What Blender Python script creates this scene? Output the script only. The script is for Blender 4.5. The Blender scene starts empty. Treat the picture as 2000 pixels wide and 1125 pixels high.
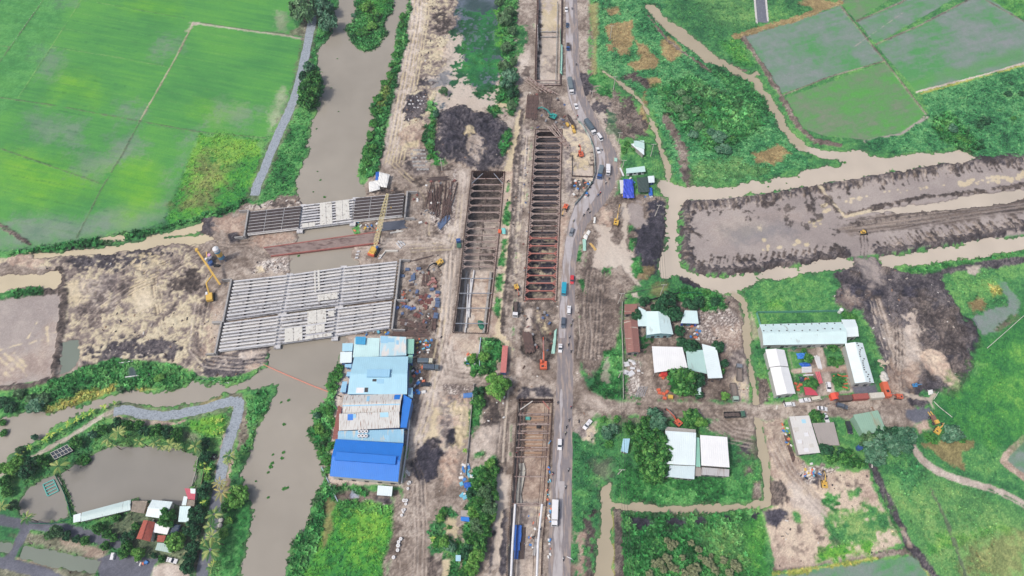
import bpy, bmesh, math, random
import numpy as np
from mathutils import Vector, Matrix

# ------------------------------------------------------------------ scene, camera, light
sc = bpy.context.scene
COLL = sc.collection
CAM_H, PITCH, FOC = 290.0, math.radians(60.0), 1333.0     # metres, below the horizon, focal length in photo pixels
cd = bpy.data.cameras.new('camera'); cam = bpy.data.objects.new('camera', cd); COLL.objects.link(cam)
cam.location = (0, 0, CAM_H); cam.rotation_euler = (math.radians(90) - PITCH, 0, 0)
cd.sensor_width = 36; cd.lens = 36 * FOC / 2000; cd.clip_start = 1; cd.clip_end = 20000
sc.camera = cam
SUN_EL, SUN_AZ = math.radians(56), math.radians(-118)      # soft light from the left and behind the camera
w = bpy.data.worlds.new('World'); sc.world = w; w.use_nodes = True
nt = w.node_tree; bg = nt.nodes['Background']
sky = nt.nodes.new('ShaderNodeTexSky'); sky.sky_type = 'NISHITA'; sky.sun_disc = False
sky.sun_elevation = SUN_EL; sky.sun_rotation = SUN_AZ; sky.air_density = 1.0; sky.dust_density = 4.0; sky.ozone_density = 0.6
nt.links.new(sky.outputs[0], bg.inputs[0]); bg.inputs[1].default_value = 0.137
sl = bpy.data.lights.new('sun', 'SUN'); sl.energy = 2.2; sl.angle = math.radians(8); sl.color = (1, 0.955, 0.89)
so = bpy.data.objects.new('sun', sl); COLL.objects.link(so)
so.rotation_euler = Vector((math.cos(SUN_EL) * math.sin(SUN_AZ), math.cos(SUN_EL) * math.cos(SUN_AZ), math.sin(SUN_EL))).to_track_quat('Z', 'Y').to_euler()
sc.view_settings.view_transform = 'Standard'; sc.view_settings.look = 'None'
sc.view_settings.exposure = 0.08; sc.view_settings.gamma = 1; sc.view_settings.use_curve_mapping = False

# ------------------------------------------------------------------ survey: a point of the 2000 px wide photo -> a point on the plane z
SP, CP = math.sin(PITCH), math.cos(PITCH)
def G(px, py, z=0.0):
    u, v = (px - 1000) / FOC, (py - 562.5) / FOC
    t = (CAM_H - z) / (SP + v * CP)
    return Vector((u * t, t * (CP - v * SP), z))
def Gs(pts, z=0.0): return [G(p[0], p[1], z) for p in pts]

def lin(c):
    return tuple(((x / 255) / 12.92 if x / 255 <= 0.04045 else ((x / 255 + 0.055) / 1.055) ** 2.4) for x in c[:3])
KL = 1.22                                                  # what a white card reads under this sky
def S(r, g, b):                                            # seen colour -> base colour
    return tuple(min(0.86, v / KL) for v in lin((r, g, b)))
# ------------------------------------------------------------------ noise
_rt = {}
def vnoise(X, Y, sc_, seed):
    if seed not in _rt: _rt[seed] = np.random.RandomState(seed).rand(256, 256).astype(np.float32)
    R = _rt[seed]
    x = X / sc_ + 1000.37; y = Y / sc_ + 1000.71
    xi = np.floor(x).astype(np.int32); yi = np.floor(y).astype(np.int32)
    fx = (x - xi).astype(np.float32); fy = (y - yi).astype(np.float32)
    fx = fx * fx * (3 - 2 * fx); fy = fy * fy * (3 - 2 * fy)
    a = R[yi & 255, xi & 255]; b = R[yi & 255, (xi + 1) & 255]; c = R[(yi + 1) & 255, xi & 255]; d = R[(yi + 1) & 255, (xi + 1) & 255]
    return (a * (1 - fx) + b * fx) * (1 - fy) + (c * (1 - fx) + d * fx) * fy
def fbm(X, Y, s, o, seed):
    r = 0; a = 1; t = 0
    for k in range(o):
        r = r + a * vnoise(X, Y, s / 2 ** k, seed + k); t += a; a *= 0.55
    return np.clip((r / t - 0.5) * 1.9 + 0.5, 0, 1)

STEP = 0.5
XS = np.arange(-352, 352.1, STEP, dtype=np.float32); YS = np.arange(18, 405, STEP, dtype=np.float32)
GX, GY = np.meshgrid(XS, YS)
NB = fbm(GX, GY, 42, 3, 11); NM = fbm(GX, GY, 11, 3, 31); NF = np.clip((.5 * fbm(GX, GY, 3.2, 2, 51) + .5 * fbm(GX, GY, 1.25, 2, 55) - .5) * 1.35 + .5, 0, 1); NV = np.random.RandomState(5).rand(*GX.shape).astype(np.float32)
NB2 = fbm(GX, GY, 26, 3, 71); NM2 = fbm(GX, GY, 7, 3, 91)
COL = np.zeros(GX.shape + (3,), np.float32); HT = np.zeros(GX.shape, np.float32); WET = np.zeros(GX.shape, np.float32)
VEG = np.zeros(GX.shape, np.float32); VH = np.zeros(GX.shape, np.float32); CLS = np.zeros(GX.shape, np.int16); RUB = np.zeros(GX.shape, np.float32)

def seg_d2(X, Y, a, b):
    dx, dy = b[0] - a[0], b[1] - a[1]; l2 = dx * dx + dy * dy + 1e-9
    t = np.clip(((X - a[0]) * dx + (Y - a[1]) * dy) / l2, 0, 1)
    return (X - a[0] - t * dx) ** 2 + (Y - a[1] - t * dy) ** 2
def sdf_pts(X, Y, P, closed):
    d = None; ins = np.zeros(X.shape, bool); n = len(P)
    for i in range(n if closed else n - 1):
        a, b = P[i], P[(i + 1) % n]
        q = seg_d2(X, Y, a, b); d = q if d is None else np.minimum(d, q)
        if closed and a[1] != b[1]:
            c = ((a[1] > Y) != (b[1] > Y)) & (X < (b[0] - a[0]) * (Y - a[1]) / (b[1] - a[1]) + a[0]); ins ^= c
    d = np.sqrt(d)
    return np.where(ins, -d, d) if closed else d
def region(P, pad):
    x0, x1 = min(p[0] for p in P) - pad, max(p[0] for p in P) + pad; y0, y1 = min(p[1] for p in P) - pad, max(p[1] for p in P) + pad
    i0 = int(np.clip((x0 - XS[0]) / STEP, 0, len(XS) - 1)); i1 = int(np.clip((x1 - XS[0]) / STEP + 2, 1, len(XS)))
    j0 = int(np.clip((y0 - YS[0]) / STEP, 0, len(YS) - 1)); j1 = int(np.clip((y1 - YS[0]) / STEP + 2, 1, len(YS)))
    return slice(j0, j1), slice(i0, i1)
def sdf(P, sl, closed=True):
    X, Y = GX[sl], GY[sl]
    if X.size < 40000: return sdf_pts(X, Y, P, closed)
    ky, kx = X.shape[0], X.shape[1]
    yy = np.arange(0, ky + 8, 4); xx = np.arange(0, kx + 8, 4)
    Xc = X[0, 0] + xx[None, :] * STEP + 0 * yy[:, None]; Yc = Y[0, 0] + yy[:, None] * STEP + 0 * xx[None, :]
    D = sdf_pts(Xc.astype(np.float32), Yc.astype(np.float32), P, closed)
    fx = np.arange(kx) / 4.0; fy = np.arange(ky) / 4.0; ix = fx.astype(int); iy = fy.astype(int); tx = (fx - ix)[None, :]; ty = (fy - iy)[:, None]
    A = D[iy][:, ix]; B = D[iy][:, ix + 1]; C_ = D[iy + 1][:, ix]; E = D[iy + 1][:, ix + 1]
    return ((A * (1 - tx) + B * tx) * (1 - ty) + (C_ * (1 - tx) + E * tx) * ty).astype(np.float32)

# name: colour ramp over a noise of (big, mid, small, grain) weights, speckle
K = {
 'grass': ([(40,102,62), (74,142,80), (120,176,96)], (.22,.28,.32,.18), .16),
 'grassb': ([(46,126,62), (80,158,60), (134,188,72)], (.25,.28,.3,.17), .16),
 'haygrass': ([(82,136,80), (112,164,92), (154,184,112)], (.2,.25,.35,.2), .16),
 'lush': ([(20,78,38), (54,130,64), (108,176,98)], (.15,.3,.4,.15), .16),
 'lushblue': ([(28,88,56), (62,138,82), (112,178,112)], (.15,.25,.38,.22), .18),
 'dry': ([(128,112,76), (160,140,98), (190,170,120)], (.15,.25,.4,.2), .15),
 'yellow': ([(120,140,66), (172,176,88), (205,200,120)], (.1,.25,.45,.2), .12),
 'rice': ([(74,144,78), (86,158,80), (98,168,78)], (.5,.3,.1,.1), .05),
 'ricey': ([(92,166,66), (118,184,58), (146,198,62)], (.4,.35,.15,.1), .05),
 'thin': ([(120,140,128), (140,152,142), (112,158,112)], (.4,.35,.2,.05), .04),
 'paddy': ([(142,150,148), (122,148,130), (88,156,92)], (.3,.38,.27,.05), .06),
 'paddyg': ([(134,140,122), (108,150,100), (92,166,78)], (.3,.38,.27,.05), .06),
 'mud': ([(114,100,90), (158,144,133), (202,189,176)], (.18,.28,.37,.17), .10),
 'mudd': ([(82,71,66), (126,112,103), (176,162,150)], (.15,.28,.37,.2), .14),
 'mudl': ([(168,154,143), (202,188,176), (226,214,202)], (.2,.3,.35,.15), .06),
 'flat': ([(154,143,139), (168,157,152), (183,172,165)], (.4,.35,.15,.1), .04),
 'clay': ([(160,136,122), (194,172,156), (222,204,182)], (.2,.3,.35,.15), .08),
 'dark': ([(46,43,50), (80,75,81), (124,116,116)], (.1,.25,.4,.25), .20),
 'darkb': ([(60,53,52), (96,86,82), (146,132,122)], (.1,.25,.4,.25), .18),
 'black': ([(38,38,48), (60,58,70), (92,88,98)], (.1,.25,.4,.25), .22),
 'tan': ([(200,184,150), (214,198,166), (222,208,182)], (.5,.4,.1,0), .02),
 'tanp': ([(198,184,168), (208,194,180), (216,204,190)], (.5,.4,.1,0), .02),
 'rubble': ([(110,98,94), (160,146,138), (225,218,210)], (.05,.15,.35,.45), .22),
 'site': ([(68,62,64), (120,107,102), (158,145,136), (204,190,160), (216,204,176)], (.12,.35,.43,.1), .12),
 'sitel': ([(108,98,96), (152,140,135), (186,174,164), (214,198,172), (222,208,182)], (.12,.35,.43,.1), .10),
 'gravel': ([(140,146,164), (160,166,182), (184,190,204)], (.1,.2,.3,.4), .10),
 'asph': ([(92,94,104), (108,110,122), (124,126,138)], (.3,.3,.2,.2), .04),
 'greenw': ([(24,70,50), (30,100,58), (48,140,70)], (.3,.4,.2,.1), .10),
 'bluew': ([(80,92,104), (104,116,130), (62,84,84)], (.4,.4,.15,.05), .04),
 'bund': ([(88,108,82), (112,126,98), (104,146,82)], (.1,.2,.4,.3), .12),
}
def tex(kind, sl, an=None):
    ramp, wt, sp = K[kind]
    c = np.array([S(*q) for q in ramp], np.float32)
    t = wt[0] * NB[sl] + wt[1] * NM[sl] + wt[2] * NF[sl] + wt[3] * NV[sl]
    if an:                                                 # (angle in degrees, length, width, weight): streaks
        a = math.radians(an[0]); X, Y = GX[sl], GY[sl]
        q = fbm((X * math.cos(a) + Y * math.sin(a)) * (an[2] / an[1]), -X * math.sin(a) + Y * math.cos(a), an[2], 2, 171)
        t = t * (1 - an[3]) + q * an[3]
    t = np.clip((t - 0.5) * 1.7 + 0.5, 0, 0.9999) * (len(ramp) - 1); i = t.astype(int); f = (t - i)[..., None]
    out = c[i] * (1 - f) + c[i + 1] * f
    return out * (1 + sp * 2 * (NV[sl] - 0.5))[..., None]
def apply(sl, m, kind, an, op, h, hn, veg, vh, wet, rub, cls):
    mm = (m * op)[..., None]
    COL[sl] = COL[sl] * (1 - mm) + tex(kind, sl, an) * mm
    if h or hn: HT[sl] += m * (h + hn * (NF[sl] * 0.6 + NM2[sl] * 0.4 - 0.4))
    if veg is not None: VEG[sl] = VEG[sl] * (1 - m) + veg * m; VH[sl] = VH[sl] * (1 - m) + vh * m
    if wet is not None: WET[sl] = WET[sl] * (1 - m) + wet * m
    if rub is not None: RUB[sl] = RUB[sl] * (1 - m) + rub * m
    if cls: CLS[sl] = np.where(m > 0.5, cls, CLS[sl])
ZP = 0.0
def Gs_(pts): return Gs(pts, ZP)
def A(kind, pts, e=1.2, j=1.5, op=1.0, h=0, hn=0, veg=0.0, vh=0.4, wet=0.0, rub=0.0, cls=0, an=None, fill=1.0):
    """area: polygon in photo pixels; e soft edge, j ragged edge (m)"""
    P = [(p.x, p.y) for p in Gs_(pts)]; sl = region(P, e + j + 2)
    if GX[sl].size == 0: return
    d = sdf(P, sl) + j * ((NM2[sl] - 0.5) * 1.4 + (NF[sl] - 0.5) * 1.6)
    m = np.clip(0.5 - d / max(e, .1), 0, 1)
    if fill < 1: m = m * (np.clip((fill - NM2[sl] * .5 - NF[sl] * .5) * 8 + 0.5, 0, 1))
    apply(sl, m, kind, an, op, h, hn, veg, vh, wet, rub, cls)
def L(kind, pts, w, e=0.5, j=0.3, op=1.0, h=0, hn=0, veg=0.0, vh=0.4, wet=0.0, rub=0.0, cls=0):
    P = [(p.x, p.y) for p in Gs_(pts)]; sl = region(P, w + e + j + 1)
    if GX[sl].size == 0: return
    d = sdf(P, sl, False) - w / 2 + j * ((NF[sl] - 0.5) * 2 + (NM2[sl] - 0.5))
    apply(sl, np.clip(0.5 - d / max(e, .1), 0, 1), kind, None, op, h, hn, veg, vh, wet, rub, cls)
def tracks(kind, pts, n, gap, w=0.5, op=0.7, h=-0.2):
    """parallel wheel ruts following pts"""
    P = Gs(pts); out = []
    for k in range(n):
        o = (k - (n - 1) / 2) * gap; q = []
        for i, p in enumerate(P):
            a, b = P[max(i - 1, 0)], P[min(i + 1, len(P) - 1)]; t = (b - a).normalized()
            q.append((p.x - t.y * o + random.uniform(-.25, .25), p.y + t.x * o + random.uniform(-.25, .25)))
        sl = region(q, 2)
        if GX[sl].size == 0: continue
        d = sdf(q, sl, False) - w / 2 + 0.5 * (NF[sl] - 0.5)
        apply(sl, np.clip(0.5 - d / 0.3, 0, 1), kind, None, min(1, op * 1.3), h, 0, None, 0, 0.3, None, 0)
def spots(kind, pts, n, r, seed, **kw):
    """n small irregular patches inside a polygon"""
    rr = random.Random(seed); xs = [p[0] for p in pts]; ys = [p[1] for p in pts]; c = 0; g = 0
    while c < n and g < n * 30:
        g += 1; x, y = rr.uniform(min(xs), max(xs)), rr.uniform(min(ys), max(ys)); ins = False
        for i in range(len(pts)):
            a, b = pts[i], pts[(i + 1) % len(pts)]
            if (a[1] > y) != (b[1] > y) and x < (b[0] - a[0]) * (y - a[1]) / (b[1] - a[1]) + a[0]: ins = not ins
        if not ins: continue
        q = rr.uniform(.5, 1) * r; k = rr.uniform(.5, 1)
        A(kind, [(x + q * math.cos(t) * rr.uniform(.7, 1.2), y + q * k * math.sin(t)) for t in (0, .9, 1.8, 2.7, 3.6, 4.5, 5.4)], **kw); c += 1

random.seed(7)
ALL = slice(0, GX.shape[0]), slice(0, GX.shape[1])
COL[:] = tex('grass', ALL); VEG[:] = 0.22; VH[:] = 0.32

# ---- rice fields, top left
FIELD = [(-120,-60),(560,-60),(566,20),(578,60),(592,95),(578,140),(560,190),(520,268),(388,258),(320,425),(300,440),(170,464),(70,480),(0,489),(-120,500)]
A('rice', FIELD, e=1, j=.4, veg=0, cls=1, an=(-14, 18, 1.1, .32))
A('thin', [(-100,440),(60,420),(150,430),(240,400),(330,418),(300,440),(170,464),(0,489),(-100,500)], e=9, j=3, op=.75, veg=0, wet=.3)
for q in [[(60,300),(200,330),(190,380),(60,400),(0,340),(0,300)], [(225,300),(300,320),(330,400),(250,430),(215,380)], [(120,140),(180,150),(190,200),(110,190)], [(280,0),(350,0),(340,35),(240,15)], [(400,200),(470,215),(430,235),(380,220)]]:
    A('ricey', q, e=16, j=4, op=.75, veg=0, an=(-14, 18, 1.2, .25))
for q in [[(235,205),(275,215),(272,236),(240,228)], [(430,200),(500,215),(480,245),(420,232)], [(60,225),(160,240),(150,280),(60,270)], [(120,-30),(150,-30),(145,8),(110,5)], [(330,70),(345,90),(320,110),(300,100)], [(215,270),(270,262),(280,300),(230,310)], [(160,300),(240,300),(190,355),(140,330)], [(80,90),(120,110),(100,150),(80,150)], [(380,262),(340,340),(320,400),(340,330)]]:
    A('thin', q, e=12, j=5, op=.6, veg=0, an=(-14, 16, 1.2, .3))
A('lushblue', [(-120,-60),(160,-60),(100,92),(40,190),(0,230),(-120,300)], e=6, j=2, op=.35, veg=0)
for q in [[(540,190),(552,172),(562,190),(545,235),(522,262),(528,230)], [(540,20),(560,30),(556,62),(540,60)]]:
    A('mudl', q, e=4, j=2, op=.45, veg=0, wet=.3)
BT = [(378,45),(345,110),(300,190),(273,237)]
L('clay', BT, 1.0, h=.3, op=.75); L('bund', [(273,237),(240,300),(200,365),(150,464)], .8, h=.25, op=.8)
L('mudl', [(370,43),(390,46),(378,46),(366,60)], 1.4, e=1.5, j=1, op=.8); L('mudl', [(378,45),(430,52),(500,62),(560,70),(600,78)], 1.3, e=.8, j=.6, h=.2, op=.8); L('bund', [(392,44),(430,50),(500,60),(560,66)], .8)
for q in [[(-20,188),(100,205),(273,237),(388,258)], [(388,258),(520,270)], [(0,290),(200,360)], [(-60,82),(20,92),(85,0),(95,-30)], [(20,92),(0,120),(-40,170)]]:
    L('bund', q, .7, h=.25, op=.8)
for q in [[(165,-10),(100,92),(36,190)], [(100,92),(215,110),(335,132)], [(190,5),(360,36)]]: L('haygrass', q, .6, h=.2, op=.8)
L('darkb', [(-30,420),(0,440),(60,478)], 2.0, j=.6, h=.4)
for k in range(26):                                        # faint sowing lines
    y = 18 + k * 17; x0 = max(-20, 120 - y * .3); x1 = min(370 - y * .42, 560)
    if x1 - x0 > 60: L('lushblue' if k % 2 else 'haygrass', [(x0, y), (x1, y + (x1 - x0) * .19)], .35, e=.8, j=.5, op=.35, veg=None)
    if y < 210: L('haygrass', [(372 - y * .42, y + 40), (575 - y * .2, y + 78)], .35, e=.8, j=.5, op=.35, veg=None)
# weedy plot beside the rice
A('grassb', [(390,262),(505,276),(512,305),(492,380),(470,400),(430,412),(330,440),(322,428)], e=1.5, j=1.5, veg=.2, vh=.4, cls=2)
A('dry', [(405,290),(450,280),(470,300),(440,340),(400,400),(350,405),(380,340)], e=9, j=6, op=.55, veg=.35)
A('grassb', [(420,262),(505,278),(480,310),(430,330),(415,300)], e=8, j=4, op=.8, veg=.3)
A('lush', [(330,440),(430,412),(470,400),(500,375),(510,385),(480,400),(440,418),(400,430),(310,455),(200,478),(90,498),(30,505),(20,492),(100,480),(200,463)], e=1, j=1.5, h=.3, hn=.6, veg=.9, vh=.9)
A('lush', [(-60,490),(30,490),(30,520),(-60,530)], veg=.8, vh=.8)

# ---- the construction site: mud
SITE = [(-120,505),(0,505),(70,497),(210,490),(330,470),(400,455),(392,440),(430,425),(480,402),(530,388),(590,384),(700,384),(718,340),(745,285),(770,200),(785,110),(800,30),(812,-70),(1048,-70),(1045,60),(1048,150),(1040,250),(1015,420),(1005,650),(1000,1180),(760,1180),(772,1000),(788,955),(800,760),(806,655),(700,660),(640,650),(520,690),(525,715),(480,733),(400,738),(330,706),(250,704),(165,715),(140,735),(100,745),(-120,760)]
A('mud', SITE, e=1, j=1.2, hn=.3, rub=.1)
A('site', [(-120,505),(70,500),(210,492),(330,480),(400,470),(420,520),(415,600),(420,690),(400,735),(330,706),(250,704),(165,715),(125,660),(130,580),(110,525),(-120,515)], e=1.5, j=1, hn=.6, wet=.25, rub=.3)
A('mud', [(400,462),(480,440),(560,455),(600,480),(560,500),(520,540),(450,550),(420,590),(400,540),(385,500)], e=6, j=4, hn=.2)
A('dark', [(130,495),(320,480),(340,500),(300,520),(200,530),(140,520)], e=2, j=3, hn=.7, fill=.62, rub=.3)
A('dark', [(240,495),(290,500),(300,520),(265,525),(230,512)], e=1, j=2, hn=.7)
A('dark', [(160,680),(330,650),(350,690),(300,700),(165,705)], e=2, j=3, hn=.7, fill=.66, rub=.3)
A('dark', [(380,700),(450,690),(530,665),(525,712),(480,732),(400,735)], e=1, j=2, hn=.7, fill=.7, rub=.3)
A('tan', [(125,560),(180,540),(190,560),(170,590),(140,600)], j=3, wet=.8, fill=.55)
A('tan', [(265,548),(300,545),(310,600),(270,600),(258,575)], j=4, wet=.8, fill=.7)
A('tan', [(265,500),(330,500),(320,520),(250,525)], j=3, wet=.8, fill=.6)
A('sitel', [(160,540),(240,540),(220,600),(170,610)], j=3, op=.8, hn=.4)
A('darkb', [(330,540),(390,520),(400,560),(350,580),(330,570)], j=4, hn=.7, fill=.7)
A('clay', [(10,500),(60,498),(95,510),(70,525),(20,520)], j=1.5, h=.4, hn=.6)
tracks('mudd', [(400,478),(370,505),(330,525),(250,560),(190,600),(150,640)], 7, 1.7, op=.6)
tracks('mudl', [(392,500),(340,530),(260,565),(200,605)], 3, 2.6, op=.4)
tracks('mudl', [(395,590),(385,640),(382,680),(405,705),(460,712),(520,708)], 4, 2.0, op=.55)
tracks('mudd', [(402,590),(392,640),(390,680),(412,700),(460,706)], 4, 2.0, op=.6)
tracks('mudd', [(300,545),(312,620),(320,660)], 3, 1.6, op=.6)
tracks('mudd', [(420,480),(470,470),(520,500),(500,530),(450,545)], 4, 1.8, op=.45); tracks('mudl', [(400,465),(450,475),(520,470),(600,478),(760,470),(840,468)], 3, 2.2, op=.4)
A('dark', [(395,430),(415,425),(425,445),(410,465),(392,455)], j=1.2, h=.8, hn=1.2); A('clay', [(425,428),(480,420),(480,450),(470,460),(420,450)], e=2, j=2, h=.3, hn=.6, rub=.6)
A('dark', [(446,458),(465,455),(468,472),(450,475)], j=.8, h=1, hn=1)
A('rubble', [(480,405),(530,392),(590,392),(700,384),(700,392),(560,402),(500,412)], j=1.5, h=.2, hn=.6, rub=.8); A('darkb', [(500,395),(560,385),(590,392),(560,402),(490,410)], j=1.5, fill=.6, hn=.5)
A('clay', [(500,462),(575,450),(580,470),(520,485),(490,480)], e=2, j=2, hn=.6, rub=.8)
A('rubble', [(500,510),(560,500),(568,525),(520,538),(495,530)], e=1, j=2, hn=.6, rub=.9); A('tan', [(500,520),(515,518),(518,530),(505,532)], j=1, wet=.8)
A('clay', [(415,600),(430,600),(418,690),(395,700),(400,640)], e=3, j=2, op=.7, rub=.4)
A('mudl', [(470,690),(520,682),(525,690),(470,700)], j=1, wet=.5); A('clay', [(480,715),(505,710),(510,720),(485,725)], j=1)
# flat pan at the left edge and its berms
A('flat', [(-120,590),(60,578),(124,572),(126,610),(104,742),(-120,775)], e=1, j=.5, wet=.35)
A('clay', [(-60,700),(60,690),(95,640),(110,650),(98,738),(-60,760)], e=8, j=3, op=.5, wet=.3)
L('darkb', [(126,572),(124,620),(112,690),(106,742),(60,752),(-60,768)], 3.2, j=.8, h=.7, hn=.6)
L('darkb', [(-60,586),(0,580),(60,572),(126,568)], 3.2, j=.8, h=.7, hn=.6); L('darkb', [(112,525),(122,545),(120,572)], 3, j=1, h=.5, hn=.5)
for q in [[(0,700),(25,722)],[(8,690),(45,722),(52,735)],[(20,735),(10,728)],[(28,690),(50,715)],[(75,625),(55,660)],[(88,652),(108,650)],[(0,684),(40,672)],[(92,640),(95,672)],[(60,670),(82,664)]]:
    L('tan', q, .8, j=.5, wet=.4)
A('lush', [(-60,558),(40,566),(80,560),(84,572),(30,580),(-60,588)], j=1.2, veg=.9, vh=.8)
# north of the bridges: haul road, spoil, wet ground
A('site', [(800,-70),(900,-70),(895,60),(880,120),(870,200),(840,260),(830,330),(790,345),(770,300),(790,200),(810,100)], e=2, j=2, hn=.7, rub=.4)
A('mudl', [(800,-70),(838,-70),(830,30),(818,120),(800,200),(780,300),(760,330),(742,320),(758,240),(775,140),(792,40)], e=3, j=1.5, hn=.15)
tracks('tan', [(828,-60),(822,40),(808,120),(794,190),(778,280),(770,320)], 6, 1.9, w=.6, op=.75)
tracks('mudd', [(820,-60),(814,40),(800,120),(788,190),(768,290)], 4, 2.6, op=.4)
A('dark', [(835,150),(860,140),(870,160),(850,170),(820,165)], j=2, hn=.8); A('dark', [(795,185),(830,178),(842,215),(815,235),(792,240),(786,215)], j=2, h=.3, hn=.9, rub=.8)
A('darkb', [(850,20),(890,40),(880,70),(850,60)], j=3, hn=.8, fill=.6); A('clay', [(850,95),(890,80),(885,110),(850,110)], j=2, hn=.4)
A('tan', [(848,98),(865,97),(868,112),(850,114)], j=1, wet=.9); A('clay', [(790,240),(830,235),(835,290),(800,300),(780,280)], j=2, hn=.6, op=.7)
A('tan', [(788,280),(815,276),(818,288),(790,290)], j=1, wet=.9)
A('lush', [(838,200),(852,195),(858,215),(848,300),(838,320),(830,270)], j=2, veg=.95, vh=1.0, h=.3); A('grassb', [(850,290),(880,300),(876,335),(845,322)], j=2, veg=.6, vh=.6, fill=.7)
# wetland: blue-grey water with floating weed, tan margin
A('bluew', [(905,-70),(1010,-70),(1005,60),(990,120),(965,190),(905,170),(885,190),(870,240),(850,200),(870,130),(885,60)], e=2, j=3, wet=.9, h=-.15)
A('tanp', [(870,70),(912,60),(915,130),(935,175),(975,160),(985,190),(968,215),(940,225),(870,225),(850,180),(840,150),(870,130)], e=2, j=4, wet=.8, h=-.05)
A('bluew', [(862,135),(882,140),(885,160),(850,175),(845,158)], j=3, wet=.9, op=.7)
A('greenw', [(898,20),(960,20),(985,40),(990,110),(975,150),(960,188),(930,184),(905,165),(898,100)], e=1.5, j=5, fill=.8, wet=.3, veg=.3, vh=.25)
A('greenw', [(880,60),(912,55),(912,150),(900,190),(885,160),(895,110)], e=1, j=5, fill=.5, wet=.3, veg=.3, vh=.25)
A('lush', [(905,40),(985,50),(985,120),(960,185),(925,180),(905,110)], e=1, j=4, fill=.42, veg=.6, vh=.4); A('bluew', [(905,-20),(985,10),(975,80),(920,90)], e=1, j=4, fill=.35, wet=.8, op=.8)
A('grassb', [(970,20),(1000,10),(1000,70),(985,120),(972,90)], e=1.5, j=3, veg=.6, vh=.5, fill=.75)
A('lush', [(980,-70),(1012,-70),(1010,50),(1005,120),(1015,210),(1000,230),(985,215),(970,200),(982,120)], e=1, j=2, veg=.9, vh=1.0, h=.2)
A('grass', [(1005,50),(1030,50),(1025,110),(1008,120)], j=2, veg=.4, fill=.8); A('mudl', [(1012,110),(1035,95),(1035,150),(1015,170)], j=2, wet=.4)
A('mudd', [(1020,130),(1036,128),(1034,150),(1018,148)], j=1, wet=.4, fill=.7)
# big black spoil heap and the ground south of it
A('dark', [(852,225),(880,210),(905,205),(930,218),(960,222),(992,240),(1000,262),(992,300),(975,330),(930,335),(895,320),(868,318),(852,290)], e=1, j=2, h=.9, hn=2.2, rub=.5)
A('black', [(858,232),(905,212),(960,228),(990,250),(980,300),(950,318),(930,280),(900,290),(865,300)], e=2, j=3, op=.6, hn=.8)
spots('black', [(858,225),(960,225),(995,250),(985,310),(900,320),(858,300)], 22, 9, 63, e=2, j=1.5, h=1.0, hn=.8, op=.7); A('tan', [(908,252),(922,250),(928,262),(915,270),(905,266)], e=1, j=1, wet=.9, h=-.8); A('mudl', [(915,270),(935,262),(948,300),(930,320),(912,300)], j=2, op=.8, fill=.7)
A('lush', [(978,265),(998,255),(1000,285),(985,300),(975,290)], j=2, veg=.9, vh=.8); A('lush', [(945,212),(975,205),(985,225),(965,230)], j=1.5, veg=.8, vh=.7)
L('tan', [(1016,222),(1012,250),(1002,290),(992,330),(990,420),(985,520),(975,590),(970,650),(1010,700),(1015,740)], 4.2, j=1.0, wet=.9, h=-.25)
L('tan', [(980,205),(1010,210),(1018,225)], 3.2, j=.7, wet=.9, h=-.2)
L('darkb', [(1020,215),(1016,260),(1005,310),(1000,400),(996,480),(985,580),(980,650)], 1.8, j=.7, h=.4, hn=.6)
A('sitel', [(1020,250),(1040,252),(1020,560),(1000,560)], j=1, wet=.4); A('mudl', [(1026,260),(1038,260),(1030,340),(1022,340)], j=1, wet=.6, fill=.8)
tracks('mudd', [(1032,265),(1026,350),(1018,460),(1010,560),(1004,650),(998,740)], 3, 1.5, op=.6)
# strip between the two pits
A('clay', [(985,335),(1000,335),(985,520),(968,650),(955,650),(975,500)], j=1, hn=.3, rub=.5)
for q in [[(985,395),(998,390),(995,440),(982,440)],[(980,468),(990,468),(985,520),(973,520)],[(972,535),(985,535),(982,570),(970,570)],[(968,580),(980,585),(975,620),(965,600)],[(990,358),(995,358),(993,375),(987,375)]]:
    A('lush', q, j=1, veg=.7, vh=.5)
# haul road left of the left pit
A('mudl', [(890,330),(918,330),(905,430),(885,560),(878,650),(905,690),(985,720),(1060,720),(1090,735),(1088,760),(1000,755),(880,745),(850,790),(830,870),(800,870),(818,800),(835,740),(850,640),(862,540),(870,480),(750,490),(560,500),(520,480),(700,468),(850,462),(885,430),(895,380)], e=3, j=1.5, hn=.12, wet=.15)
A('tanp', [(868,540),(888,520),(885,590),(872,600)], e=4, j=2, op=.7, wet=.6)
tracks('mud', [(770,320),(800,345),(835,385),(838,420),(835,460),(870,472)], 5, 2.0, op=.5); tracks('tan', [(758,310),(790,340),(828,375),(842,410),(842,458)], 2, 2.2, op=.5)
tracks('mudd', [(600,486),(700,476),(840,470),(880,480),(880,560),(868,640)], 4, 2.2, op=.45)
tracks('mudd', [(900,340),(892,420),(885,480),(878,560),(868,660),(880,720),(960,735),(1080,745)], 4, 2.4, op=.35); tracks('tan', [(896,380),(888,450),(878,480),(800,485)], 3, 2.2, op=.4)
tracks('mudd', [(870,640),(850,720),(835,760),(815,830),(808,900),(815,960),(822,1060),(826,1130)], 4, 2.0, op=.45)
A('clay', [(880,660),(960,655),(950,690),(900,690)], e=3, j=2, op=.7, hn=.3); A('tan', [(915,700),(930,692),(938,705),(925,715)], j=2, op=.6)
A('lush', [(940,662),(975,665),(985,690),(960,735),(925,730),(910,710),(938,700)], j=1.2, veg=.9, vh=.8)
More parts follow.
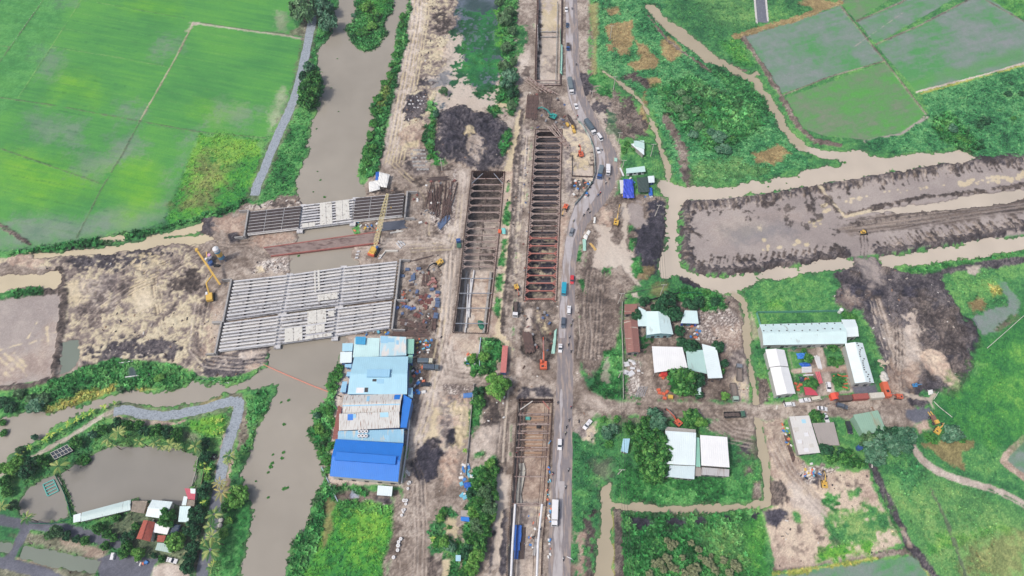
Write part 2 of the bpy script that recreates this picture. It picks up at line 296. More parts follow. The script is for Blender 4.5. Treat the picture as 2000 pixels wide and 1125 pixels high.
# storage yard
A('mud', [(785,505),(860,500),(862,560),(850,650),(780,655),(772,620)], e=2, j=1.5, hn=.3, rub=1); A('mudd', [(790,530),(855,520),(850,640),(785,645)], e=2, j=3, hn=.3, fill=.5, rub=1)
A('darkb', [(790,610),(850,600),(848,660),(700,668),(690,658),(780,640)], e=1, j=1, op=.7, hn=.4, rub=.8)
A('mud', [(810,345),(880,315),(895,330),(880,440),(850,455),(835,420),(830,385)], e=2, j=1.5, hn=.4, rub=1); A('mudd', [(810,345),(880,315),(895,330),(880,440),(850,455),(835,420),(830,385)], e=2, j=1.5, fill=.5, rub=1)
A('sitel', [(800,290),(835,290),(840,340),(810,345)], j=1, op=.8); A('rubble', [(870,400),(885,330),(895,330),(888,430),(865,455),(840,430),(838,410),(860,415)], j=1, rub=.9)
A('mudd', [(700,440),(800,425),(810,455),(760,460),(720,462),(700,460)], e=2, j=1, rub=.8, hn=.3); A('lush', [(685,445),(702,440),(704,458),(690,460)], j=.8, veg=.8)
A('darkb', [(715,372),(760,365),(790,375),(720,385)], j=1.5, hn=.5, rub=.4)
# beside the blue factory, southwards
A('mudd', [(800,655),(862,660),(850,720),(845,740),(806,770)], e=2, j=1, rub=.9, hn=.3)
A('rubble', [(868,752),(925,755),(925,775),(880,780)], e=1, j=1, rub=.8); A('clay', [(862,775),(920,775),(915,830),(905,880),(895,940),(870,945),(850,900),(845,850),(850,800)], e=1.5, j=2, h=.3, hn=1.2, rub=.6)
A('sitel', [(862,780),(905,790),(890,870),(850,900),(848,820)], e=1, j=3, hn=.8, fill=.6)
A('tan', [(885,795),(918,790),(915,840),(900,880),(885,860),(890,830)], e=1, j=2.5, wet=.85); A('tan', [(845,800),(860,800),(855,850),(830,885),(820,880),(838,840)], e=1.5, j=1.5, wet=.85)
A('black', [(815,870),(858,860),(862,895),(850,935),(820,945),(808,910)], e=1, j=2, h=.2, hn=.8); A('dark', [(838,858),(856,856),(858,875),(842,880)], j=1, h=1, hn=1); A('black', [(878,838),(888,838),(885,865),(876,862)], j=1, hn=.5)
A('mud', [(765,975),(860,960),(850,1180),(755,1180)], e=3, j=1, hn=.12); tracks('mudl', [(818,940),(822,1040),(820,1130)], 4, 1.6, op=.5)
A('mudd', [(765,960),(790,960),(778,1060),(750,1130),(745,1090),(765,1050)], e=1.5, j=1.5, hn=.5)
spots('mudl', [(790,1000),(815,1000),(815,1120),(780,1120)], 60, 1.2, 5, e=.4, j=.2)
A('clay', [(862,900),(900,880),(900,940),(870,960)], j=2, h=.3, hn=.8)
A('grass', [(858,985),(895,985),(890,1040),(905,1075),(880,1090),(845,1080),(842,1050)], e=1, j=3, veg=.7, vh=.7, fill=.75); A('tan', [(875,1010),(895,1015),(890,1060),(878,1050)], j=2, wet=.7)
A('darkb', [(838,1085),(862,1095),(860,1180),(828,1180)], j=1, hn=.5); A('tan', [(865,1095),(882,1092),(878,1180),(858,1180)], e=.5, j=.5, wet=.9, h=-.2)
A('lush', [(880,1085),(900,1085),(900,1180),(878,1180)], j=1, veg=.9, vh=.9)
A('lush', [(920,770),(945,760),(940,820),(925,860),(915,850)], j=1.2, veg=.7, vh=.6); A('darkb', [(948,785),(985,775),(975,830),(955,870),(940,850)], e=1, j=2, h=.3, hn=.6, rub=.5)
A('mudl', [(930,840),(985,830),(975,890),(955,905),(925,895),(918,865)], e=2, j=2, wet=.5); A('lush', [(925,885),(950,878),(945,895),(925,898)], j=1, veg=.7)
A('mud', [(925,895),(945,890),(945,920),(925,925)], j=1.5); A('lush', [(955,885),(975,880),(970,920),(950,920)], j=1.2, veg=.7, vh=.6)
A('lush', [(920,915),(965,905),(970,960),(965,1010),(950,1060),(925,1130),(900,1130),(902,1060),(908,980)], j=1.2, veg=.9, vh=.8)
A('tanp', [(972,925),(996,925),(990,1000),(985,1105),(958,1105),(965,1010)], e=.8, j=.7, wet=.9, h=-.3); L('dark', [(990,1000),(982,1115)], 3.2, j=.7, h=.5, hn=.6); L('dark', [(965,1040),(956,1120)], 1.5, j=.5, h=.3)
tracks('darkb', [(990,760),(984,830),(978,880),(982,925)], 3, 1.6, op=.5); tracks('tanp', [(998,760),(992,830),(986,900)], 2, 2.4, w=.9, op=.8)
tracks('tan', [(868,600),(856,680),(845,740),(838,800),(812,860)], 2, 2.4, w=.6, op=.5); tracks('tanp', [(880,500),(872,560),(868,620)], 3, 2.6, w=1.0, op=.5); tracks('mudd', [(905,735),(960,742),(1010,738),(1085,742)], 3, 2.0, op=.4); tracks('darkb', [(805,900),(818,930),(820,1000)], 3, 1.6, op=.4)
L('darkb', [(1018,260),(1012,340),(1006,420),(1000,520),(992,620)], 1.6, j=1, h=.2, hn=.5, rub=.4, op=.7); tracks('tan', [(1038,262),(1031,350),(1023,440),(1016,540)], 2, 1.8, w=.5, op=.5)
# south weeds between river and haul road
A('lush', [(610,980),(640,930),(655,960),(640,1000),(640,1130),(560,1180),(570,1060),(600,1020)], j=1.5, veg=.95, vh=.9)
A('grassb', [(655,975),(700,980),(768,985),(765,1040),(745,1100),(735,1180),(560,1180),(610,1090),(640,1010)], e=1.5, j=1, veg=.45, vh=.45)
A('lush', [(655,975),(768,985),(765,1005),(700,1000),(655,1010)], e=4, j=2, veg=.8, vh=.8, op=.7)
A('dry', [(640,975),(652,985),(648,1030),(630,1070),(632,1030)], e=1.5, j=1, op=.7); A('mudd', [(652,948),(765,962),(762,985),(700,975),(660,972)], e=1.5, j=1.5, rub=.5, hn=.3); A('gravel', [(688,955),(704,955),(700,972),(686,972)], e=.5, j=.5); A('dark', [(735,970),(770,975),(768,985),(735,982)], j=.5, rub=.5)
A('lush', [(640,900),(650,940),(700,950),(720,965),(705,968),(690,955),(650,960),(620,950)], j=1, veg=.9, vh=.9)
A('lush', [(660,710),(680,700),(672,770),(655,800),(648,850),(645,930),(625,940),(600,840),(612,800),(640,780),(640,745)], j=1, veg=.9, vh=1.2)

A('mudl', [(668,655),(805,655),(800,770),(785,950),(640,945),(650,800),(662,700)], e=1, j=.5)
# ---- the road corridor
A('mud', [(1040,-70),(1148,-70),(1152,60),(1150,160),(1190,230),(1215,290),(1215,340),(1200,390),(1170,430),(1150,470),(1140,560),(1128,650),(1135,720),(1150,760),(1200,780),(1480,788),(1620,778),(1780,770),(1800,830),(1700,840),(1640,812),(1480,822),(1260,815),(1170,812),(1130,838),(1118,870),(1122,1180),(990,1180),(995,760),(1005,560),(1040,250)], e=1.5, j=1, hn=.15, rub=.15)
A('mudd', [(1150,60),(1175,40),(1160,150),(1200,180),(1235,230),(1240,270),(1210,270),(1180,225),(1150,180)], e=2, j=3, hn=.6, rub=.3)
A('dark', [(1128,140),(1155,145),(1160,170),(1150,190),(1130,180)], e=1, j=2, hn=.6); A('dark', [(1150,195),(1190,200),(1200,240),(1175,235)], e=1, j=3, hn=.5, fill=.6)
A('greenw', [(1186,215),(1204,225),(1208,265),(1190,262)], j=2, op=.5, wet=.4)
A('sitel', [(1095,250),(1150,260),(1158,330),(1130,380),(1105,385),(1098,300)], e=1.5, j=1, hn=.3, wet=.4)
A('darkb', [(1116,300),(1160,296),(1160,345),(1117,342)], j=2, fill=.6, hn=.6); A('darkb', [(1118,350),(1158,350),(1150,378),(1124,398)], j=2, fill=.5, hn=.5, rub=.6)
A('tanp', [(1115,330),(1160,325),(1155,350),(1120,345)], j=1.5, wet=.8); A('tan', [(1120,300),(1150,295),(1150,330),(1125,330)], j=2, wet=.8, fill=.6)
A('clay', [(1098,400),(1112,400),(1098,500),(1092,560),(1088,500)], e=1.5, j=1)
# pit-end fill and working ground between pits
A('darkb', [(1022,590),(1088,590),(1086,700),(1060,705),(1030,700),(1018,690),(1019,640)], e=1.5, j=1, h=-1.4, hn=.8, rub=.4, op=.85); A('mudd', [(1040,600),(1084,600),(1080,700),(1044,700)], e=2, j=2, op=.8, hn=.4); A('mudl', [(1028,600),(1040,600),(1038,650),(1026,645)], j=1, wet=.6); A('tan', [(1050,605),(1075,610),(1070,640),(1055,650),(1045,625)], j=2, wet=.7, fill=.6)
A('mudl', [(1010,700),(1018,700),(1018,735),(1008,732)], j=.8, wet=.7); A('dark', [(1020,758),(1075,752),(1080,775),(1010,778)], e=1, j=1, hn=.5); A('mudl', [(1036,764),(1046,765),(1046,775),(1035,775)], j=.5)
A('mudd', [(1030,170),(1100,165),(1105,200),(1110,250),(1030,252)], e=1, j=1, hn=.25, rub=.4); A('mudl', [(1095,190),(1120,190),(1130,240),(1112,240)], e=2, j=2)
A('sitel', [(1112,230),(1140,235),(1150,265),(1100,270)], j=2)
# right of the road: wet ground, ruts, black heap
A('mudd', [(1140,430),(1160,400),(1200,380),(1260,380),(1308,385),(1300,420),(1300,470),(1295,500),(1265,540),(1230,575),(1215,600),(1205,700),(1150,740),(1128,700),(1128,600),(1140,500)], e=2, j=1.5, hn=.4, rub=.2)
A('tanp', [(1163,442),(1190,438),(1200,470),(1215,480),(1235,495),(1240,520),(1215,525),(1160,522),(1158,500),(1168,480)], e=1.5, j=2, wet=.9, h=-.1)
A('flat', [(1225,400),(1250,392),(1255,420),(1270,440),(1262,455),(1240,445),(1225,430)], j=2, wet=.5); A('clay', [(1170,405),(1195,410),(1192,440),(1170,435)], j=1.5, wet=.3)
L('tanp', [(1218,400),(1222,440),(1218,480),(1228,530),(1245,550),(1255,572),(1240,575)], 2.8, e=1, j=1.2, wet=.9); 
A('black', [(1268,395),(1300,392),(1300,450),(1296,480),(1285,525),(1268,540),(1250,530),(1240,490),(1242,450),(1265,440)], e=1.5, j=2, h=.4, hn=1.0, rub=.1)
A('dry', [(1245,520),(1275,525),(1262,545),(1245,545)], j=2, op=.7)
for q in [[(1226,440),(1236,440),(1232,460),(1225,455)],[(1228,465),(1240,468),(1235,490),(1228,485)],[(1230,520),(1250,500),(1252,530),(1240,540)],[(1180,525),(1195,522),(1192,535),(1180,535)],[(1134,540),(1145,560),(1143,570),(1136,560)],[(1128,480),(1136,480),(1134,515),(1126,510)]]:
    A('lush', q, j=1.5, veg=.7, vh=.5)
tracks('mud', [(1165,530),(1158,580),(1155,640),(1150,700)], 6, 1.7, w=.7, op=.8); tracks('darkb', [(1172,525),(1164,580),(1162,640),(1158,700)], 5, 2.0, op=.6); tracks('mudl', [(1140,600),(1145,660),(1140,700)], 3, 3, op=.6)
A('mudl', [(1195,560),(1210,565),(1205,585),(1193,580)], j=1); A('mudd', [(1170,540),(1225,540),(1218,580),(1175,575)], j=2, hn=.5, op=.7)
tracks('mudd', [(1110,790),(1200,800),(1350,806),(1500,804),(1620,795),(1740,790)], 4, 2.2, op=.4)
A('mudl', [(1135,765),(1170,775),(1190,800),(1170,800),(1140,785)], e=2, j=1.5); A('sitel', [(1125,832),(1165,822),(1172,840),(1158,870),(1140,875),(1130,850)], e=1.5, j=2, rub=.4)
A('lush', [(1180,690),(1200,680),(1214,640),(1214,780),(1180,780),(1150,760),(1165,730)], e=1, j=1, veg=.8, vh=.6); A('mudl', [(1178,700),(1190,700),(1185,745),(1175,740)], j=1.5, op=.6)
A('grass', [(1120,850),(1160,870),(1170,820),(1215,825),(1215,900),(1190,905),(1175,930),(1165,1010),(1160,1180),(1145,1180),(1118,1040),(1116,900)], e=1, j=1.5, veg=.6, vh=.5)
A('darkb', [(1138,1000),(1160,1000),(1160,1130),(1145,1130)], e=1, j=2, hn=.4, fill=.75); A('clay', [(1122,1035),(1142,1045),(1140,1125),(1128,1125)], e=1.5, j=2); A('grass', [(1112,1062),(1130,1062),(1130,1098),(1112,1098)], j=1, veg=.7)
A('mudd', [(1162,905),(1188,900),(1190,930),(1168,940)], e=3, j=2, op=.6, wet=.4)

# ---- right side, north: scrub and brown patches
A('lushblue', [(1160,-70),(1290,-70),(1300,60),(1400,130),(1480,160),(1520,230),(1560,290),(1590,325),(1480,350),(1345,362),(1318,340),(1290,250),(1250,180),(1160,130)], e=2, j=1.5, veg=.35, vh=.5)
A('dry', [(1150,10),(1168,5),(1166,140),(1155,160),(1158,80)], e=2, j=1, op=.7); A('lush', [(1155,150),(1185,140),(1195,190),(1165,185)], j=2, veg=.6, fill=.8)
for q in [[(1185,18),(1205,15),(1210,28),(1190,30)],[(1182,52),(1235,38),(1238,70),(1225,105),(1212,110),(1188,75)],[(1185,85),(1198,84),(1196,100),(1186,100)],[(1242,80),(1262,90),(1285,115),(1278,135),(1240,138),(1225,125),(1250,115)],[(1290,80),(1305,72),(1338,98),(1310,122),(1288,105)],[(1265,150),(1292,152),(1290,168),(1268,168)],[(1470,300),(1520,285),(1540,300),(1510,320),(1475,318)],[(1260,180),(1265,215),(1262,260),(1248,262),(1240,230)]]:
    A('dry', q, e=1.5, j=1.5, veg=.3, vh=.3)
for q in [[(1215,150),(1235,140),(1262,158),(1266,170),(1240,160)],[(1212,190),(1232,190),(1260,235),(1262,265),(1235,262),(1215,230)],[(1355,165),(1375,170),(1420,180),(1400,195),(1360,190)],[(1435,190),(1455,200),(1440,215),(1430,205)]]:
    A('darkb', q, e=1.5, j=2, hn=.4, veg=.2)
L('mudd', [(1262,25),(1300,75),(1345,110),(1390,140)], 1.8, j=.8, veg=.1); L('mudd', [(1325,75),(1370,95),(1430,130),(1460,140)], 2, j=.8, veg=.1)
L('mudd', [(1302,230),(1318,265),(1335,300),(1342,355)], 5, e=1, j=1.5, hn=.4); L('darkb', [(1340,330),(1345,360)], 5, j=1)
A('lush', [(1280,170),(1350,150),(1440,190),(1500,240),(1440,280),(1380,300),(1340,260),(1300,220)], e=4, j=3, veg=.9, vh=1.2, op=.8)
A('lush', [(1380,130),(1480,160),(1520,225),(1500,235),(1430,190)], e=2, j=2, veg=.8, vh=.7, op=.7); A('grassb', [(1440,70),(1470,130),(1440,125),(1400,80)], e=2, j=2, veg=.6, vh=.5, op=.6)
A('haygrass', [(1350,320),(1440,310),(1500,330),(1400,360),(1350,362)], e=4, j=4, veg=.4, vh=.5, op=.6)
A('grass', [(1290,-70),(1700,-70),(1640,5),(1455,62),(1400,80),(1320,40)], e=2, j=1, veg=.25, vh=.4); A('haygrass', [(1340,-20),(1470,-20),(1460,50),(1400,50)], e=8, j=3, op=.5, veg=.25)
A('dry', [(1560,5),(1600,-5),(1640,5),(1600,22)], e=2, j=2)
# paddies, top right
A('grassb', [(1960,-70),(2150,-70),(2150,100),(2000,45),(1930,0)], e=1, j=1, veg=.2, op=.4)
for kd, q in [('paddy', [(1455,72),(1640,12),(1726,117),(1527,183)]), ('paddyg', [(1533,191),(1728,122),(1812,226),(1760,258),(1690,272),(1610,266),(1568,250)]), ('paddyg', [(1644,6),(1700,-60),(1830,-60),(1672,40)]), ('paddy', [(1676,43),(1800,-20),(1850,-60),(1960,-60),(1710,86)]), ('paddy', [(1712,88),(1900,-5),(1930,-5),(2010,48),(2150,90),(2150,70),(2150,100),(2000,126),(1790,178)]), ('paddy', [(1965,890),(2000,858),(2100,850),(2100,1000),(2000,930),(1972,908)]), ('paddy', [(1518,1122),(1640,1104),(1790,1085),(1815,1125),(1840,1180),(1500,1180)])]:
    A(kd, q, e=.6, j=.4, wet=.4, h=-.1, cls=3, an=(20, 12, 2.0, .18))
A('rice', [(1760,160),(1790,175),(2000,112),(2000,90),(1900,125)], e=4, j=2, op=.6, wet=.2, veg=0)
for q in [[(1453,72),(1560,35),(1640,10)],[(1640,10),(1726,117),(1812,228)],[(1527,187),(1620,150),(1726,120)],[(1645,4),(1700,-60)],[(1710,87),(1800,48),(1900,-5)],[(1672,42),(1760,5),(1850,-60)],[(1925,0),(2000,42),(2100,90)]]:
    L('mudd', q, 1.3, j=.3, h=.3, op=.8)
for q in [[(1450,70),(1490,130),(1527,190),(1560,250),(1590,275),(1640,285)]]: L('mudd', q, 3.5, j=1, h=.4, hn=.4, veg=.1)
L('mudl', [(1790,180),(1900,152),(2000,124),(2100,95)], 1.6, j=.4, h=.2); L('flat', [(1812,228),(1760,262),(1690,276)], 2, e=1, j=.4); L('mudl', [(1770,20),(1670,90)], .01)
L('dry', [(1436,72),(1500,52),(1560,35),(1640,5)], 4, j=1, veg=.1); L('clay', [(1965,888),(1960,900),(1975,915),(2010,940)], 3, j=.4); L('clay', [(1962,890),(2000,855)], 2.6, j=.4)
L('mudd', [(1515,1112),(1600,1100),(1700,1085),(1790,1075)], 2.6, j=.8, h=.3, hn=.3, rub=.3); L('yellow', [(1510,1122),(1640,1103),(1710,1090)], 1.4, j=.8, veg=.6); L('yellow', [(1792,1085),(1815,1125)], 1.4, j=.5)
A('lushblue', [(1800,185),(2000,128),(2150,90),(2150,330),(2000,325),(1930,318),(1870,290),(1750,300),(1700,290),(1690,275),(1760,262),(1815,232)], e=1, j=1, veg=.35, vh=.45)
A('lush', [(1815,235),(1860,225),(1890,255),(1920,290),(1870,292),(1840,280)], e=2, j=3, veg=.9, vh=1.0); L('yellow', [(1800,182),(1880,160),(2000,128)], 1.2, j=.8)
# embanked mud flat
A('flat', [(1335,392),(1500,378),(1700,342),(1900,312),(2150,300),(2150,470),(2000,458),(1900,470),(1712,498),(1640,504),(1500,525),(1370,536),(1335,500)], e=1, j=.5, wet=.4)
A('clay', [(1390,440),(1500,420),(1570,410),(1560,430),(1450,450),(1400,480)], e=10, j=4, op=.22, wet=.4); A('bluew', [(1410,450),(1520,430),(1560,450),(1440,480)], e=8, j=3, op=.35, wet=.4)
for q in [[(1340,400),(1420,396),(1500,384),(1600,366),(1700,350),(1800,332),(1880,318),(1990,312),(2150,300)], [(1340,398),(1338,450),(1338,500),(1350,520),(1400,532),(1480,524),(1560,512),(1650,496)], [(1715,492),(1800,480),(1900,462),(2000,440),(2150,415)]]:
    L('dark', q, 6.0, e=1.2, j=2.2, h=.9, hn=1.0)
    L('darkb', q, 3.0, e=1.2, j=1.5, h=.5, op=.5)
rr = random.Random(3)
def comb(kind, a, b, n, ln, w, ang):
    for k in range(n):
        t = (k + rr.random()) / n; x = a[0] + (b[0] - a[0]) * t; y = a[1] + (b[1] - a[1]) * t; l_ = ln * rr.uniform(.5, 1.1)
        L(kind, [(x, y), (x + math.cos(ang) * l_, y + math.sin(ang) * l_)], w, e=.5, j=.6, h=.15)
comb('darkb', (1350,402), (1880,325), 60, 20, .8, 1.2); comb('darkb', (1350,520), (1650,492), 40, 18, .8, -1.3); comb('darkb', (1720,488), (2000,440), 34, 26, 1.0, -2.2); comb('mud', (1350,400), (1880,322), 34, 16, .8, 1.2)
comb('darkb', (1342,400), (1342,510), 10, 12, .7, .2); comb('mud', (1336,410), (1336,510), 9, 14, .6, 0)
comb('mud', (1740,486), (2000,442), 20, 24, 1.0, -2.2); comb('darkb', (1850,325), (2000,312), 16, 22, 1.2, 1.0)
L('darkb', [(1600,372),(1632,412),(1655,420),(1720,403),(1800,385),(1880,378),(1960,368),(2050,355)], 2.4, j=1, h=.4, hn=.4)
L('tan', [(1597,365),(1618,385),(1640,412),(1650,424),(1700,412)], 1.6, j=.4, wet=.8)
A('darkb', [(1640,440),(1700,425),(1800,408),(2000,386),(2150,370),(2150,398),(2000,415),(1850,435),(1750,452),(1660,458),(1636,450)], e=2.5, j=1.5, an=(8, 40, 1.2, .7))
A('mudd', [(1640,440),(1700,425),(1800,408),(2000,386),(2150,370),(2150,398),(2000,415),(1850,435),(1750,452),(1660,458),(1636,450)], e=2.5, j=1.5, an=(8, 40, .8, .8), op=.6)
tracks('flat', [(1650,450),(1750,437),(1850,418),(2000,398)], 5, 2.2, w=.5, op=.4, h=-.05); tracks('darkb', [(1660,445),(1750,430),(1850,412),(2000,392)], 5, 2.4, w=.5, op=.6, h=-.05)
comb('darkb', (1660,436), (2000,380), 50, 10, .7, 1.1)
spots('tan', [(1640,392),(1720,375),(1850,358),(1850,364),(1700,385),(1650,400)], 22, 3.2, 9, e=.4, j=.3, wet=.5); spots('tan', [(1870,360),(1900,350),(2000,338),(2000,352),(1900,360)], 34, 6, 10, e=.4, j=.6, wet=.5)
spots('tan', [(1600,400),(1622,400),(1625,422),(1600,420)], 5, 6, 11, e=.4, j=.6, wet=.5); spots('tan', [(1580,430),(1608,428),(1600,450),(1580,445)], 7, 5, 12, e=.4, j=.5, wet=.5); spots('tan', [(1455,462),(1630,460),(1630,476),(1455,492)], 9, 5, 13, e=.4, j=.5, wet=.5); A('tan', [(1478,442),(1488,440),(1490,450),(1478,452)], wet=.5)
spots('darkb', [(1440,400),(1640,380),(1650,420),(1640,470),(1500,440)], 26, 6, 14, e=.6, j=2, op=.8); A('darkb', [(1572,400),(1588,398),(1590,412),(1575,415)], j=1, h=.5, hn=.5)
for (x, y) in [(1462,412),(1360,455),(1395,405),(1410,410),(1640,450)]:
    for k in range(7): L('darkb', [(x, y), (x + rr.uniform(-22, 26), y + rr.uniform(-4, 22))], .5, e=.4, j=.6)
tracks('darkb', [(1686,458),(1690,480),(1688,500)], 3, 1.6, op=.7)
# black strip, spoil, tracks, sand
A('dark', [(1790,540),(1850,522),(1920,508),(2150,480),(2150,500),(2000,516),(1880,532),(1830,545)], e=1, j=1, h=.3, hn=.5)
A('lush', [(1760,528),(1800,518),(1900,506),(2000,488),(2150,465),(2150,482),(1920,510),(1850,522),(1790,540),(1760,536)], e=.8, j=1, veg=.8, vh=.6)
SPOIL = [(1610,545),(1640,528),(1665,520),(1668,505),(1710,500),(1722,515),(1760,528),(1830,542),(1856,575),(1868,600),(1880,620),(1905,640),(1912,668),(1898,690),(1902,720),(1880,760),(1860,775),(1830,765),(1800,772),(1760,780),(1735,770),(1722,720),(1700,640),(1680,610),(1645,600),(1612,575)]
A('dark', SPOIL, e=1, j=1.5, h=.5, hn=1.3, rub=.35)
A('darkb', [(1760,560),(1850,590),(1900,650),(1890,740),(1840,750),(1790,680),(1770,620)], e=4, j=4, op=.7, hn=.8)
A('clay', [(1640,560),(1690,570),(1680,600),(1640,595)], e=3, j=3, op=.4, rub=.6)
for q in [[(1655,555),(1690,560),(1685,585),(1660,580)],[(1760,558),(1790,560),(1790,582),(1765,584)],[(1705,568),(1720,568),(1720,585),(1706,582)],[(1685,590),(1705,590),(1700,608),(1688,605)],[(1882,620),(1900,625),(1914,655),(1905,690),(1888,685),(1900,655)]]:
    A('black', q, e=1, j=1, h=.5, hn=.8)
spots('darkb', SPOIL, 34, 11, 61, e=2.5, j=1.5, h=1.1, hn=.8, op=.7, rub=.4); spots('dark', SPOIL, 26, 9, 62, e=2.5, j=1.5, h=.9, hn=.8, rub=.4)
A('flat', [(1672,505),(1708,502),(1722,555),(1700,565),(1690,540)], e=2, j=2, h=-.4, op=.8)
A('mud', [(1705,590),(1720,590),(1745,640),(1765,640),(1780,640),(1800,700),(1790,740),(1770,775),(1745,775),(1740,720),(1725,660)], e=3, j=2, h=-.5)
A('mudl', [(1762,620),(1790,605),(1795,640),(1775,660),(1790,700),(1770,700)], e=2, j=4, fill=.65, h=-.1)
tracks('mudl', [(1706,585),(1722,640),(1738,690),(1746,740),(1750,780)], 4, 1.7, op=.6); tracks('darkb', [(1740,600),(1754,640),(1756,690),(1756,740),(1760,780)], 3, 1.5, op=.8)
A('clay', [(1800,690),(1815,682),(1838,690),(1850,720),(1870,745),(1870,760),(1855,762),(1838,740),(1810,725),(1798,710)], e=1, j=.8, h=.8, hn=.4); A('clay', [(1735,700),(1755,730),(1760,770),(1740,780),(1730,740)], e=2, j=2, op=.5, h=-.3)
A('clay', [(1770,725),(1790,715),(1785,750),(1770,755)], e=2, j=2, op=.6, h=-.3)
A('dark', [(1768,778),(1800,775),(1815,788),(1800,800),(1775,792)], e=1, j=.7, h=.8, hn=.8); A('asph', [(1772,800),(1815,795),(1820,815),(1790,830),(1772,815)], e=1, j=1, h=.2, hn=.3); A('clay', [(1785,828),(1810,822),(1818,838),(1795,845)], e=1, j=1, h=.4)
L('tanp', [(1762,768),(1790,778),(1815,780),(1825,770)], 2, j=.6, wet=.5); L('tanp', [(1815,780),(1822,795)], 1.6, j=.5, wet=.5)
# pond corner at right
A('grass', [(1845,540),(1920,520),(1990,590),(1985,625),(1940,655),(1915,650),(1880,610)], e=1, j=1.5, veg=.4, vh=.4)
A('paddy', [(1943,545),(1958,550),(1992,592),(1988,622),(1955,650),(1918,655),(1908,640),(1898,622),(1925,608),(1960,600),(1975,590)], e=1, j=1, wet=.7, h=-.15)
A('yellow', [(1930,555),(1950,558),(1955,575),(1938,580)], j=1, veg=.8, vh=.7); A('dry', [(1890,590),(1920,582),(1920,605),(1900,610)], e=2, j=1.5, veg=.5); L('mudd', [(1948,645),(1985,618)], 3, j=.8, h=.3)
A('mudl', [(1888,525),(1915,520),(1912,532),(1892,535)], j=1, wet=.6)
# green east side
A('grassb', [(1830,780),(1900,720),(1915,660),(2000,600),(2150,560),(2150,870),(1960,880),(1850,860)], e=5, j=4, op=.6, veg=.25, vh=.35)
A('haygrass', [(1740,960),(1800,930),(2000,1000),(2150,1080),(2150,1180),(1840,1180),(1790,1070)], e=6, j=5, op=.55, veg=.25, vh=.4)
A('dry', [(1880,1060),(1940,1040),(2000,1050),(2000,1125),(1880,1125)], e=6, j=5, op=.5, veg=.25); A('grassb', [(1815,1060),(1960,1020),(1965,1035),(1820,1078)], e=3, j=3, op=.6, veg=.3)
A('dry', [(1800,868),(1840,862),(1900,858),(1908,868),(1900,880),(1875,882),(1885,915),(1865,912),(1840,895)], e=1, j=1.2, op=.85, veg=.1)
A('lushblue', [(1740,910),(1790,900),(1810,955),(1760,960)], e=3, j=3, op=.6, veg=.5, vh=.6)
L('mudl', [(1786,876),(1800,898),(1830,920),(1880,940),(1930,952),(1970,968),(2010,990)], 3.2, e=.5, j=.35); L('grass', [(1930,955),(1970,971),(2010,993)], .5)
L('dark', [(1700,905),(1728,965),(1755,1020),(1775,1060),(1800,1090),(1835,1140)], 3.6, e=.6, j=.7, h=-.2, hn=.5, rub=.3); L('clay', [(1762,1035),(1778,1062)], 2, j=.7, rub=.5, op=.6)
L('bund', [(1818,955),(1850,1020),(1875,1090),(1890,1130)], 1.2, j=.5, h=-.2); L('lush', [(1690,905),(1720,975),(1760,1050)], 1.5, j=.7, veg=.8)
# clay lot
A('clay', [(1490,826),(1528,818),(1545,880),(1575,905),(1640,920),(1695,920),(1760,1062),(1690,1088),(1515,1112),(1490,1000),(1512,985),(1505,900)], e=1, j=.8, hn=.2, rub=.3)
A('mudd', [(1500,830),(1525,825),(1560,905),(1600,980),(1640,1030),(1615,1030),(1560,960),(1515,890)], e=4, j=2, op=.5); A('mudl', [(1540,945),(1560,950),(1600,990),(1610,1020),(1590,1020),(1555,985)], e=2, j=2, wet=.5, op=.8)
tracks('mudl', [(1510,860),(1540,920),(1590,980),(1660,1040)], 4, 2.2, op=.4)
A('haygrass', [(1650,995),(1720,975),(1745,1040),(1700,1080),(1640,1080),(1620,1030)], e=4, j=4, veg=.3, vh=.3, fill=.75); A('grass', [(1685,995),(1712,985),(1735,1020),(1700,1030)], e=3, j=3, veg=.5); A('grass', [(1620,1030),(1650,1030),(1680,1060),(1640,1070)], e=3, j=3, veg=.4)
A('grassb', [(1600,1072),(1700,1062),(1705,1085),(1600,1100)], e=2, j=2, veg=.5); A('lush', [(1610,960),(1640,965),(1640,985),(1620,985)], j=2, veg=.6); A('grass', [(1655,958),(1675,955),(1678,975),(1658,975)], j=1.5, veg=.5)
A('grass', [(1550,1000),(1560,1000),(1565,1020),(1555,1018)], j=1, veg=.4); spots('darkb', [(1500,1020),(1640,1020),(1640,1080),(1510,1090)], 22, 5, 21, e=1, j=1.5, op=.5); spots('darkb', [(1620,930),(1700,940),(1720,980),(1640,970)], 16, 4, 22, e=1, j=1, op=.6)
A('darkb', [(1495,935),(1525,940),(1535,970),(1520,1000),(1500,985)], e=1, j=1.5, h=.5, hn=.8); A('black', [(1490,998),(1520,992),(1538,1000),(1530,1015),(1515,1030),(1492,1022)], e=1, j=1, h=.5, hn=.9)
A('rubble', [(1570,905),(1640,915),(1610,930),(1600,955),(1560,925)], e=1, j=1.5, rub=1.0, hn=.4); A('dark', [(1590,930),(1605,930),(1604,958),(1588,950)], e=1, j=1.5, h=.2, hn=.6, rub=.6)
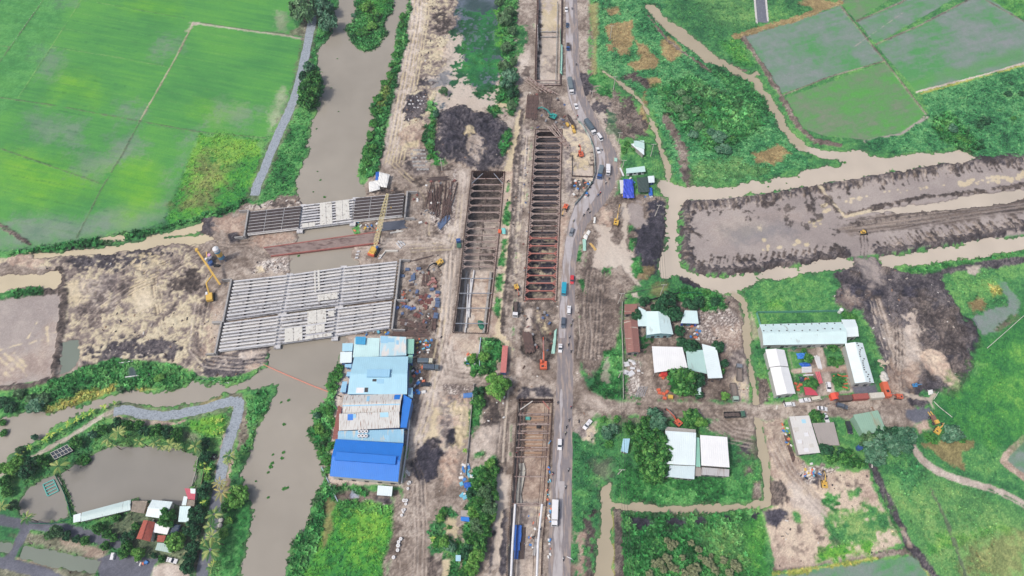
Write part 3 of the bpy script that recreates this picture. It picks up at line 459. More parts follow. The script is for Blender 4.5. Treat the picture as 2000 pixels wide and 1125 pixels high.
# south block between the canals
A('lush', [(1216,905),(1290,930),(1400,935),(1480,860),(1490,980),(1400,985),(1300,990),(1205,975)], e=2, j=1, veg=.42, vh=.5)
A('grass', [(1405,900),(1480,840),(1490,930),(1440,950),(1400,935)], e=2, j=2, veg=.5, vh=.5, op=.7)
A('lush', [(1216,1005),(1300,1003),(1400,1000),(1485,990),(1505,1180),(1216,1180)], e=1, j=1, veg=.95, vh=1.0)
A('haygrass', [(1380,1040),(1450,1020),(1460,1120),(1400,1120)], e=6, j=5, op=.5, veg=.7, vh=.8); A('grassb', [(1450,1020),(1485,1010),(1505,1125),(1465,1125)], e=3, j=2, op=.6, veg=.4)
for q in [[(1228,1012),(1260,1016),(1285,1022),(1280,1030),(1240,1028)],[(1295,1015),(1340,1016),(1345,1024),(1300,1024)],[(1355,1013),(1372,1012),(1370,1022),(1356,1022)],[(1452,1002),(1478,1000),(1475,1014),(1455,1014)],[(1418,1008),(1430,1008),(1428,1018),(1418,1016)]]:
    A('black', q, e=1, j=1.5, veg=.1, h=.2, hn=.4)
L('darkb', [(1205,998),(1208,1060),(1206,1140)], 4, e=.6, j=.8, h=.2, hn=.2); L('yellow', [(1197,1000),(1197,1140)], .9, j=.5)
A('mudd', [(1440,845),(1478,850),(1480,870),(1455,895),(1445,870)], e=3, j=3, op=.8, fill=.8); A('dark', [(1448,865),(1465,868),(1460,885),(1446,880)], j=1.5, hn=.4); A('darkb', [(1452,910),(1470,905),(1472,928),(1455,928)], j=1, h=.4, hn=.6, rub=.4); A('mudd', [(1470,940),(1488,938),(1488,972),(1470,972)], j=.6)
# south of the dirt road: soil in the yards
A('mudd', [(1170,808),(1300,812),(1290,830),(1240,835),(1180,822)], e=2, j=2, op=.7); A('mud', [(1380,815),(1478,820),(1478,850),(1440,860),(1420,850),(1385,840)], e=1.5, j=1.5, hn=.3)
tracks('mudl', [(1390,822),(1430,850),(1470,858)], 5, 2, op=.5)
# compound between the roads (scrap yard)
A('mudd', [(1218,600),(1250,590),(1400,575),(1440,580),(1460,640),(1465,780),(1220,785)], e=1.5, j=1, hn=.25, rub=.35)
A('lush', [(1225,655),(1275,660),(1270,680),(1250,700),(1245,780),(1220,780)], e=1, j=2, fill=.6, veg=.7, vh=.5); A('mud', [(1256,690),(1272,690),(1278,785),(1258,785)], e=1.5, j=.8)
A('rubble', [(1365,605),(1430,600),(1448,650),(1440,690),(1400,680),(1370,665)], e=2, j=2, rub=1.0, h=.2, hn=.6); A('clay', [(1395,640),(1445,635),(1448,680),(1415,690)], e=3, j=2, op=.6, rub=.8)
A('sitel', [(1425,690),(1460,680),(1466,780),(1425,780)], e=2, j=1.5, rub=.3); A('rubble', [(1228,700),(1250,705),(1255,770),(1228,775)], e=1.5, j=1.5, rub=.9)
A('lush', [(1300,575),(1330,560),(1400,575),(1420,600),(1400,605),(1350,600)], e=1.5, j=2, veg=.8, vh=.8); A('grass', [(1235,560),(1300,545),(1330,565),(1260,585)], e=2, j=2, veg=.5); A('dry', [(1268,555),(1305,555),(1300,575),(1270,575)], e=3, j=2, op=.6)
A('black', [(1310,538),(1350,535),(1380,555),(1350,560)], e=1, j=2, veg=.3)
# offices compound
A('grass', [(1432,560),(1520,545),(1620,530),(1640,560),(1620,590),(1645,610),(1600,612),(1480,612),(1460,590)], e=1.5, j=1.5, veg=.35, vh=.35)
A('grassb', [(1495,590),(1525,585),(1530,600),(1500,605)], e=3, j=1, op=.6, veg=.3)
A('grass', [(1462,600),(1480,612),(1500,680),(1515,770),(1520,782),(1480,785),(1470,700)], e=1, j=1, veg=.5, vh=.5); A('darkb', [(1478,735),(1500,740),(1505,785),(1482,788)], e=1, j=1.5, hn=.4, rub=.7)
A('grass', [(1695,640),(1720,700),(1728,740),(1708,750),(1700,720),(1688,660)], e=1, j=1.5, veg=.6, vh=.6); A('clay', [(1462,608),(1472,608),(1480,660),(1472,660)], e=1, j=1, op=.6)
OFF = [(1538,682),(1655,676),(1690,752),(1660,768),(1560,778)]
A('mud', OFF, e=.6, j=.3); A('grass', [(1540,686),(1575,686),(1580,718),(1548,722)], e=.8, j=.5, veg=.3, vh=.2); A('grass', [(1608,680),(1640,680),(1652,712),(1616,716)], e=.6, j=.3, veg=.5, vh=.4)
A('grass', [(1550,730),(1572,730),(1590,765),(1560,770)], e=.8, j=.6, veg=.4); A('grass', [(1624,730),(1652,728),(1660,762),(1630,766)], e=.6, j=.3, veg=.4); A('asph', [(1665,755),(1710,750),(1715,768),(1668,770)], e=1, j=.5)
L('mudl', [(1600,680),(1607,716),(1625,765)], 3, e=.6, j=.3); L('clay', [(1548,725),(1605,722),(1655,718)], 2, e=.5, j=.3)

# ---- river banks, north
A('lush', [(618,-70),(665,-70),(658,20),(648,70),(622,90),(620,110),(628,150),(630,175),(610,215),(604,250),(602,295),(584,340),(570,375),(540,392),(520,392),(515,365),(535,310),(560,250),(585,195),(600,140),(612,80),(618,40)], e=1, j=1.2, veg=.55, vh=.5)
A('mudd', [(600,-70),(616,-70),(608,60),(598,70),(560,68),(590,45),(604,20)], e=1.5, j=1.5, op=.7, rub=.2)
A('lush', [(812,-70),(795,-70),(780,45),(770,100),(760,150),(738,185),(720,212),(733,245),(710,290),(698,340),(715,352),(738,335),(748,290),(752,250),(768,190),(775,145),(790,110),(800,40)], e=1, j=1.2, veg=.95, vh=1.0)
A('yellow', [(752,150),(768,145),(748,210),(738,208)], e=2, j=2, op=.6, veg=.9, vh=1.0)
A('mudd', [(540,385),(600,378),(600,392),(540,392)], e=1, j=1.5, rub=.4)
A('lush', [(505,380),(530,378),(520,400),(500,405)], e=1, j=1.5, veg=.8, fill=.7)
# ---- south-west: canal banks, ponds, lanes
A('lush', [(40,770),(100,745),(165,718),(230,700),(255,705),(330,712),(390,738),(450,742),(515,715),(522,722),(480,745),(440,750),(380,742),(340,762),(300,760),(220,765),(150,790),(90,800),(50,798)], e=1, j=1.2, veg=.9, vh=.8)
A('yellow', [(90,798),(160,768),(225,750),(235,762),(150,792),(95,806)], e=1.5, j=1.5, veg=.9, vh=.6); A('yellow', [(270,758),(310,755),(305,766),(272,765)], e=1, j=1.2, veg=.8, vh=.6)
A('bluew', [(250,715),(262,712),(270,735),(248,738)], j=1, wet=.9)
A('lush', [(-120,760),(40,770),(50,800),(0,815),(-120,830)], e=1.5, j=1.5, veg=.9, vh=1.0); A('lush', [(-40,805),(5,810),(8,860),(-40,880)], j=1, veg=.9, vh=.9)
A('grass', [(-60,925),(70,868),(200,800),(235,790),(330,802),(400,790),(470,775),(535,757),(525,800),(500,835),(490,870),(475,920),(440,960),(430,1180),(-60,1180)], e=1, j=1, veg=.4, vh=.5)
A('lush', [(480,775),(530,762),(522,800),(500,830),(492,870),(472,900),(470,850),(478,800)], e=1, j=1.5, veg=.9, vh=.8); A('yellow', [(395,788),(435,772),(430,782),(400,792)], e=1, j=1, veg=.8)
A('grassb', [(365,820),(430,808),(445,815),(440,850),(420,852),(370,840)], e=1.5, j=1, veg=.6, vh=.5); A('mudd', [(470,800),(486,805),(485,850),(465,890),(460,870)], e=1, j=1.5, op=.9, hn=.3, veg=.2)
L('mudl', [(-40,945),(0,928),(70,890),(150,845),(205,810),(222,803)], 2.0, e=.6, j=.4, op=.85); L('clay', [(225,812),(260,822),(340,828),(360,822)], 1.6, j=.5); 
A('mudd', [(350,840),(385,848),(395,900),(385,980),(400,1100),(360,1125),(300,1100),(240,1060),(205,1035),(250,1000),(300,990),(360,985),(386,940),(388,885)], e=2, j=1, op=.6, hn=.2, veg=.2, rub=.3)
L('mudl', [(440,850),(432,890),(425,920)], 2, j=.6); L('clay', [(455,890),(445,930),(437,960)], 2.4, j=.7)
A('mudd', [(20,1045),(60,1040),(130,1048),(210,1075),(200,1095),(45,1060)], e=1.5, j=1, op=.8, rub=.4); A('clay', [(120,1055),(200,1075),(200,1090),(130,1068)], e=1.5, j=1.5, op=.7)
A('mudd', [(0,1085),(40,1092),(190,1118),(190,1180),(-60,1180),(-60,1080)], e=1.5, j=1, op=.8, rub=.5); L('tan', [(30,1090),(120,1110)], .8, j=.5)
A('mudl', [(295,1105),(330,1098),(370,1110),(370,1180),(290,1180)], e=1, j=.5)
for q in [[(-60,1008),(40,1022),(120,1032),(180,1048),(245,1062)],[(52,1030),(30,1070),(14,1100)],[(-60,1090),(14,1100),(80,1118),(130,1140)]]: L('asph', q, 4.2, e=.5, j=.3, veg=0)
A('asph', [(190,1092),(210,1085),(260,1082),(310,1092),(300,1110),(285,1180),(190,1180)], e=.6, j=.5)
A('lush', [(470,970),(488,985),(494,1010),(480,1060),(466,1125),(460,1180),(425,1180),(432,1050),(440,1000)], e=.8, j=1, veg=.25, vh=.3)
# ------------------------------------------------------------------ water: the ground sinks below the level of the sheets
WSD = np.full(GX.shape, 99, np.float32); WC = np.zeros(GX.shape + (3,), np.float32); WCL = np.zeros(GX.shape, np.int16); WJ = (NF - .5) * 2.2 + (NM2 - .5) * 2.2 + .1
C_RIV, C_TAN, C_CAN, C_PND, C_GRN, C_STR = S(166,159,147), S(212,198,168), S(205,193,177), S(146,142,134), S(126,136,124), S(184,172,148)
def W(cls, col, pts, open_w=None, dec=1.0):
    P = [(p.x, p.y) for p in Gs(pts)]; sl = region(P, 6 + (open_w or 0))
    if GX[sl].size == 0: return
    d = sdf(P, sl, open_w is None) - (open_w / 2 if open_w else 0)
    d = d + WJ[sl] * dec
    near = d < WSD[sl]
    c = np.array(col, np.float32)
    k = np.clip(0.5 - (d - WSD[sl]) / 6, 0, 1) if cls else near.astype(np.float32)
    first = (WSD[sl] > 6)
    k = np.where(first, (d < 6).astype(np.float32), np.where(d < 0, np.clip(k, 0, 1), 0))
    WC[sl] = WC[sl] * (1 - k[..., None]) + c * k[..., None]
    WCL[sl] = np.where(near & (d < 6), cls, WCL[sl]); WSD[sl] = np.minimum(WSD[sl], d)
RIVER = [(662,-70),(658,20),(645,70),(625,88),(617,105),(622,128),(628,150),(632,170),(622,200),(604,250),(600,300),(582,345),(574,372),(590,392),(600,430),(582,450),(578,470),(566,500),(568,530),(560,600),(540,640),(525,678),(520,712),(478,742),(475,752),(535,752),(528,795),(500,835),(492,875),(470,925),(480,960),(492,1000),(482,1060),(466,1125),(455,1180),(545,1180),(560,1090),(574,1050),(598,1025),(612,980),(634,930),(622,880),(606,840),(616,800),(638,785),(642,745),(660,705),(668,680),(690,600),(700,510),(688,500),(692,470),(688,440),(705,400),(718,375),(700,340),(712,290),(735,245),(722,210),(740,185),(762,150),(770,110),(778,50),(795,20),(812,-70)]
W(1, C_RIV, RIVER)
W(1, C_RIV, [(525,712),(470,745),(440,752),(380,745),(340,765),(300,763),(220,768),(150,795),(95,806),(55,800),(30,812),(0,820),(-120,830),(-120,960),(-20,918),(0,905),(40,878),(90,842),(140,812),(200,795),(232,783),(290,795),(330,798),(400,783),(440,770),(490,762),(540,750)])
W(2, C_TAN, [(285,462),(395,434),(393,448),(380,458),(290,468)], dec=.6)
W(2, C_TAN, [(195,462),(245,458),(242,470),(200,472)], dec=.6)
W(2, C_TAN, [(66,496),(120,492),(200,484),(300,466),(400,456),(418,466),(400,474),(330,478),(220,494),(140,500),(66,503)], dec=.6)
W(2, C_TAN, [(-120,536),(0,536),(60,533),(108,530),(118,540),(108,562),(60,556),(0,572),(-120,580)], dec=.8)
W(4, C_GRN, [(122,668),(150,666),(156,690),(152,705),(135,725),(112,735)], dec=.7); WG = S(196,204,184)
W(3, C_PND, [(185,880),(230,868),(340,872),(384,888),(382,935),(362,965),(355,985),(258,976),(150,1012),(142,985),(118,925),(140,910)], dec=.5)
W(3, C_PND, [(82,935),(110,925),(120,945),(136,1008),(100,1022),(60,1018),(38,1006),(34,985),(55,955)], dec=.5)
W(4, C_GRN, [(46,1064),(110,1076),(194,1097),(186,1122),(110,1110),(36,1090)], dec=.4); W(4, C_GRN, [(-60,1050),(28,1060),(18,1082),(-60,1072)], dec=.4)
W(5, C_CAN, [(1288,350),(1312,352),(1345,364),(1400,366),(1480,354),(1560,341),(1594,328),(1640,322),(1648,315),(1600,308),(1562,288),(1575,286),(1610,292),(1692,296),(1700,305),(1750,308),(1790,298),(1830,300),(1868,293),(1905,308),(1895,318),(1830,320),(1760,334),(1700,342),(1620,356),(1500,376),(1400,389),(1330,389),(1326,420),(1325,480),(1334,522),(1370,540),(1420,541),(1520,524),(1640,505),(1666,508),(1668,520),(1620,528),(1560,535),(1470,555),(1440,570),(1410,572),(1370,556),(1330,540),(1296,540),(1284,520),(1300,480),(1302,420),(1302,385),(1286,370)])
W(5, C_CAN, [(1712,502),(1800,490),(1900,471),(2000,460),(2150,440),(2150,466),(2000,488),(1900,504),(1800,517),(1742,524),(1716,512)])
W(5, C_CAN, [(1705,413),(1760,402),(1850,392),(1880,382),(1960,374),(2150,355),(2150,374),(2000,386),(1960,396),(1900,404),(1850,410),(1800,411),(1770,418),(1740,412)], dec=.6)
W(6, C_STR, [(1270,14),(1290,38),(1302,46)], 7.4, .7); W(6, C_STR, [(1310,52),(1340,75),(1365,95),(1385,112)], 9.8, .7)
W(6, C_STR, [(1385,112),(1415,124),(1440,140),(1478,158),(1482,172),(1500,190),(1512,215),(1522,225),(1527,245),(1548,268),(1570,288)], 5.5, .8)
W(6, C_STR, [(1436,140),(1462,150),(1478,142)], 4, .8)
W(6, C_STR, [(1178,138),(1195,150),(1220,168),(1245,190),(1258,205),(1268,225),(1282,260),(1290,290),(1303,320),(1308,352)], 2.6, .6)
W(6, C_STR, [(1432,572),(1450,585),(1458,610),(1460,680),(1470,740),(1477,786)], 2.9, .5)
W(6, C_STR, [(1481,822),(1487,860),(1496,920),(1500,985),(1450,990),(1380,994),(1300,995),(1240,990),(1190,985)], 3.1, .5)
W(6, C_STR, [(1176,950),(1192,945),(1196,985),(1198,1060),(1196,1180),(1162,1180),(1164,1080),(1172,1010)], None, .6)
W(1, C_RIV, [(900,-70),(905,-70),(905,-69)], None, .1)
nt_ = np.clip((NB - .5) * .14 + (NM - .5) * .06 + 1, .85, 1.15)[..., None]; WC *= nt_
# islands of floating plants stay above the water
def ISL(pts):
    P = [(p.x, p.y) for p in Gs(pts)]; sl = region(P, 5); d = sdf(P, sl) + WJ[sl]
    WSD[sl] = np.maximum(WSD[sl], -d); m = np.clip(.5 - d, 0, 1); apply(sl, m, 'lush', None, 1, 0, 0, .95, .8, 0, 0, 0)
ISL([(685,-70),(775,-70),(767,25),(748,45),(756,65),(742,90),(716,102),(696,94),(672,58),(676,48),(692,46),(694,10)])
A('grassb', [(715,0),(765,0),(745,35),(712,40)], e=2, j=3, op=.7, veg=.8, vh=.6)
ISL([(148,885),(175,880),(178,900),(160,915),(147,905)])
wd = np.clip(-WSD, 0, 4)
land = np.clip(WSD / 1.5, 0, 1)
HT *= land; HT -= np.clip(wd * 1.2 + .25 * (1 - land), 0, 2.2)
VEG *= (WSD > -.2); RUB *= (WSD > .3)
bank = np.clip(1 - np.abs(WSD - .1) / 1.0, 0, 1)[..., None] * .45; COL = COL * (1 - bank) + np.array(S(96, 84, 78), np.float32) * bank * 1.0
# ------------------------------------------------------------------ roads: flat beds
RL = [(1103,-40),(1104,0),(1105,50),(1104,100),(1105,150),(1109,185),(1118,215),(1136,245),(1152,272),(1162,300),(1163,335),(1156,360),(1140,382),(1122,402),(1112,430),(1104,470),(1099,510),(1095,560),(1092,610),(1090,660),(1088,710),(1086,760),(1083,820),(1080,880),(1077,940),(1075,1000),(1072,1060),(1070,1180)]
RM = [(1118,-40),(1119,0),(1120,50),(1119,100),(1121,150),(1127,185),(1139,215),(1154,245),(1172,272),(1182,300),(1182,335),(1176,362),(1164,385),(1150,405),(1134,430),(1121,470),(1115,510),(1112,560),(1109,610),(1107,660),(1105,710),(1102,760),(1099,820),(1097,880),(1094,940),(1098,1000),(1096,1060),(1094,1180)]
RR = [(1126,-40),(1127,0),(1129,50),(1131,100),(1133,150),(1142,185),(1158,215),(1174,245),(1190,272),(1204,300),(1207,335),(1200,362),(1186,390),(1166,415),(1146,440),(1131,475),(1125,515),(1123,560),(1122,610),(1121,660),(1120,710),(1119,760),(1118,820),(1118,880),(1117,940),(1116,1000),(1115,1060),(1113,1180)]
for P in (RL + RR[::-1],):
    Q = [(p.x, p.y) for p in Gs(P)]; sl = region(Q, 8); d = sdf(Q, sl); k = np.clip(d / 3, 0, 1); HT[sl] = HT[sl] * k - .04 * (1 - k)
    WSD[sl] = np.where(d < 3, 50, WSD[sl]); VEG[sl] *= (d > .8); RUB[sl] *= (d > .8)
def flatten(P, w_=None, z=-.03, pad=1.5):
    Q = [(p.x, p.y) for p in Gs(P)]; sl = region(Q, 6 + (w_ or 0)); d = sdf(Q, sl, w_ is None) - (w_ / 2 if w_ else 0); k = np.clip((d - pad * .3) / pad, 0, 1)
    HT[sl] = HT[sl] * k + z * (1 - k); VEG[sl] *= (d > 0); RUB[sl] *= (d > 0)
GP1 = [(612,-60),(612,0),(610,40),(602,80),(594,118),(584,160),(574,195),(560,228),(543,265),(528,300),(515,335),(503,360),(497,382)]
GP2 = [(222,804),(245,800),(275,808),(315,813),(350,809),(400,798),(430,789),(450,784),(464,784)]
GP3 = [(462,780),(467,790),(466,802),(462,818),(452,845),(442,880),(434,915),(428,950),(421,985),(416,1015),(408,1055),(398,1100),(390,1160)]
[L('mudd', P_, 7.4, e=1.5, j=1.6, op=.55) for P_ in (GP1, GP2, GP3)]; flatten(GP1, 5.5); flatten(GP2, 5.5); flatten(GP3, 5.2); flatten([(1484,-60),(1489,44)], 8)
# pits are cut out of the ground
PITS = {'top': [(1050,-60),(1099,-60),(1099,30),(1097,120),(1096,168),(1045,168),(1046,100),(1049,20)],
        'long': [(1046,253),(1098,253),(1096,330),(1094,420),(1090,510),(1087,588),(1022,588),(1028,510),(1034,420),(1040,330)],
        'left': [(922,334),(986,336),(976,450),(964,560),(953,652),(884,650),(896,560),(908,450)],
        'south': [(1012,780),(1080,780),(1076,860),(1070,960),(1060,1060),(1056,1180),(988,1180),(992,1060),(999,960),(1006,860)]}
HOLE = np.zeros(GX.shape, bool)
for P in PITS.values():
    Q = [(p.x, p.y) for p in Gs(P)]; sl = region(Q, 4); d = sdf(Q, sl); HOLE[sl] |= d < -.2; VEG[sl] *= d > 1; RUB[sl] *= d > .6
    HT[sl] = HT[sl] * np.clip(d / 2, 0, 1)

# ------------------------------------------------------------------ materials
MATS = {}
def mat(name, col=(.5, .5, .5), rough=.7, metal=0.0, noise=.10, scale=1.5, bump=0.0, attr=None, wet=False, emis=None, spec=.5, stripes=None, rust=None, alpha=None):
    if name in MATS: return MATS[name]
    m = bpy.data.materials.new(name); m.use_nodes = True; n = m.node_tree; b = n.nodes['Principled BSDF']; l = n.links
    b.inputs['Roughness'].default_value = rough; b.inputs['Metallic'].default_value = metal; b.inputs['Specular IOR Level'].default_value = spec
    tc = n.nodes.new('ShaderNodeTexCoord'); nz = n.nodes.new('ShaderNodeTexNoise'); nz.inputs['Scale'].default_value = scale; nz.inputs['Detail'].default_value = 5
    l.new(tc.outputs['Object'], nz.inputs['Vector'])
    mr = n.nodes.new('ShaderNodeMapRange'); mr.inputs[1].default_value = .25; mr.inputs[2].default_value = .75; mr.inputs[3].default_value = 1 - noise; mr.inputs[4].default_value = 1 + noise
    l.new(nz.outputs['Fac'], mr.inputs[0])
    mx = n.nodes.new('ShaderNodeVectorMath'); mx.operation = 'SCALE'; l.new(mr.outputs[0], mx.inputs['Scale'])
    if attr:
        a = n.nodes.new('ShaderNodeAttribute'); a.attribute_name = attr; src = a.outputs['Color']
    else:
        r = n.nodes.new('ShaderNodeRGB'); r.outputs[0].default_value = (*col[:3], 1); src = r.outputs[0]
    if stripes:                                            # (axis, pitch in m, strength): corrugation in the sheet
        sx = n.nodes.new('ShaderNodeSeparateXYZ'); l.new(tc.outputs['Object'], sx.inputs[0])
        k = n.nodes.new('ShaderNodeMath'); k.operation = 'MULTIPLY'; k.inputs[1].default_value = 6.2832 / stripes[1]; l.new(sx.outputs['XYZ'.index(stripes[0])], k.inputs[0])
        s_ = n.nodes.new('ShaderNodeMath'); s_.operation = 'SINE'; l.new(k.outputs[0], s_.inputs[0])
        bp = n.nodes.new('ShaderNodeBump'); bp.inputs['Strength'].default_value = stripes[2]; bp.inputs['Distance'].default_value = .06; l.new(s_.outputs[0], bp.inputs['Height']); l.new(bp.outputs[0], b.inputs['Normal'])
    if rust:                                               # (colour, coverage, scale, stretch axis): stains
        mp = n.nodes.new('ShaderNodeMapping'); mp.inputs['Scale'].default_value = rust[3]; l.new(tc.outputs['Object'], mp.inputs[0])
        z = n.nodes.new('ShaderNodeTexNoise'); z.inputs['Scale'].default_value = rust[2]; z.inputs['Detail'].default_value = 6; l.new(mp.outputs[0], z.inputs['Vector'])
        q = n.nodes.new('ShaderNodeMapRange'); q.inputs[1].default_value = 1 - rust[1]; q.inputs[2].default_value = 1 - rust[1] + .12; l.new(z.outputs['Fac'], q.inputs[0])
        mm = n.nodes.new('ShaderNodeMix'); mm.data_type = 'RGBA'; l.new(q.outputs[0], mm.inputs[0]); l.new(src, mm.inputs[6]); mm.inputs[7].default_value = (*rust[0][:3], 1); src = mm.outputs[2]
    l.new(src, mx.inputs[0]); l.new(mx.outputs[0], b.inputs['Base Color'])
    if bump:
        n2 = n.nodes.new('ShaderNodeTexNoise'); n2.inputs['Scale'].default_value = scale * 1.7; n2.inputs['Detail'].default_value = 6; l.new(tc.outputs['Object'], n2.inputs['Vector'])
        bp = n.nodes.new('ShaderNodeBump'); bp.inputs['Strength'].default_value = .8; bp.inputs['Distance'].default_value = bump; l.new(n2.outputs['Fac'], bp.inputs['Height']); l.new(bp.outputs[0], b.inputs['Normal'])
    if wet:
        a2 = n.nodes.new('ShaderNodeAttribute'); a2.attribute_name = 'Wet'; q = n.nodes.new('ShaderNodeMapRange'); q.inputs[3].default_value = .95; q.inputs[4].default_value = .22
        l.new(a2.outputs['Fac'], q.inputs[0]); l.new(q.outputs[0], b.inputs['Roughness'])
    MATS[name] = m; return m
def new_obj(name, me, parent=None):
    o = bpy.data.objects.new(name, me); COLL.objects.link(o)
    if parent: o.parent = parent
    return o
def np_mesh(name, V, F, m, smooth=False, cols=None, wet=None):
    """V (n,3), F (k,3|4) arrays"""
    me = bpy.data.meshes.new(name); V = np.ascontiguousarray(V, np.float32); F = np.ascontiguousarray(F, np.int32); k = F.shape[1]
    me.vertices.add(len(V)); me.vertices.foreach_set('co', V.ravel()); me.loops.add(F.size); me.loops.foreach_set('vertex_index', F.ravel())
    me.polygons.add(len(F)); me.polygons.foreach_set('loop_start', np.arange(0, F.size, k, dtype=np.int32)); me.polygons.foreach_set('loop_total', np.full(len(F), k, np.int32))
    me.update(calc_edges=True)
    me.polygons.foreach_set('use_smooth', np.full(len(F), smooth))
    if cols is not None:
        a = me.color_attributes.new('Col', 'FLOAT_COLOR', 'POINT'); a.data.foreach_set('color', np.concatenate([cols, np.ones((len(V), 1))], 1).astype(np.float32).ravel())
    if wet is not None:
        a = me.attributes.new('Wet', 'FLOAT', 'POINT'); a.data.foreach_set('value', wet.astype(np.float32).ravel())
    me.materials.append(m); return me
def grid_part(name, mask, Z, C_, m, kind='structure', wet=None, label=None):
    nj, ni = GX.shape; fm = mask[:-1, :-1]
    idx = np.arange(nj * ni).reshape(nj, ni)
    q = np.stack([idx[:-1, :-1][fm], idx[:-1, 1:][fm], idx[1:, 1:][fm], idx[1:, :-1][fm]], 1)
    if len(q) == 0: return
    u, inv = np.unique(q, return_inverse=True)
    V = np.stack([GX.ravel()[u], GY.ravel()[u], Z.ravel()[u]], 1)
    me = np_mesh(name, V, inv.reshape(q.shape), m, True, C_.reshape(-1, 3)[u], None if wet is None else wet.ravel()[u])
    o = new_obj(name, me); o['kind'] = kind
    return o
M_GROUND = mat('ground', attr='Col', wet=True, noise=.17, scale=1.9, bump=.14, spec=.4)
M_FIELD = mat('paddy', attr='Col', wet=True, noise=.12, scale=1.8, bump=.05, spec=.3)
M_WATER = mat('water', attr='Col', rough=.12, noise=.05, scale=.07, bump=.012, spec=.35)
hole = HOLE | np.roll(HOLE, -1, 0) & False
field = (CLS == 1); pad_ = (CLS == 3)
# outer skirt keeps the ground going to the horizon: edge rows are stretched far out
NZ = HT.copy()
g = grid_part('ground', ~hole & ~field & ~pad_, NZ, COL, M_GROUND, wet=WET)
grid_part('rice_field', field & ~hole, NZ, COL, M_FIELD, wet=WET * .6)
grid_part('flooded_paddy', pad_, NZ, COL, M_FIELD, wet=WET)
for c, nm in ((1, 'river'), (2, 'site_puddle'), (3, 'fish_pond'), (4, 'green_pond'), (5, 'canal'), (6, 'stream')):
    grid_part(nm, (WCL == c) & (WSD < 1.6), np.full(GX.shape, -.45, np.float32), WC, M_WATER)
def far_ground():
    x0, x1, y0, y1, R = float(XS[0]), float(XS[-1]), float(YS[0]), float(YS[-1]), 9000.0
    V = [(x0, y0, 0), (x1, y0, 0), (x1, y1, 0), (x0, y1, 0), (-R, -R, 0), (R, -R, 0), (R, R, 0), (-R, R, 0)]
    c = np.array([S(78, 142, 76)] * 8, np.float32)
    me = np_mesh('terrain', np.array(V), np.array([(0, 4, 5, 1), (1, 5, 6, 2), (2, 6, 7, 3), (3, 7, 4, 0)]), mat('far_ground', S(84, 140, 80), .95, noise=.3, scale=.02))
    o = new_obj('terrain', me); o['kind'] = 'structure'
far_ground()
def strip(name, Lp, Rp, z, m, nsub=4, jag=0.0, parent=None):
    """road sheet between two edges; jag in metres roughens both"""
    def dens(P):
        out = []
        for i in range(len(P) - 1):
            for k in range(nsub):
                t = k / nsub; out.append(P[i].lerp(P[i + 1], t))
        out.append(P[-1]); return out
    a, b = dens(Gs(Lp)), dens(Gs(Rp)); V = []; r_ = random.Random(len(a)); n = 6
    for p, q in zip(a, b):
        ja, jb = r_.uniform(-jag, jag), r_.uniform(-jag, jag); d = (q - p).normalized()
        p2, q2 = p - d * ja, q + d * jb
        for k in range(n + 1): v = p2.lerp(q2, k / n); V.append((v.x, v.y, z))
    F = [(i * (n + 1) + k, i * (n + 1) + k + 1, (i + 1) * (n + 1) + k + 1, (i + 1) * (n + 1) + k) for i in range(len(a) - 1) for k in range(n)]
    V = np.array(V, np.float32)
    me = np_mesh(name, V, np.array(F), m, True); return new_obj(name, me, parent)
def path_strip(name, P, w_, z, m, jag=.2):
    Q = Gs(P); a, b = [], []
    for i, p in enumerate(Q):
        t = (Q[min(i + 1, len(Q) - 1)] - Q[max(i - 1, 0)]).normalized(); nrm = Vector((-t.y, t.x, 0))
        a.append(p + nrm * w_ / 2); b.append(p - nrm * w_ / 2)
    V = []; F = []; r_ = random.Random(len(Q)); ns = 5
    seq = []
    for i in range(len(Q) - 1):
        for k in range(ns): t = k / ns; seq.append((a[i].lerp(a[i + 1], t), b[i].lerp(b[i + 1], t)))
    seq.append((a[-1], b[-1]))
    for p, q in seq:
        d = (q - p).normalized(); p = p - d * r_.uniform(-jag, jag); q = q + d * r_.uniform(-jag, jag)
        for k in range(5): v = p.lerp(q, k / 4); V.append((v.x, v.y, z))
    F = [(i * 5 + k, i * 5 + k + 1, (i + 1) * 5 + k + 1, (i + 1) * 5 + k) for i in range(len(seq) - 1) for k in range(4)]
    o = new_obj(name, np_mesh(name, np.array(V), np.array(F), m, True)); o['kind'] = 'structure'; return o
def road_mat(name, base, dust, cov, scale, stretch=(1, .12, 1), noise=.08):
    return mat(name, base, .85, noise=noise, scale=.6, rust=(dust, cov, scale, stretch), bump=.01)
M_ASPH = road_mat('asphalt', S(138,131,133), S(168,153,144), .52, .9)
M_CONC = road_mat('road_concrete', S(188,182,184), S(158,146,140), .52, .5)
ROADO = strip('road', RL, RR, .012, M_ASPH, jag=.12); ROADO['kind'] = 'structure'
def mixp(a, b, t): return [(p[0] + (q[0] - p[0]) * t, p[1] + (q[1] - p[1]) * t) for p, q in zip(a, b)]
nb = 18
o = strip('road_concrete_lane', mixp(RL, RM, .06)[:nb], mixp(RL, RM, .97)[:nb], .03, M_CONC, jag=.1); o['kind'] = 'structure'
o = strip('road_patch', mixp(RL, RM, .12)[nb-1:nb+2], mixp(RL, RM, .85)[nb-1:nb+2], .03, M_CONC, jag=.3); o['kind'] = 'structure'
o = strip('road_patch', mixp(RL, RR, .22)[24:], mixp(RL, RR, .62)[24:], .03, road_mat('road_patch', S(186,180,180), S(150,142,142), .5, .6), jag=.35); o['kind'] = 'structure'
o = strip('road_patch', mixp(RL, RR, .28)[21:26], mixp(RL, RR, .42)[21:26], .05, M_CONC, jag=.35); o['kind'] = 'structure'
M_GRAV = road_mat('gravel', S(162,172,182), S(136,144,152), .5, 1.4, (1, 1, 1), .16)
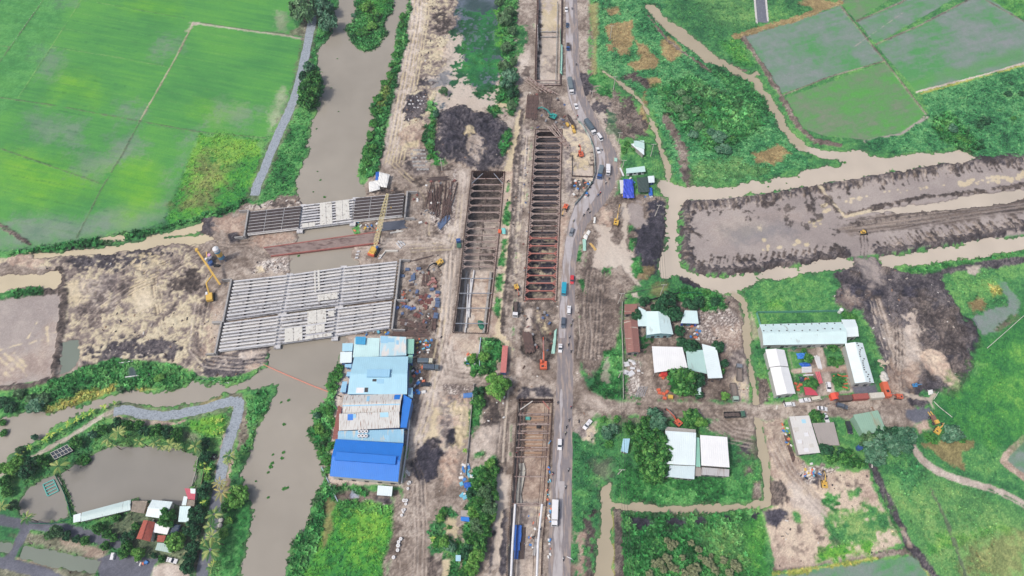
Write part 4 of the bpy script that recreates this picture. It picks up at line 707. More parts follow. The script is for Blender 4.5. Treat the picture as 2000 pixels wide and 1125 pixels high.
M_DASPH = road_mat('lane_asphalt', S(112,116,128), S(134,136,146), .46, .7, (1, 1, 1))
path_strip('path', GP1, 5.0, .03, M_GRAV, .35); path_strip('path', GP2, 4.4, .03, M_GRAV, .3); path_strip('path', GP3[:8], 4.8, .035, M_GRAV, .3); path_strip('path', GP3[7:], 4.6, .03, M_DASPH, .15)
path_strip('road_spur', [(1482,-60),(1483,-20),(1489,44)], 7.0, .04, M_DASPH, .05)
path_strip('pavement', [(1471,-60),(1472,-20),(1478,46)], 1.2, .10, mat('kerb', S(215,212,208), .8), .05); path_strip('pavement', [(1493,-60),(1494,-20),(1500,42)], 1.2, .10, mat('kerb'), .05)

# ------------------------------------------------------------------ ground cover: tufts and rubble
def scatter(mask, prob, seed):
    r_ = np.random.RandomState(seed); p = r_.rand(*mask.shape) < prob; j, i = np.nonzero(p & mask)
    x = GX[j, i] + (r_.rand(len(j)) - .5) * STEP; y = GY[j, i] + (r_.rand(len(j)) - .5) * STEP
    return j, i, x, y, r_
def inview(x, y):
    return (np.abs(x) < 175 + y * .42) & (y > 28)
def tufts(name, mask, prob, seed, size, label=None, bright=1.12):
    j, i, x, y, r_ = scatter(mask, prob, seed); k = inview(x, y); j, i, x, y = j[k], i[k], x[k], y[k]; n = len(j)
    if n == 0: return
    h = VH[j, i] * (.5 + r_.rand(n)) * size; z = HT[j, i]; nb_ = 5
    V = np.zeros((n, nb_ * 3, 3), np.float32); c = COL[j, i] * (bright * (.62 + .75 * r_.rand(n)))[:, None]; c = np.repeat(c[:, None, :], nb_ * 3, 1) * (.85 + .3 * r_.rand(n, nb_ * 3, 1))
    c[..., 0] *= (.8 + .5 * r_.rand(n))[:, None]
    for b in range(nb_):
        a = r_.rand(n) * 6.283; ln = h * (.8 + .5 * r_.rand(n)); wd_ = h * .42; el = .25 + .8 * r_.rand(n)
        ca, sa = np.cos(a), np.sin(a)
        V[:, b*3, 0] = x - sa * wd_ + ca * ln * .12; V[:, b*3, 1] = y + ca * wd_ + sa * ln * .12; V[:, b*3, 2] = z + h * .35
        V[:, b*3+1, 0] = x + sa * wd_ + ca * ln * .12; V[:, b*3+1, 1] = y - ca * wd_ + sa * ln * .12; V[:, b*3+1, 2] = z + h * .35 + h * .3 * (r_.rand(n) - .3)
        V[:, b*3+2, 0] = x + ca * ln * np.cos(el) * 1.15; V[:, b*3+2, 1] = y + sa * ln * np.cos(el) * 1.15; V[:, b*3+2, 2] = z + h * .35 + ln * np.sin(el) * .8
    me = np_mesh(name, V.reshape(-1, 3), np.arange(n * nb_ * 3).reshape(-1, 3), mat('leaves', attr='Col', rough=.6, noise=.1, scale=2, spec=.25), False, np.clip(c.reshape(-1, 3), .01, .8))
    o = new_obj(name, me); o['kind'] = 'stuff'; o['label'] = label; o['category'] = 'plants'; return o
ok = ~HOLE & (WSD > -.3)
tufts('weeds', ok & (VEG > .45), np.clip(VEG - .15, 0, 1) * .36, 3, 1.25, 'dense leafy weeds and bushes covering the banks and waste ground')
tufts('grass_tufts', ok & (VEG <= .45) & (VEG > .12), VEG * .55, 4, 1.15, 'sparse grass tufts growing over the open green land')
j, i, x, y, r_ = scatter(ok & (RUB > .05) & (WSD > .5), np.clip(RUB, 0, 1) * np.clip((NM - .35) * 3, .1, 1.4) * .075, 8)
def rubble(name, label):
    k = inview(x, y); J, I, X_, Y_ = j[k], i[k], x[k], y[k]; n = len(J)
    s = (.10 + .30 * r_.rand(n) ** 3); a = r_.rand(n) * 3.14; l_ = 1 + 1.8 * r_.rand(n); z = HT[J, I]
    base = np.array([(-1,-1,0),(1,-1,0),(1,1,0),(-1,1,0),(-.8,-.8,1),(.8,-.8,.8),(.8,.8,1),(-.8,.8,.9)], np.float32)
    V = np.zeros((n, 8, 3), np.float32); bx = base[None, :, 0] * (s * l_)[:, None]; by = base[None, :, 1] * s[:, None]
    V[..., 0] = X_[:, None] + bx * np.cos(a)[:, None] - by * np.sin(a)[:, None]; V[..., 1] = Y_[:, None] + bx * np.sin(a)[:, None] + by * np.cos(a)[:, None]; V[..., 2] = z[:, None] + base[None, :, 2] * (s * .9)[:, None] - .05
    f = np.array([(4,5,6,7),(0,1,5,4),(1,2,6,5),(2,3,7,6),(3,0,4,7)]); F = (f[None] + (np.arange(n) * 8)[:, None, None]).reshape(-1, 4)
    pal = np.array([S(225,220,214), S(180,168,158), S(120,108,102), S(88,70,62), S(60,56,62), S(150,120,100)], np.float32); ci = r_.choice(6, n, p=[.10,.22,.26,.14,.2,.08])
    c = np.repeat(pal[ci][:, None, :], 8, 1).reshape(-1, 3)
    o = new_obj(name, np_mesh(name, V.reshape(-1, 3), F, mat('rubble', attr='Col', rough=.9), False, c)); o['kind'] = 'stuff'; o['label'] = label; o['category'] = 'rubble'
rubble('rubble', 'broken stones, clods and scraps strewn over the muddy building site')
# ------------------------------------------------------------------ mesh builder and object helpers
class MB:
    def __init__(s): s.v = []; s.f = []
    def add(s, V, F, M=None):
        n = len(s.v); s.v += [tuple(M @ Vector(v)) if M else tuple(v) for v in V]; s.f += [tuple(i + n for i in f) for f in F]; return s
    def box(s, c, d, rz=0, ry=0, rx=0, tx=1, ty=1, M=None):
        """centre, full size, rotation; tx, ty scale the top"""
        x, y, z = d[0] / 2, d[1] / 2, d[2] / 2
        V = [(-x,-y,-z),(x,-y,-z),(x,y,-z),(-x,y,-z),(-x*tx,-y*ty,z),(x*tx,-y*ty,z),(x*tx,y*ty,z),(-x*tx,y*ty,z)]
        R = Matrix.Translation(c) @ Matrix.Rotation(rz, 4, 'Z') @ Matrix.Rotation(ry, 4, 'Y') @ Matrix.Rotation(rx, 4, 'X')
        if M: R = M @ R
        return s.add(V, [(0,3,2,1),(4,5,6,7),(0,1,5,4),(1,2,6,5),(2,3,7,6),(3,0,4,7)], R)
    def prism(s, P, z0, z1):
        n = len(P); V = [(p[0], p[1], z0) for p in P] + [(p[0], p[1], z1) for p in P]
        a = sum(P[i][0] * P[(i+1)%n][1] - P[(i+1)%n][0] * P[i][1] for i in range(n))
        F = [tuple(range(n))[::-1], tuple(range(n, 2 * n))] + [(i, (i+1)%n, (i+1)%n+n, i+n) for i in range(n)]
        if a < 0: F = [f[::-1] for f in F]
        return s.add(V, F)
    def side(s, P, y0, y1, M=None):
        """profile in x,z extruded along y"""
        n = len(P); V = [(p[0], y0, p[1]) for p in P] + [(p[0], y1, p[1]) for p in P]
        a = sum(P[i][0] * P[(i+1)%n][1] - P[(i+1)%n][0] * P[i][1] for i in range(n))
        F = [tuple(range(n)), tuple(range(n, 2 * n))[::-1]] + [(i, i+n, (i+1)%n+n, (i+1)%n) for i in range(n)]
        if a < 0: F = [f[::-1] for f in F]
        return s.add(V, F, M)
    def bar(s, a, b, w, h=None, up=(0, 0, 1)):
        a, b = Vector(a), Vector(b); d = b - a; L_ = d.length
        if L_ < 1e-5: return s
        h = h or w; x = d.normalized(); y = Vector(up).cross(x)
        if y.length < 1e-3: y = Vector((1, 0, 0)).cross(x)
        y.normalize(); z = x.cross(y); V = []
        for t in (a, b):
            for q, r in ((-1,-1),(1,-1),(1,1),(-1,1)): V.append(t + y * q * w / 2 + z * r * h / 2)
        return s.add(V, [(0,3,2,1),(4,5,6,7),(0,1,5,4),(1,2,6,5),(2,3,7,6),(3,0,4,7)])
    def cyl(s, a, b, r, n=10, r2=None):
        a, b = Vector(a), Vector(b); x = (b - a).normalized(); u = x.orthogonal().normalized(); w_ = x.cross(u); r2 = r if r2 is None else r2
        V = [t + (u * math.cos(k * 6.28318 / n) + w_ * math.sin(k * 6.28318 / n)) * q for t, q in ((a, r), (b, r2)) for k in range(n)]
        return s.add(V, [tuple(range(n))[::-1], tuple(range(n, 2*n))] + [(k, (k+1)%n, (k+1)%n+n, k+n) for k in range(n)])
    def tube(s, P, r, n=8):
        for a, b in zip(P, P[1:]): s.cyl(a, b, r, n)
        return s
    def blob(s, c, r, n=7, m=5, j=.2, rn=None):
        rn = rn or random; V = []; F = []
        for i in range(m + 1):
            th = math.pi * i / m
            for k in range(n):
                q = 1 + rn.uniform(-j, j); V.append((c[0] + r[0] * q * math.sin(th) * math.cos(6.283 * k / n), c[1] + r[1] * q * math.sin(th) * math.sin(6.283 * k / n), c[2] + r[2] * q * math.cos(th)))
        for i in range(m):
            for k in range(n): F.append((i*n+k, (i+1)*n+k, (i+1)*n+(k+1)%n, i*n+(k+1)%n))
        return s.add(V, F)
    def build(s, name, m, parent=None, smooth=False):
        me = bpy.data.meshes.new(name); me.from_pydata([tuple(v) for v in s.v], [], s.f); me.materials.append(m)
        if smooth: me.shade_smooth()
        return new_obj(name, me, parent)
THINGS = []
def tag(o, label, cat, group=None):
    o['label'] = label; o['category'] = cat
    if group: o['group'] = group
    THINGS.append(o); return o
def thing(name, label, cat, loc=(0, 0, 0), rz=0, group=None):
    o = bpy.data.objects.new(name, None); COLL.objects.link(o); o.location = loc; o.rotation_euler = (0, 0, rz); o.empty_display_size = .1
    return tag(o, label, cat, group)
def copy_thing(src, loc, rz, label=None, group=None):
    r = src.copy(); COLL.objects.link(r); r.location = loc; r.rotation_euler = (0, 0, rz)
    for ch in list(src.children):
        c = ch.copy(); COLL.objects.link(c); c.parent = r
        for g_ in ch.children:
            d = g_.copy(); COLL.objects.link(d); d.parent = c
    if label: r['label'] = label
    if group: r['group'] = group
    THINGS.append(r); return r
def ang(a, b, z=0):
    p, q = G(*a, z), G(*b, z); return math.atan2(q.y - p.y, q.x - p.x)
def quad(P, z):
    c = [G(*p, z) for p in P]
    return lambda u, v: (c[0].lerp(c[1], u)).lerp(c[3].lerp(c[2], u), v)   # TL, TR, BR, BL

M_CONCL = mat('precast_concrete', S(212,212,214), .8, noise=.14, scale=.8, rust=(S(150,146,148), .42, .5, (1, 1, 1)))
M_CONCG = mat('old_concrete', S(172,170,168), .85, noise=.15, scale=.7, rust=(S(120,112,108), .42, .4, (1, 1, 1)))
M_SLAB = mat('slab', S(222,220,212), .85, noise=.10, scale=.5, rust=(S(160,152,142), .44, .8, (1, 1, 1)))
M_FORM = mat('plywood_formwork', S(74,64,64), .8, noise=.2, scale=.6)
M_RUST = mat('rusty_steel', S(106,84,78), .8, .05, noise=.25, scale=.8, rust=(S(78,64,62), .5, .6, (1, 1, 1)))
M_RUSTL = mat('rusty_steel_light', S(176,158,150), .8, .1, noise=.2, scale=.8, rust=(S(110,72,62), .46, .6, (1, 1, 1)))
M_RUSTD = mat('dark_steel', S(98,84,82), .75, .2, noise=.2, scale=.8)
M_REDST = mat('red_primer_steel', S(186,118,106), .6, noise=.15, scale=1)
M_BLACK = mat('rubber', S(48,48,52), .9); M_DARKM = mat('dark_metal', S(62,62,66), .6, .3); M_GLASS = mat('glass', S(52,62,74), .12, noise=.03, spec=.8)
M_WHITE = mat('white_paint', S(236,236,238), .5, noise=.04, scale=.5); M_OFFW = mat('off_white', S(214,210,202), .7, noise=.1)
M_BLUE = mat('blue_tarp', S(48,110,205), .5, noise=.15, scale=1.4, bump=.05); M_BLUED = mat('steel_blue_block', S(92,112,146), .7, noise=.15)
M_WOOD = mat('weathered_wood', S(168,146,122), .85, noise=.2); M_STEELG = mat('galvanised', S(178,182,188), .45, .5, noise=.12)

# ------------------------------------------------------------------ bridges
GIR = [M_CONCL, mat('precast_light', S(222,220,218), .8, noise=.14, scale=.6, rust=(S(150,146,146), .40, .4, (1, 1, 1))), mat('precast_dull', S(192,192,196), .8, noise=.16, scale=.6, rust=(S(132,128,128), .44, .4, (1, 1, 1)))]
def deck(T, P, ng, z, spans_solid=(), dark=False, holes=False, seed=1):
    q = quad(P, z); rr_ = random.Random(seed); dep = 1.5; parts = []
    for k in range(ng):
        v = (k + .5) / ng; a, b = q(.012, v), q(.988, v); m = MB(); fw = .2 if dark else rr_.uniform(.78, .98)
        m.bar((a.x, a.y, z - .08), (b.x, b.y, z - .08), fw, .16); m.bar((a.x, a.y, z - .75), (b.x, b.y, z - .75), .24, 1.1); m.bar((a.x, a.y, z - 1.42), (b.x, b.y, z - 1.42), .8, .24)
        o = m.build('girder', rr_.choice(GIR), T)
    for u in (.32, .66):
        m = MB()
        for k in range(ng - 1):
            a, b = q(u, (k + .62) / ng), q(u, (k + 1.38) / ng); m.bar((a.x, a.y, z - .7), (b.x, b.y, z - .7), .3, .9)
        m.build('diaphragm', M_FORM if not dark else M_CONCL, T)
    if dark:
        for k in range(ng - 1):
            for (u0, u1) in ((.01, .315), (.33, .655), (.67, .99)):
                a, b = q(u0, (k + 1) / ng), q(u1, (k + 1) / ng); w_ = (q(0, 1 / ng) - q(0, 0)).length - .42
                MB().bar((a.x, a.y, z - .06), (b.x, b.y, z - .06), w_ * .98, .08).build('deck_form', M_FORM, T)
    for (u0, u1, v0, v1) in spans_solid:
        a, b = q(u0, (v0 + v1) / 2), q(u1, (v0 + v1) / 2); w_ = (q(u0, v1) - q(u0, v0)).length
        n = max(1, int((b - a).length / 3.2))
        m = MB()
        for k in range(n):
            p, r = a.lerp(b, k / n + .01), a.lerp(b, (k + .97) / n)
            if rr_.random() < .94: m.bar((p.x, p.y, z + .05), (r.x, r.y, z + .05), w_ * .95, .12)
        if m.v: m.build('deck_slab', M_SLAB, T)
def crosshead(T, a, b, z, w_=2.2, zt=1.5, piles=4):
    p, q = G(*a, z), G(*b, z); e = (q - p).normalized(); p2, q2 = p - e * 1.2, q + e * 1.2
    MB().bar((p2.x, p2.y, z - zt - .5), (q2.x, q2.y, z - zt - .5), w_, 1.0).build('pier_cap', M_CONCL, T)
    for k in range(piles):
        c = p2.lerp(q2, (k + .5) / piles); MB().cyl((c.x, c.y, -3), (c.x, c.y, z - zt - 1), .55, 12).build('pier', M_CONCG, T)
def abutment(T, a, b, z, out, wing=4.5):
    p, q = G(*a, z), G(*b, z); d = (q - p).normalized(); n = Vector((-d.y, d.x, 0)) * out
    p1, q1 = p - d * .6 + n * .9, q + d * .6 + n * .9
    MB().bar((p1.x, p1.y, z / 2 - .9), (q1.x, q1.y, z / 2 - .9), .8, z + 1.9).build('abutment', M_CONCG, T)
    for c, s_ in ((p1, -1), (q1, 1)):
        e = c + n * wing; s1 = c + n * .45 
        MB().bar((s1.x, s1.y, z / 2 - .9), (e.x, e.y, z / 2 - 1.2), .5, z + 1.4).build('wing_wall', M_CONCG, T)
ZB = 2.6
T = thing('bridge', 'northern half-built concrete bridge over the river with brown formwork in its first and third spans', 'bridge', group='half-built bridges')
N1, N2, N3 = [(488.6,411),(590,399),(583,447),(481,459)], [(591.5,399),(692,386.6),(687,434),(584.5,447)], [(694,384),(790.7,374.7),(786,422.7),(688,433)]
deck(T, N1, 8, ZB, dark=True); deck(T, N2, 9, ZB, [(.36,.60,.02,.98),(.66,.93,.02,.85),(.05,.30,.80,.98)], seed=4); deck(T, N3, 8, ZB, dark=True)
for a, b in (((590.8,399),(583.8,447)), ((693,385.5),(687.5,433.5))): crosshead(T, a, b, ZB, 3.0)
abutment(T, (488,411), (480.5,459), ZB, -1, 5); abutment(T, (792,374.7), (787,422.7), ZB, 1, 5)
T = thing('bridge', 'northern deck of the wide southern bridge, rows of bare grey girders side by side', 'bridge', group='half-built bridges')
S1, S2, S3 = [(455.7,546.4),(562.5,534.8),(549.5,610.6),(439.7,626.4)], [(565,534.5),(668.3,520),(661,596.5),(552.5,610)], [(670.6,519.5),(777,508),(768.5,582.7),(663,596)]
deck(T, S1, 12, ZB); deck(T, S2, 12, ZB, [(.50,.53,.0,.6),(.56,.60,.0,.55),(.60,.97,.66,.83)]); deck(T, S3, 12, ZB)
for a, b in (((563.7,534.7),(551,610.4)), ((669.5,519.7),(662,596.5))): crosshead(T, a, b, ZB, 3.2, piles=5)
abutment(T, (455,546.4), (439,626.4), ZB, -1, 5); abutment(T, (778,508), (769.5,582.7), ZB, 1, 4.5)
T = thing('bridge', 'southern deck of the wide southern bridge, its middle span covered with pale slabs', 'bridge', group='half-built bridges')
U1, U2, U3 = [(436.5,629.5),(545.6,614.6),(538,673.5),(424.8,687.2)], [(547.8,614),(657.8,600),(651,657.5),(540.5,673)], [(660,599.5),(767,586.5),(761,640.5),(653.5,657)]
deck(T, U1, 9, ZB - .15); deck(T, U2, 9, ZB - .15, [(.20,.44,.0,.45),(.49,.83,.0,.48),(.12,.44,.5,.98),(.49,.83,.52,.80),(.49,.97,.86,.97),(.86,.97,.1,.3)], seed=2); deck(T, U3, 9, ZB - .15)
for a, b in (((546.6,614.2),(539.3,673.2)), ((658.8,599.8),(652.3,657.2))): crosshead(T, a, b, ZB - .15, 3.0)
abutment(T, (436,629), (424,687.5), ZB - .15, -1, 4.5); abutment(T, (768,586.5), (762,640.5), ZB - .15, 1, 6)
# temporary steel crossing
T = thing('temporary_bridge', 'narrow temporary steel bridge with rusty side beams and a muddy deck across the river', 'bridge')
q = quad([(515,484),(742,452),(740,474),(529,500)], .9)
c = [q(0,0), q(1,0), q(1,1), q(0,1)]
o = MB().prism([(p.x, p.y) for p in c], .5, .82).build('deck', mat('muddy_deck', S(150,132,126), .9, noise=.2, scale=.5, rust=(S(112,92,88), .48, .7, (.3, 1, 1))), T)
for v in (0, 1):
    a, b = q(0, v), q(1, v); MB().bar((a.x, a.y, .55), (b.x, b.y, .55), .5, 1.1).build('side_beam', mat('side_beam_rust', S(168,104,96), .8, noise=.2, scale=.6), T)
for k in range(5):
    a, b = q(.2 + k * .15, .02), q(.2 + k * .15, .98); m = MB()
    for p in (a, a.lerp(b, .5), b): m.cyl((p.x, p.y, -3), (p.x, p.y, .5), .25, 8)
    m.build('pile_bent', M_RUSTD, T)

# ------------------------------------------------------------------ excavation pits
def sheet_wall(T, a, b, z0, z1, name='sheet_pile_wall', m=None, pitch=.9, amp=.22):
    a, b = Vector((a.x, a.y, 0)), Vector((b.x, b.y, 0)); d = (b - a); n = max(2, int(d.length / pitch)); t = d.normalized(); nn = Vector((-t.y, t.x, 0)); V = []; P = []
    for k in range(n):
        for f, s_ in ((0, -1), (.35, -1), (.5, 1), (.85, 1)): P.append(a + d * ((k + f) / n) + nn * amp * s_)
    P.append(b - nn * amp); th = nn * .06
    for p in P:
        for (o_, z) in ((-1, z0), (1, z0), (1, z1), (-1, z1)): V.append((p.x + th.x * o_, p.y + th.y * o_, z))
    F = []
    for i in range(len(P) - 1):
        for k in range(4): F.append((i*4+k, (i+1)*4+k, (i+1)*4+(k+1)%4, i*4+(k+1)%4))
    return MB().add(V, F).build(name, m or M_RUST, T)
def pit(key, label, depth, ztop=.5):
    global ZP
    P = PITS[key]; Q = Gs(P); T = thing('excavation_pit', label, 'excavation pit', group='braced excavation pits')
    Q2 = [(p.x, p.y) for p in Q]; sl = region(Q2, 4); d = sdf(Q2, sl); mk = np.zeros(GX.shape, bool); mk[sl] = d < .6
    Z = np.full(GX.shape, -depth, np.float32) + (NF - .5) * .35
    nj, ni = GX.shape
    o = grid_part('pit_floor', mk, Z, COL, M_GROUND, wet=WET); o.parent = T; del o['kind']
    return T
ZP = -7.0
A('black', PITS['long'], e=.3, j=.2, wet=.2); A('site', [(1034,420),(1094,400),(1088,600),(1022,600)], e=3, j=3, op=.9, wet=.3); A('tan', [(1034,455),(1092,450),(1088,590),(1024,590)], j=3, e=.7, wet=.6, fill=.40); A('black', [(1028,450),(1092,450),(1088,590),(1024,590)], j=3, e=.7, fill=.52); A('mudd', [(1022,575),(1088,575),(1088,600),(1022,600)])
A('darkb', PITS['left'], e=.3, j=.2, wet=.2); A('mudl', [(905,430),(975,430),(962,520),(890,520)], e=1, j=1, fill=.6); A('mudl', [(890,515),(970,515),(955,660),(880,660)], e=2, j=2, wet=.3); A('clay', [(920,540),(960,540),(950,650),(915,650)], e=2, j=2, fill=.7)
ZP = -4.5
A('clay', PITS['south'], e=.3, j=.2, wet=.3, op=.75); A('mudl', [(992,975),(1075,975),(1060,1200),(985,1200)], e=1, j=1); A('sitel', [(1010,980),(1066,980),(1055,1090),(1002,1090)], e=1, j=1, op=.8, wet=.3)
ZP = -3.0
A('mudl', PITS['top'], e=.3, j=.2, wet=.4); A('tan', [(1055,-40),(1090,-40),(1088,60),(1060,60)], j=3, fill=.6, wet=.7); A('tanp', [(1052,80),(1090,80),(1090,160),(1050,160)], j=2, wet=.8, fill=.7); A('darkb', [(1046,20),(1056,20),(1052,168),(1045,168)]); A('sitel', [(1060,110),(1088,108),(1086,140),(1060,140)], op=.7, rub=0)
ZP = 0.0
def edge_pts(P, i, j_, n):
    a, b = P[i], P[j_]; return [(a[0] + (b[0] - a[0]) * k / n, a[1] + (b[1] - a[1]) * k / n) for k in range(n + 1)]
def walls(T, pts_px, z0, z1, m=None, closed=True, inset=0.0):
    P = Gs(pts_px); c = sum(P, Vector()) / len(P); n = len(P)
    for i in range(n if closed else n - 1):
        a, b = P[i], P[(i + 1) % n]
        if (a - b).length > 1: sheet_wall(T, a, b, z0, z1, m=m)
def strut_at(T, a, b, z, r, m, knee=2.2, knees=True, lower=False):
    s_ = MB().bar((a.x, a.y, z), (b.x, b.y, z), r * 2, r * 2).build('strut', m, T)
    if knees:
        d = (b - a).normalized(); n = Vector((-d.y, d.x, 0))
        for e, sg in ((a, 1), (b, -1)):
            for s2 in (-1, 1):
                p = e + d * knee * sg; q_ = e + n * knee * .8 * s2
                MB().bar((p.x, p.y, z), (q_.x, q_.y, z), r * 1.4, r * 1.4).build('knee_brace', m, s_)
    return s_
def waler(T, pts, z, m, w_=.5):
    for a, b in zip(pts, pts[1:]): MB().bar((a.x, a.y, z), (b.x, b.y, z), w_, .5).build('waler', m, T)
# long pit in the middle
T = pit('long', 'long narrow pit crossed by many close struts, dark mud in its northern half', 7.0)
P = PITS['long']; walls(T, P, -7.3, .5)
LP_, RP_ = [P[0], P[7], P[6], P[5], P[4]], P[1:4] + [P[3]]
LP_ = [(1046,253),(1040,330),(1034,420),(1028,510),(1022,588)]; RP_ = [(1098,253),(1096,330),(1094,420),(1090,510),(1087,588)]
def along(Pp, y):
    for a, b in zip(Pp, Pp[1:]):
        if a[1] <= y <= b[1]: t = (y - a[1]) / (b[1] - a[1]); return (a[0] + (b[0] - a[0]) * t, y)
    return Pp[-1] if y > Pp[-1][1] else Pp[0]
def pitlines(Lq, Rq, ys, z, inset=.5):
    out = []
    for y in ys:
        a, b = G(*along(Lq, y)), G(*along(Rq, y)); d = (b - a).normalized(); out.append((a + d * inset, b - d * inset))
    return out
ys = [253 + 3, 268, 281, 294, 307, 320, 332, 345, 358, 370, 382, 394, 406, 418, 431, 441, 451, 465, 480, 495, 509, 523, 538, 553, 568, 584]
for i, (a, b) in enumerate(pitlines(LP_, RP_, ys, 0)):
    if a.y < 0: continue
    strut_at(T, a, b, -.1, .24, M_REDST if i >= 17 else M_RUSTL, 2.0)
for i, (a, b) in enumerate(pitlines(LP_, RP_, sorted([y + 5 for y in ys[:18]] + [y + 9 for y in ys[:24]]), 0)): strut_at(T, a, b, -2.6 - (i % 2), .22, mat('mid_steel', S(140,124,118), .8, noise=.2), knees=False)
e_ = pitlines(LP_, RP_, [254, 330, 420, 510, 587], 0, .45)
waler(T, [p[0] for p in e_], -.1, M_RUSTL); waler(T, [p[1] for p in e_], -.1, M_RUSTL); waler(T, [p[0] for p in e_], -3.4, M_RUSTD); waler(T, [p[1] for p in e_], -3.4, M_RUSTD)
mid = [p[0].lerp(p[1], .44) for p in pitlines(LP_, RP_, [275, 330, 420, 510, 530], 0)]
MB().tube([(p.x, p.y, -.6) for p in mid], .24, 6).build('centre_beam', M_RUSTD, T)
for k in range(12):
    y = 270 + k * 22; p = pitlines(LP_, RP_, [y], 0)[0]; p = p[0].lerp(p[1], .44); MB().bar((p.x, p.y, -7), (p.x, p.y, -.3), .35).build('king_post', M_RUSTD, T)
# left pit
T = pit('left', 'wide pit left of the long one, white pipes on the floor of its southern half', 7.0)
P = PITS['left']; walls(T, P, -7.3, .5, M_RUST)
LP_ = [(922,334),(908,450),(896,560),(884,650)]; RP_ = [(986,336),(976,450),(964,560),(953,652)]
ys = [348, 360, 372, 387, 401, 414, 431, 446, 459, 472, 484, 497, 508, 520, 543, 572, 601, 631]
for i, (a, b) in enumerate(pitlines(LP_, RP_, ys, 0)): strut_at(T, a, b, -.5, .2, M_RUSTL if i < 14 else M_STEELG, 2.0, knees=i < 14)
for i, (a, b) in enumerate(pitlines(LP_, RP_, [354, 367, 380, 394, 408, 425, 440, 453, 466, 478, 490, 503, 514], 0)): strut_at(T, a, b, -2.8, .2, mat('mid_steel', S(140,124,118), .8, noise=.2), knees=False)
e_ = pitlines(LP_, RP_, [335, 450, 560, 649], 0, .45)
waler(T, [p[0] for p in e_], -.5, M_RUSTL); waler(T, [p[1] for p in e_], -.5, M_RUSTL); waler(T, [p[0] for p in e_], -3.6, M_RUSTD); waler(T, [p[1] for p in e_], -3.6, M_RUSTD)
for k in range(9):
    p = pitlines(LP_, RP_, [360 + k * 19], 0)[0]; p = p[0].lerp(p[1], .5); MB().bar((p.x, p.y, -7), (p.x, p.y, -.6), .35).build('king_post', M_RUSTD, T)
mid = [p[0].lerp(p[1], .5) for p in pitlines(LP_, RP_, [385, 520], 0)]; MB().tube([(p.x, p.y, -1.1) for p in mid], .16, 6).build('centre_beam', M_RUSTD, T)
for k, y in enumerate((338, 344)):                            # corner diagonals at the north end
    p = pitlines(LP_, RP_, [338, 358], 0)
    a, b = (p[0][0].lerp(p[0][1], .32), p[1][0]) if k == 0 else (p[0][1].lerp(p[0][0], .32), p[1][1]); MB().bar((a.x, a.y, -.4), (b.x, b.y, -.4), .35).build('corner_brace', M_STEELG, T)
e_ = pitlines(LP_, RP_, [520, 560, 600, 645], 0, 2.6); 
for s_ in (0, 1): MB().tube([(p[s_].x, p[s_].y, -5.6) for p in e_], .8, 4).build('concrete_ledge', M_CONCG, T)
for (x0, y0, x1, y1, w_) in ((926,528,908,650,'longest'), (920,545,916,620,'shortest'), (914,555,911,640,'leftmost')):
    a, b = G(x0, y0, -6.2), G(x1, y1, -6.2); tag(MB().cyl(a, b, .42, 10).build('pipe', M_WHITE), w_ + ' of the three white pipes on the floor of the left pit', 'pipe', 'white pipes in the left pit')
a, b = G(938,632,-6), G(942,649,-6)
m = MB(); [m.blob((a.x + i * .5, a.y - i * 1.0, -5.6), (1.5, 1.6, 1.0), 8, 5, .25) for i in range(3)]; tag(m.build('tarpaulin', mat('green_tarp', S(40,128,104), .6, noise=.2, bump=.05)), 'dark green tarpaulin heap at the south end of the left pit', 'tarpaulin')
# top pit
T = pit('top', 'shallow trench at the top centre with wet pale mud on its floor', 3.0)
P = PITS['top']; walls(T, P, -3.3, .6)
LP_ = [(1050,-60),(1049,20),(1046,100),(1045,168)]; RP_ = [(1099,-60),(1099,30),(1097,120),(1096,168)]
for y in (158, 166): a, b = pitlines(LP_, RP_, [y], 0)[0]; strut_at(T, a, b, .2, .3, M_RUSTL, knees=False)
for y in (56, 66): a, b = pitlines(LP_, RP_, [y], 0, 2.5)[0]; strut_at(T, a, b, -2.4, .25, M_CONCG, knees=False)
e_ = pitlines(LP_, RP_, [0, 60, 110, 166], 0, .6); waler(T, [p[0] for p in e_], .3, M_RUST, .8); waler(T, [p[1] for p in e_], .3, M_RUSTD, .8)
e_ = pitlines(LP_, RP_, [0, 60, 110, 160], 0, 3.2); MB().tube([(p[1].x, p[1].y, -1.5) for p in e_], .3, 6).build('pipe_rail', M_CONCG, T)
# south pit
T = pit('south', 'excavation pit at the bottom centre with ribbed tan floor and white pipes along both rims', 4.5)
P = PITS['south']; walls(T, P, -4.8, .5)
LP_ = [(1012,780),(1006,860),(999,960),(992,1060),(986,1180)]; RP_ = [(1080,780),(1076,860),(1070,960),(1060,1060),(1056,1180)]
for i, y in enumerate((784, 806, 810, 826, 829, 841, 846, 858, 874, 878, 892, 930, 984, 987)):
    a, b = pitlines(LP_, RP_, [y], 0, .6)[0]; strut_at(T, a, b, -.3 if i % 2 == 0 else -.8, .2, M_RUSTL if i else M_RUST, knees=False)
for s_ in (0, 1):
    e_ = pitlines(LP_, RP_, [782, 860, 960, 985], 0, 1.6); waler(T, [p[s_] for p in e_], -.4, M_RUST, .5)
    e_ = pitlines(LP_, RP_, [985, 1060, 1180], 0, 1.9); MB().tube([(p[s_].x, p[s_].y, .25) for p in e_], .5, 10).build('rim_pipe', M_WHITE, T)
    e_ = pitlines(LP_, RP_, [782, 860, 960, 1060, 1180], 0, 3.4); MB().tube([(p[s_].x, p[s_].y, -2.6) for p in e_], .12, 6).build('rail', M_RUSTD, T)
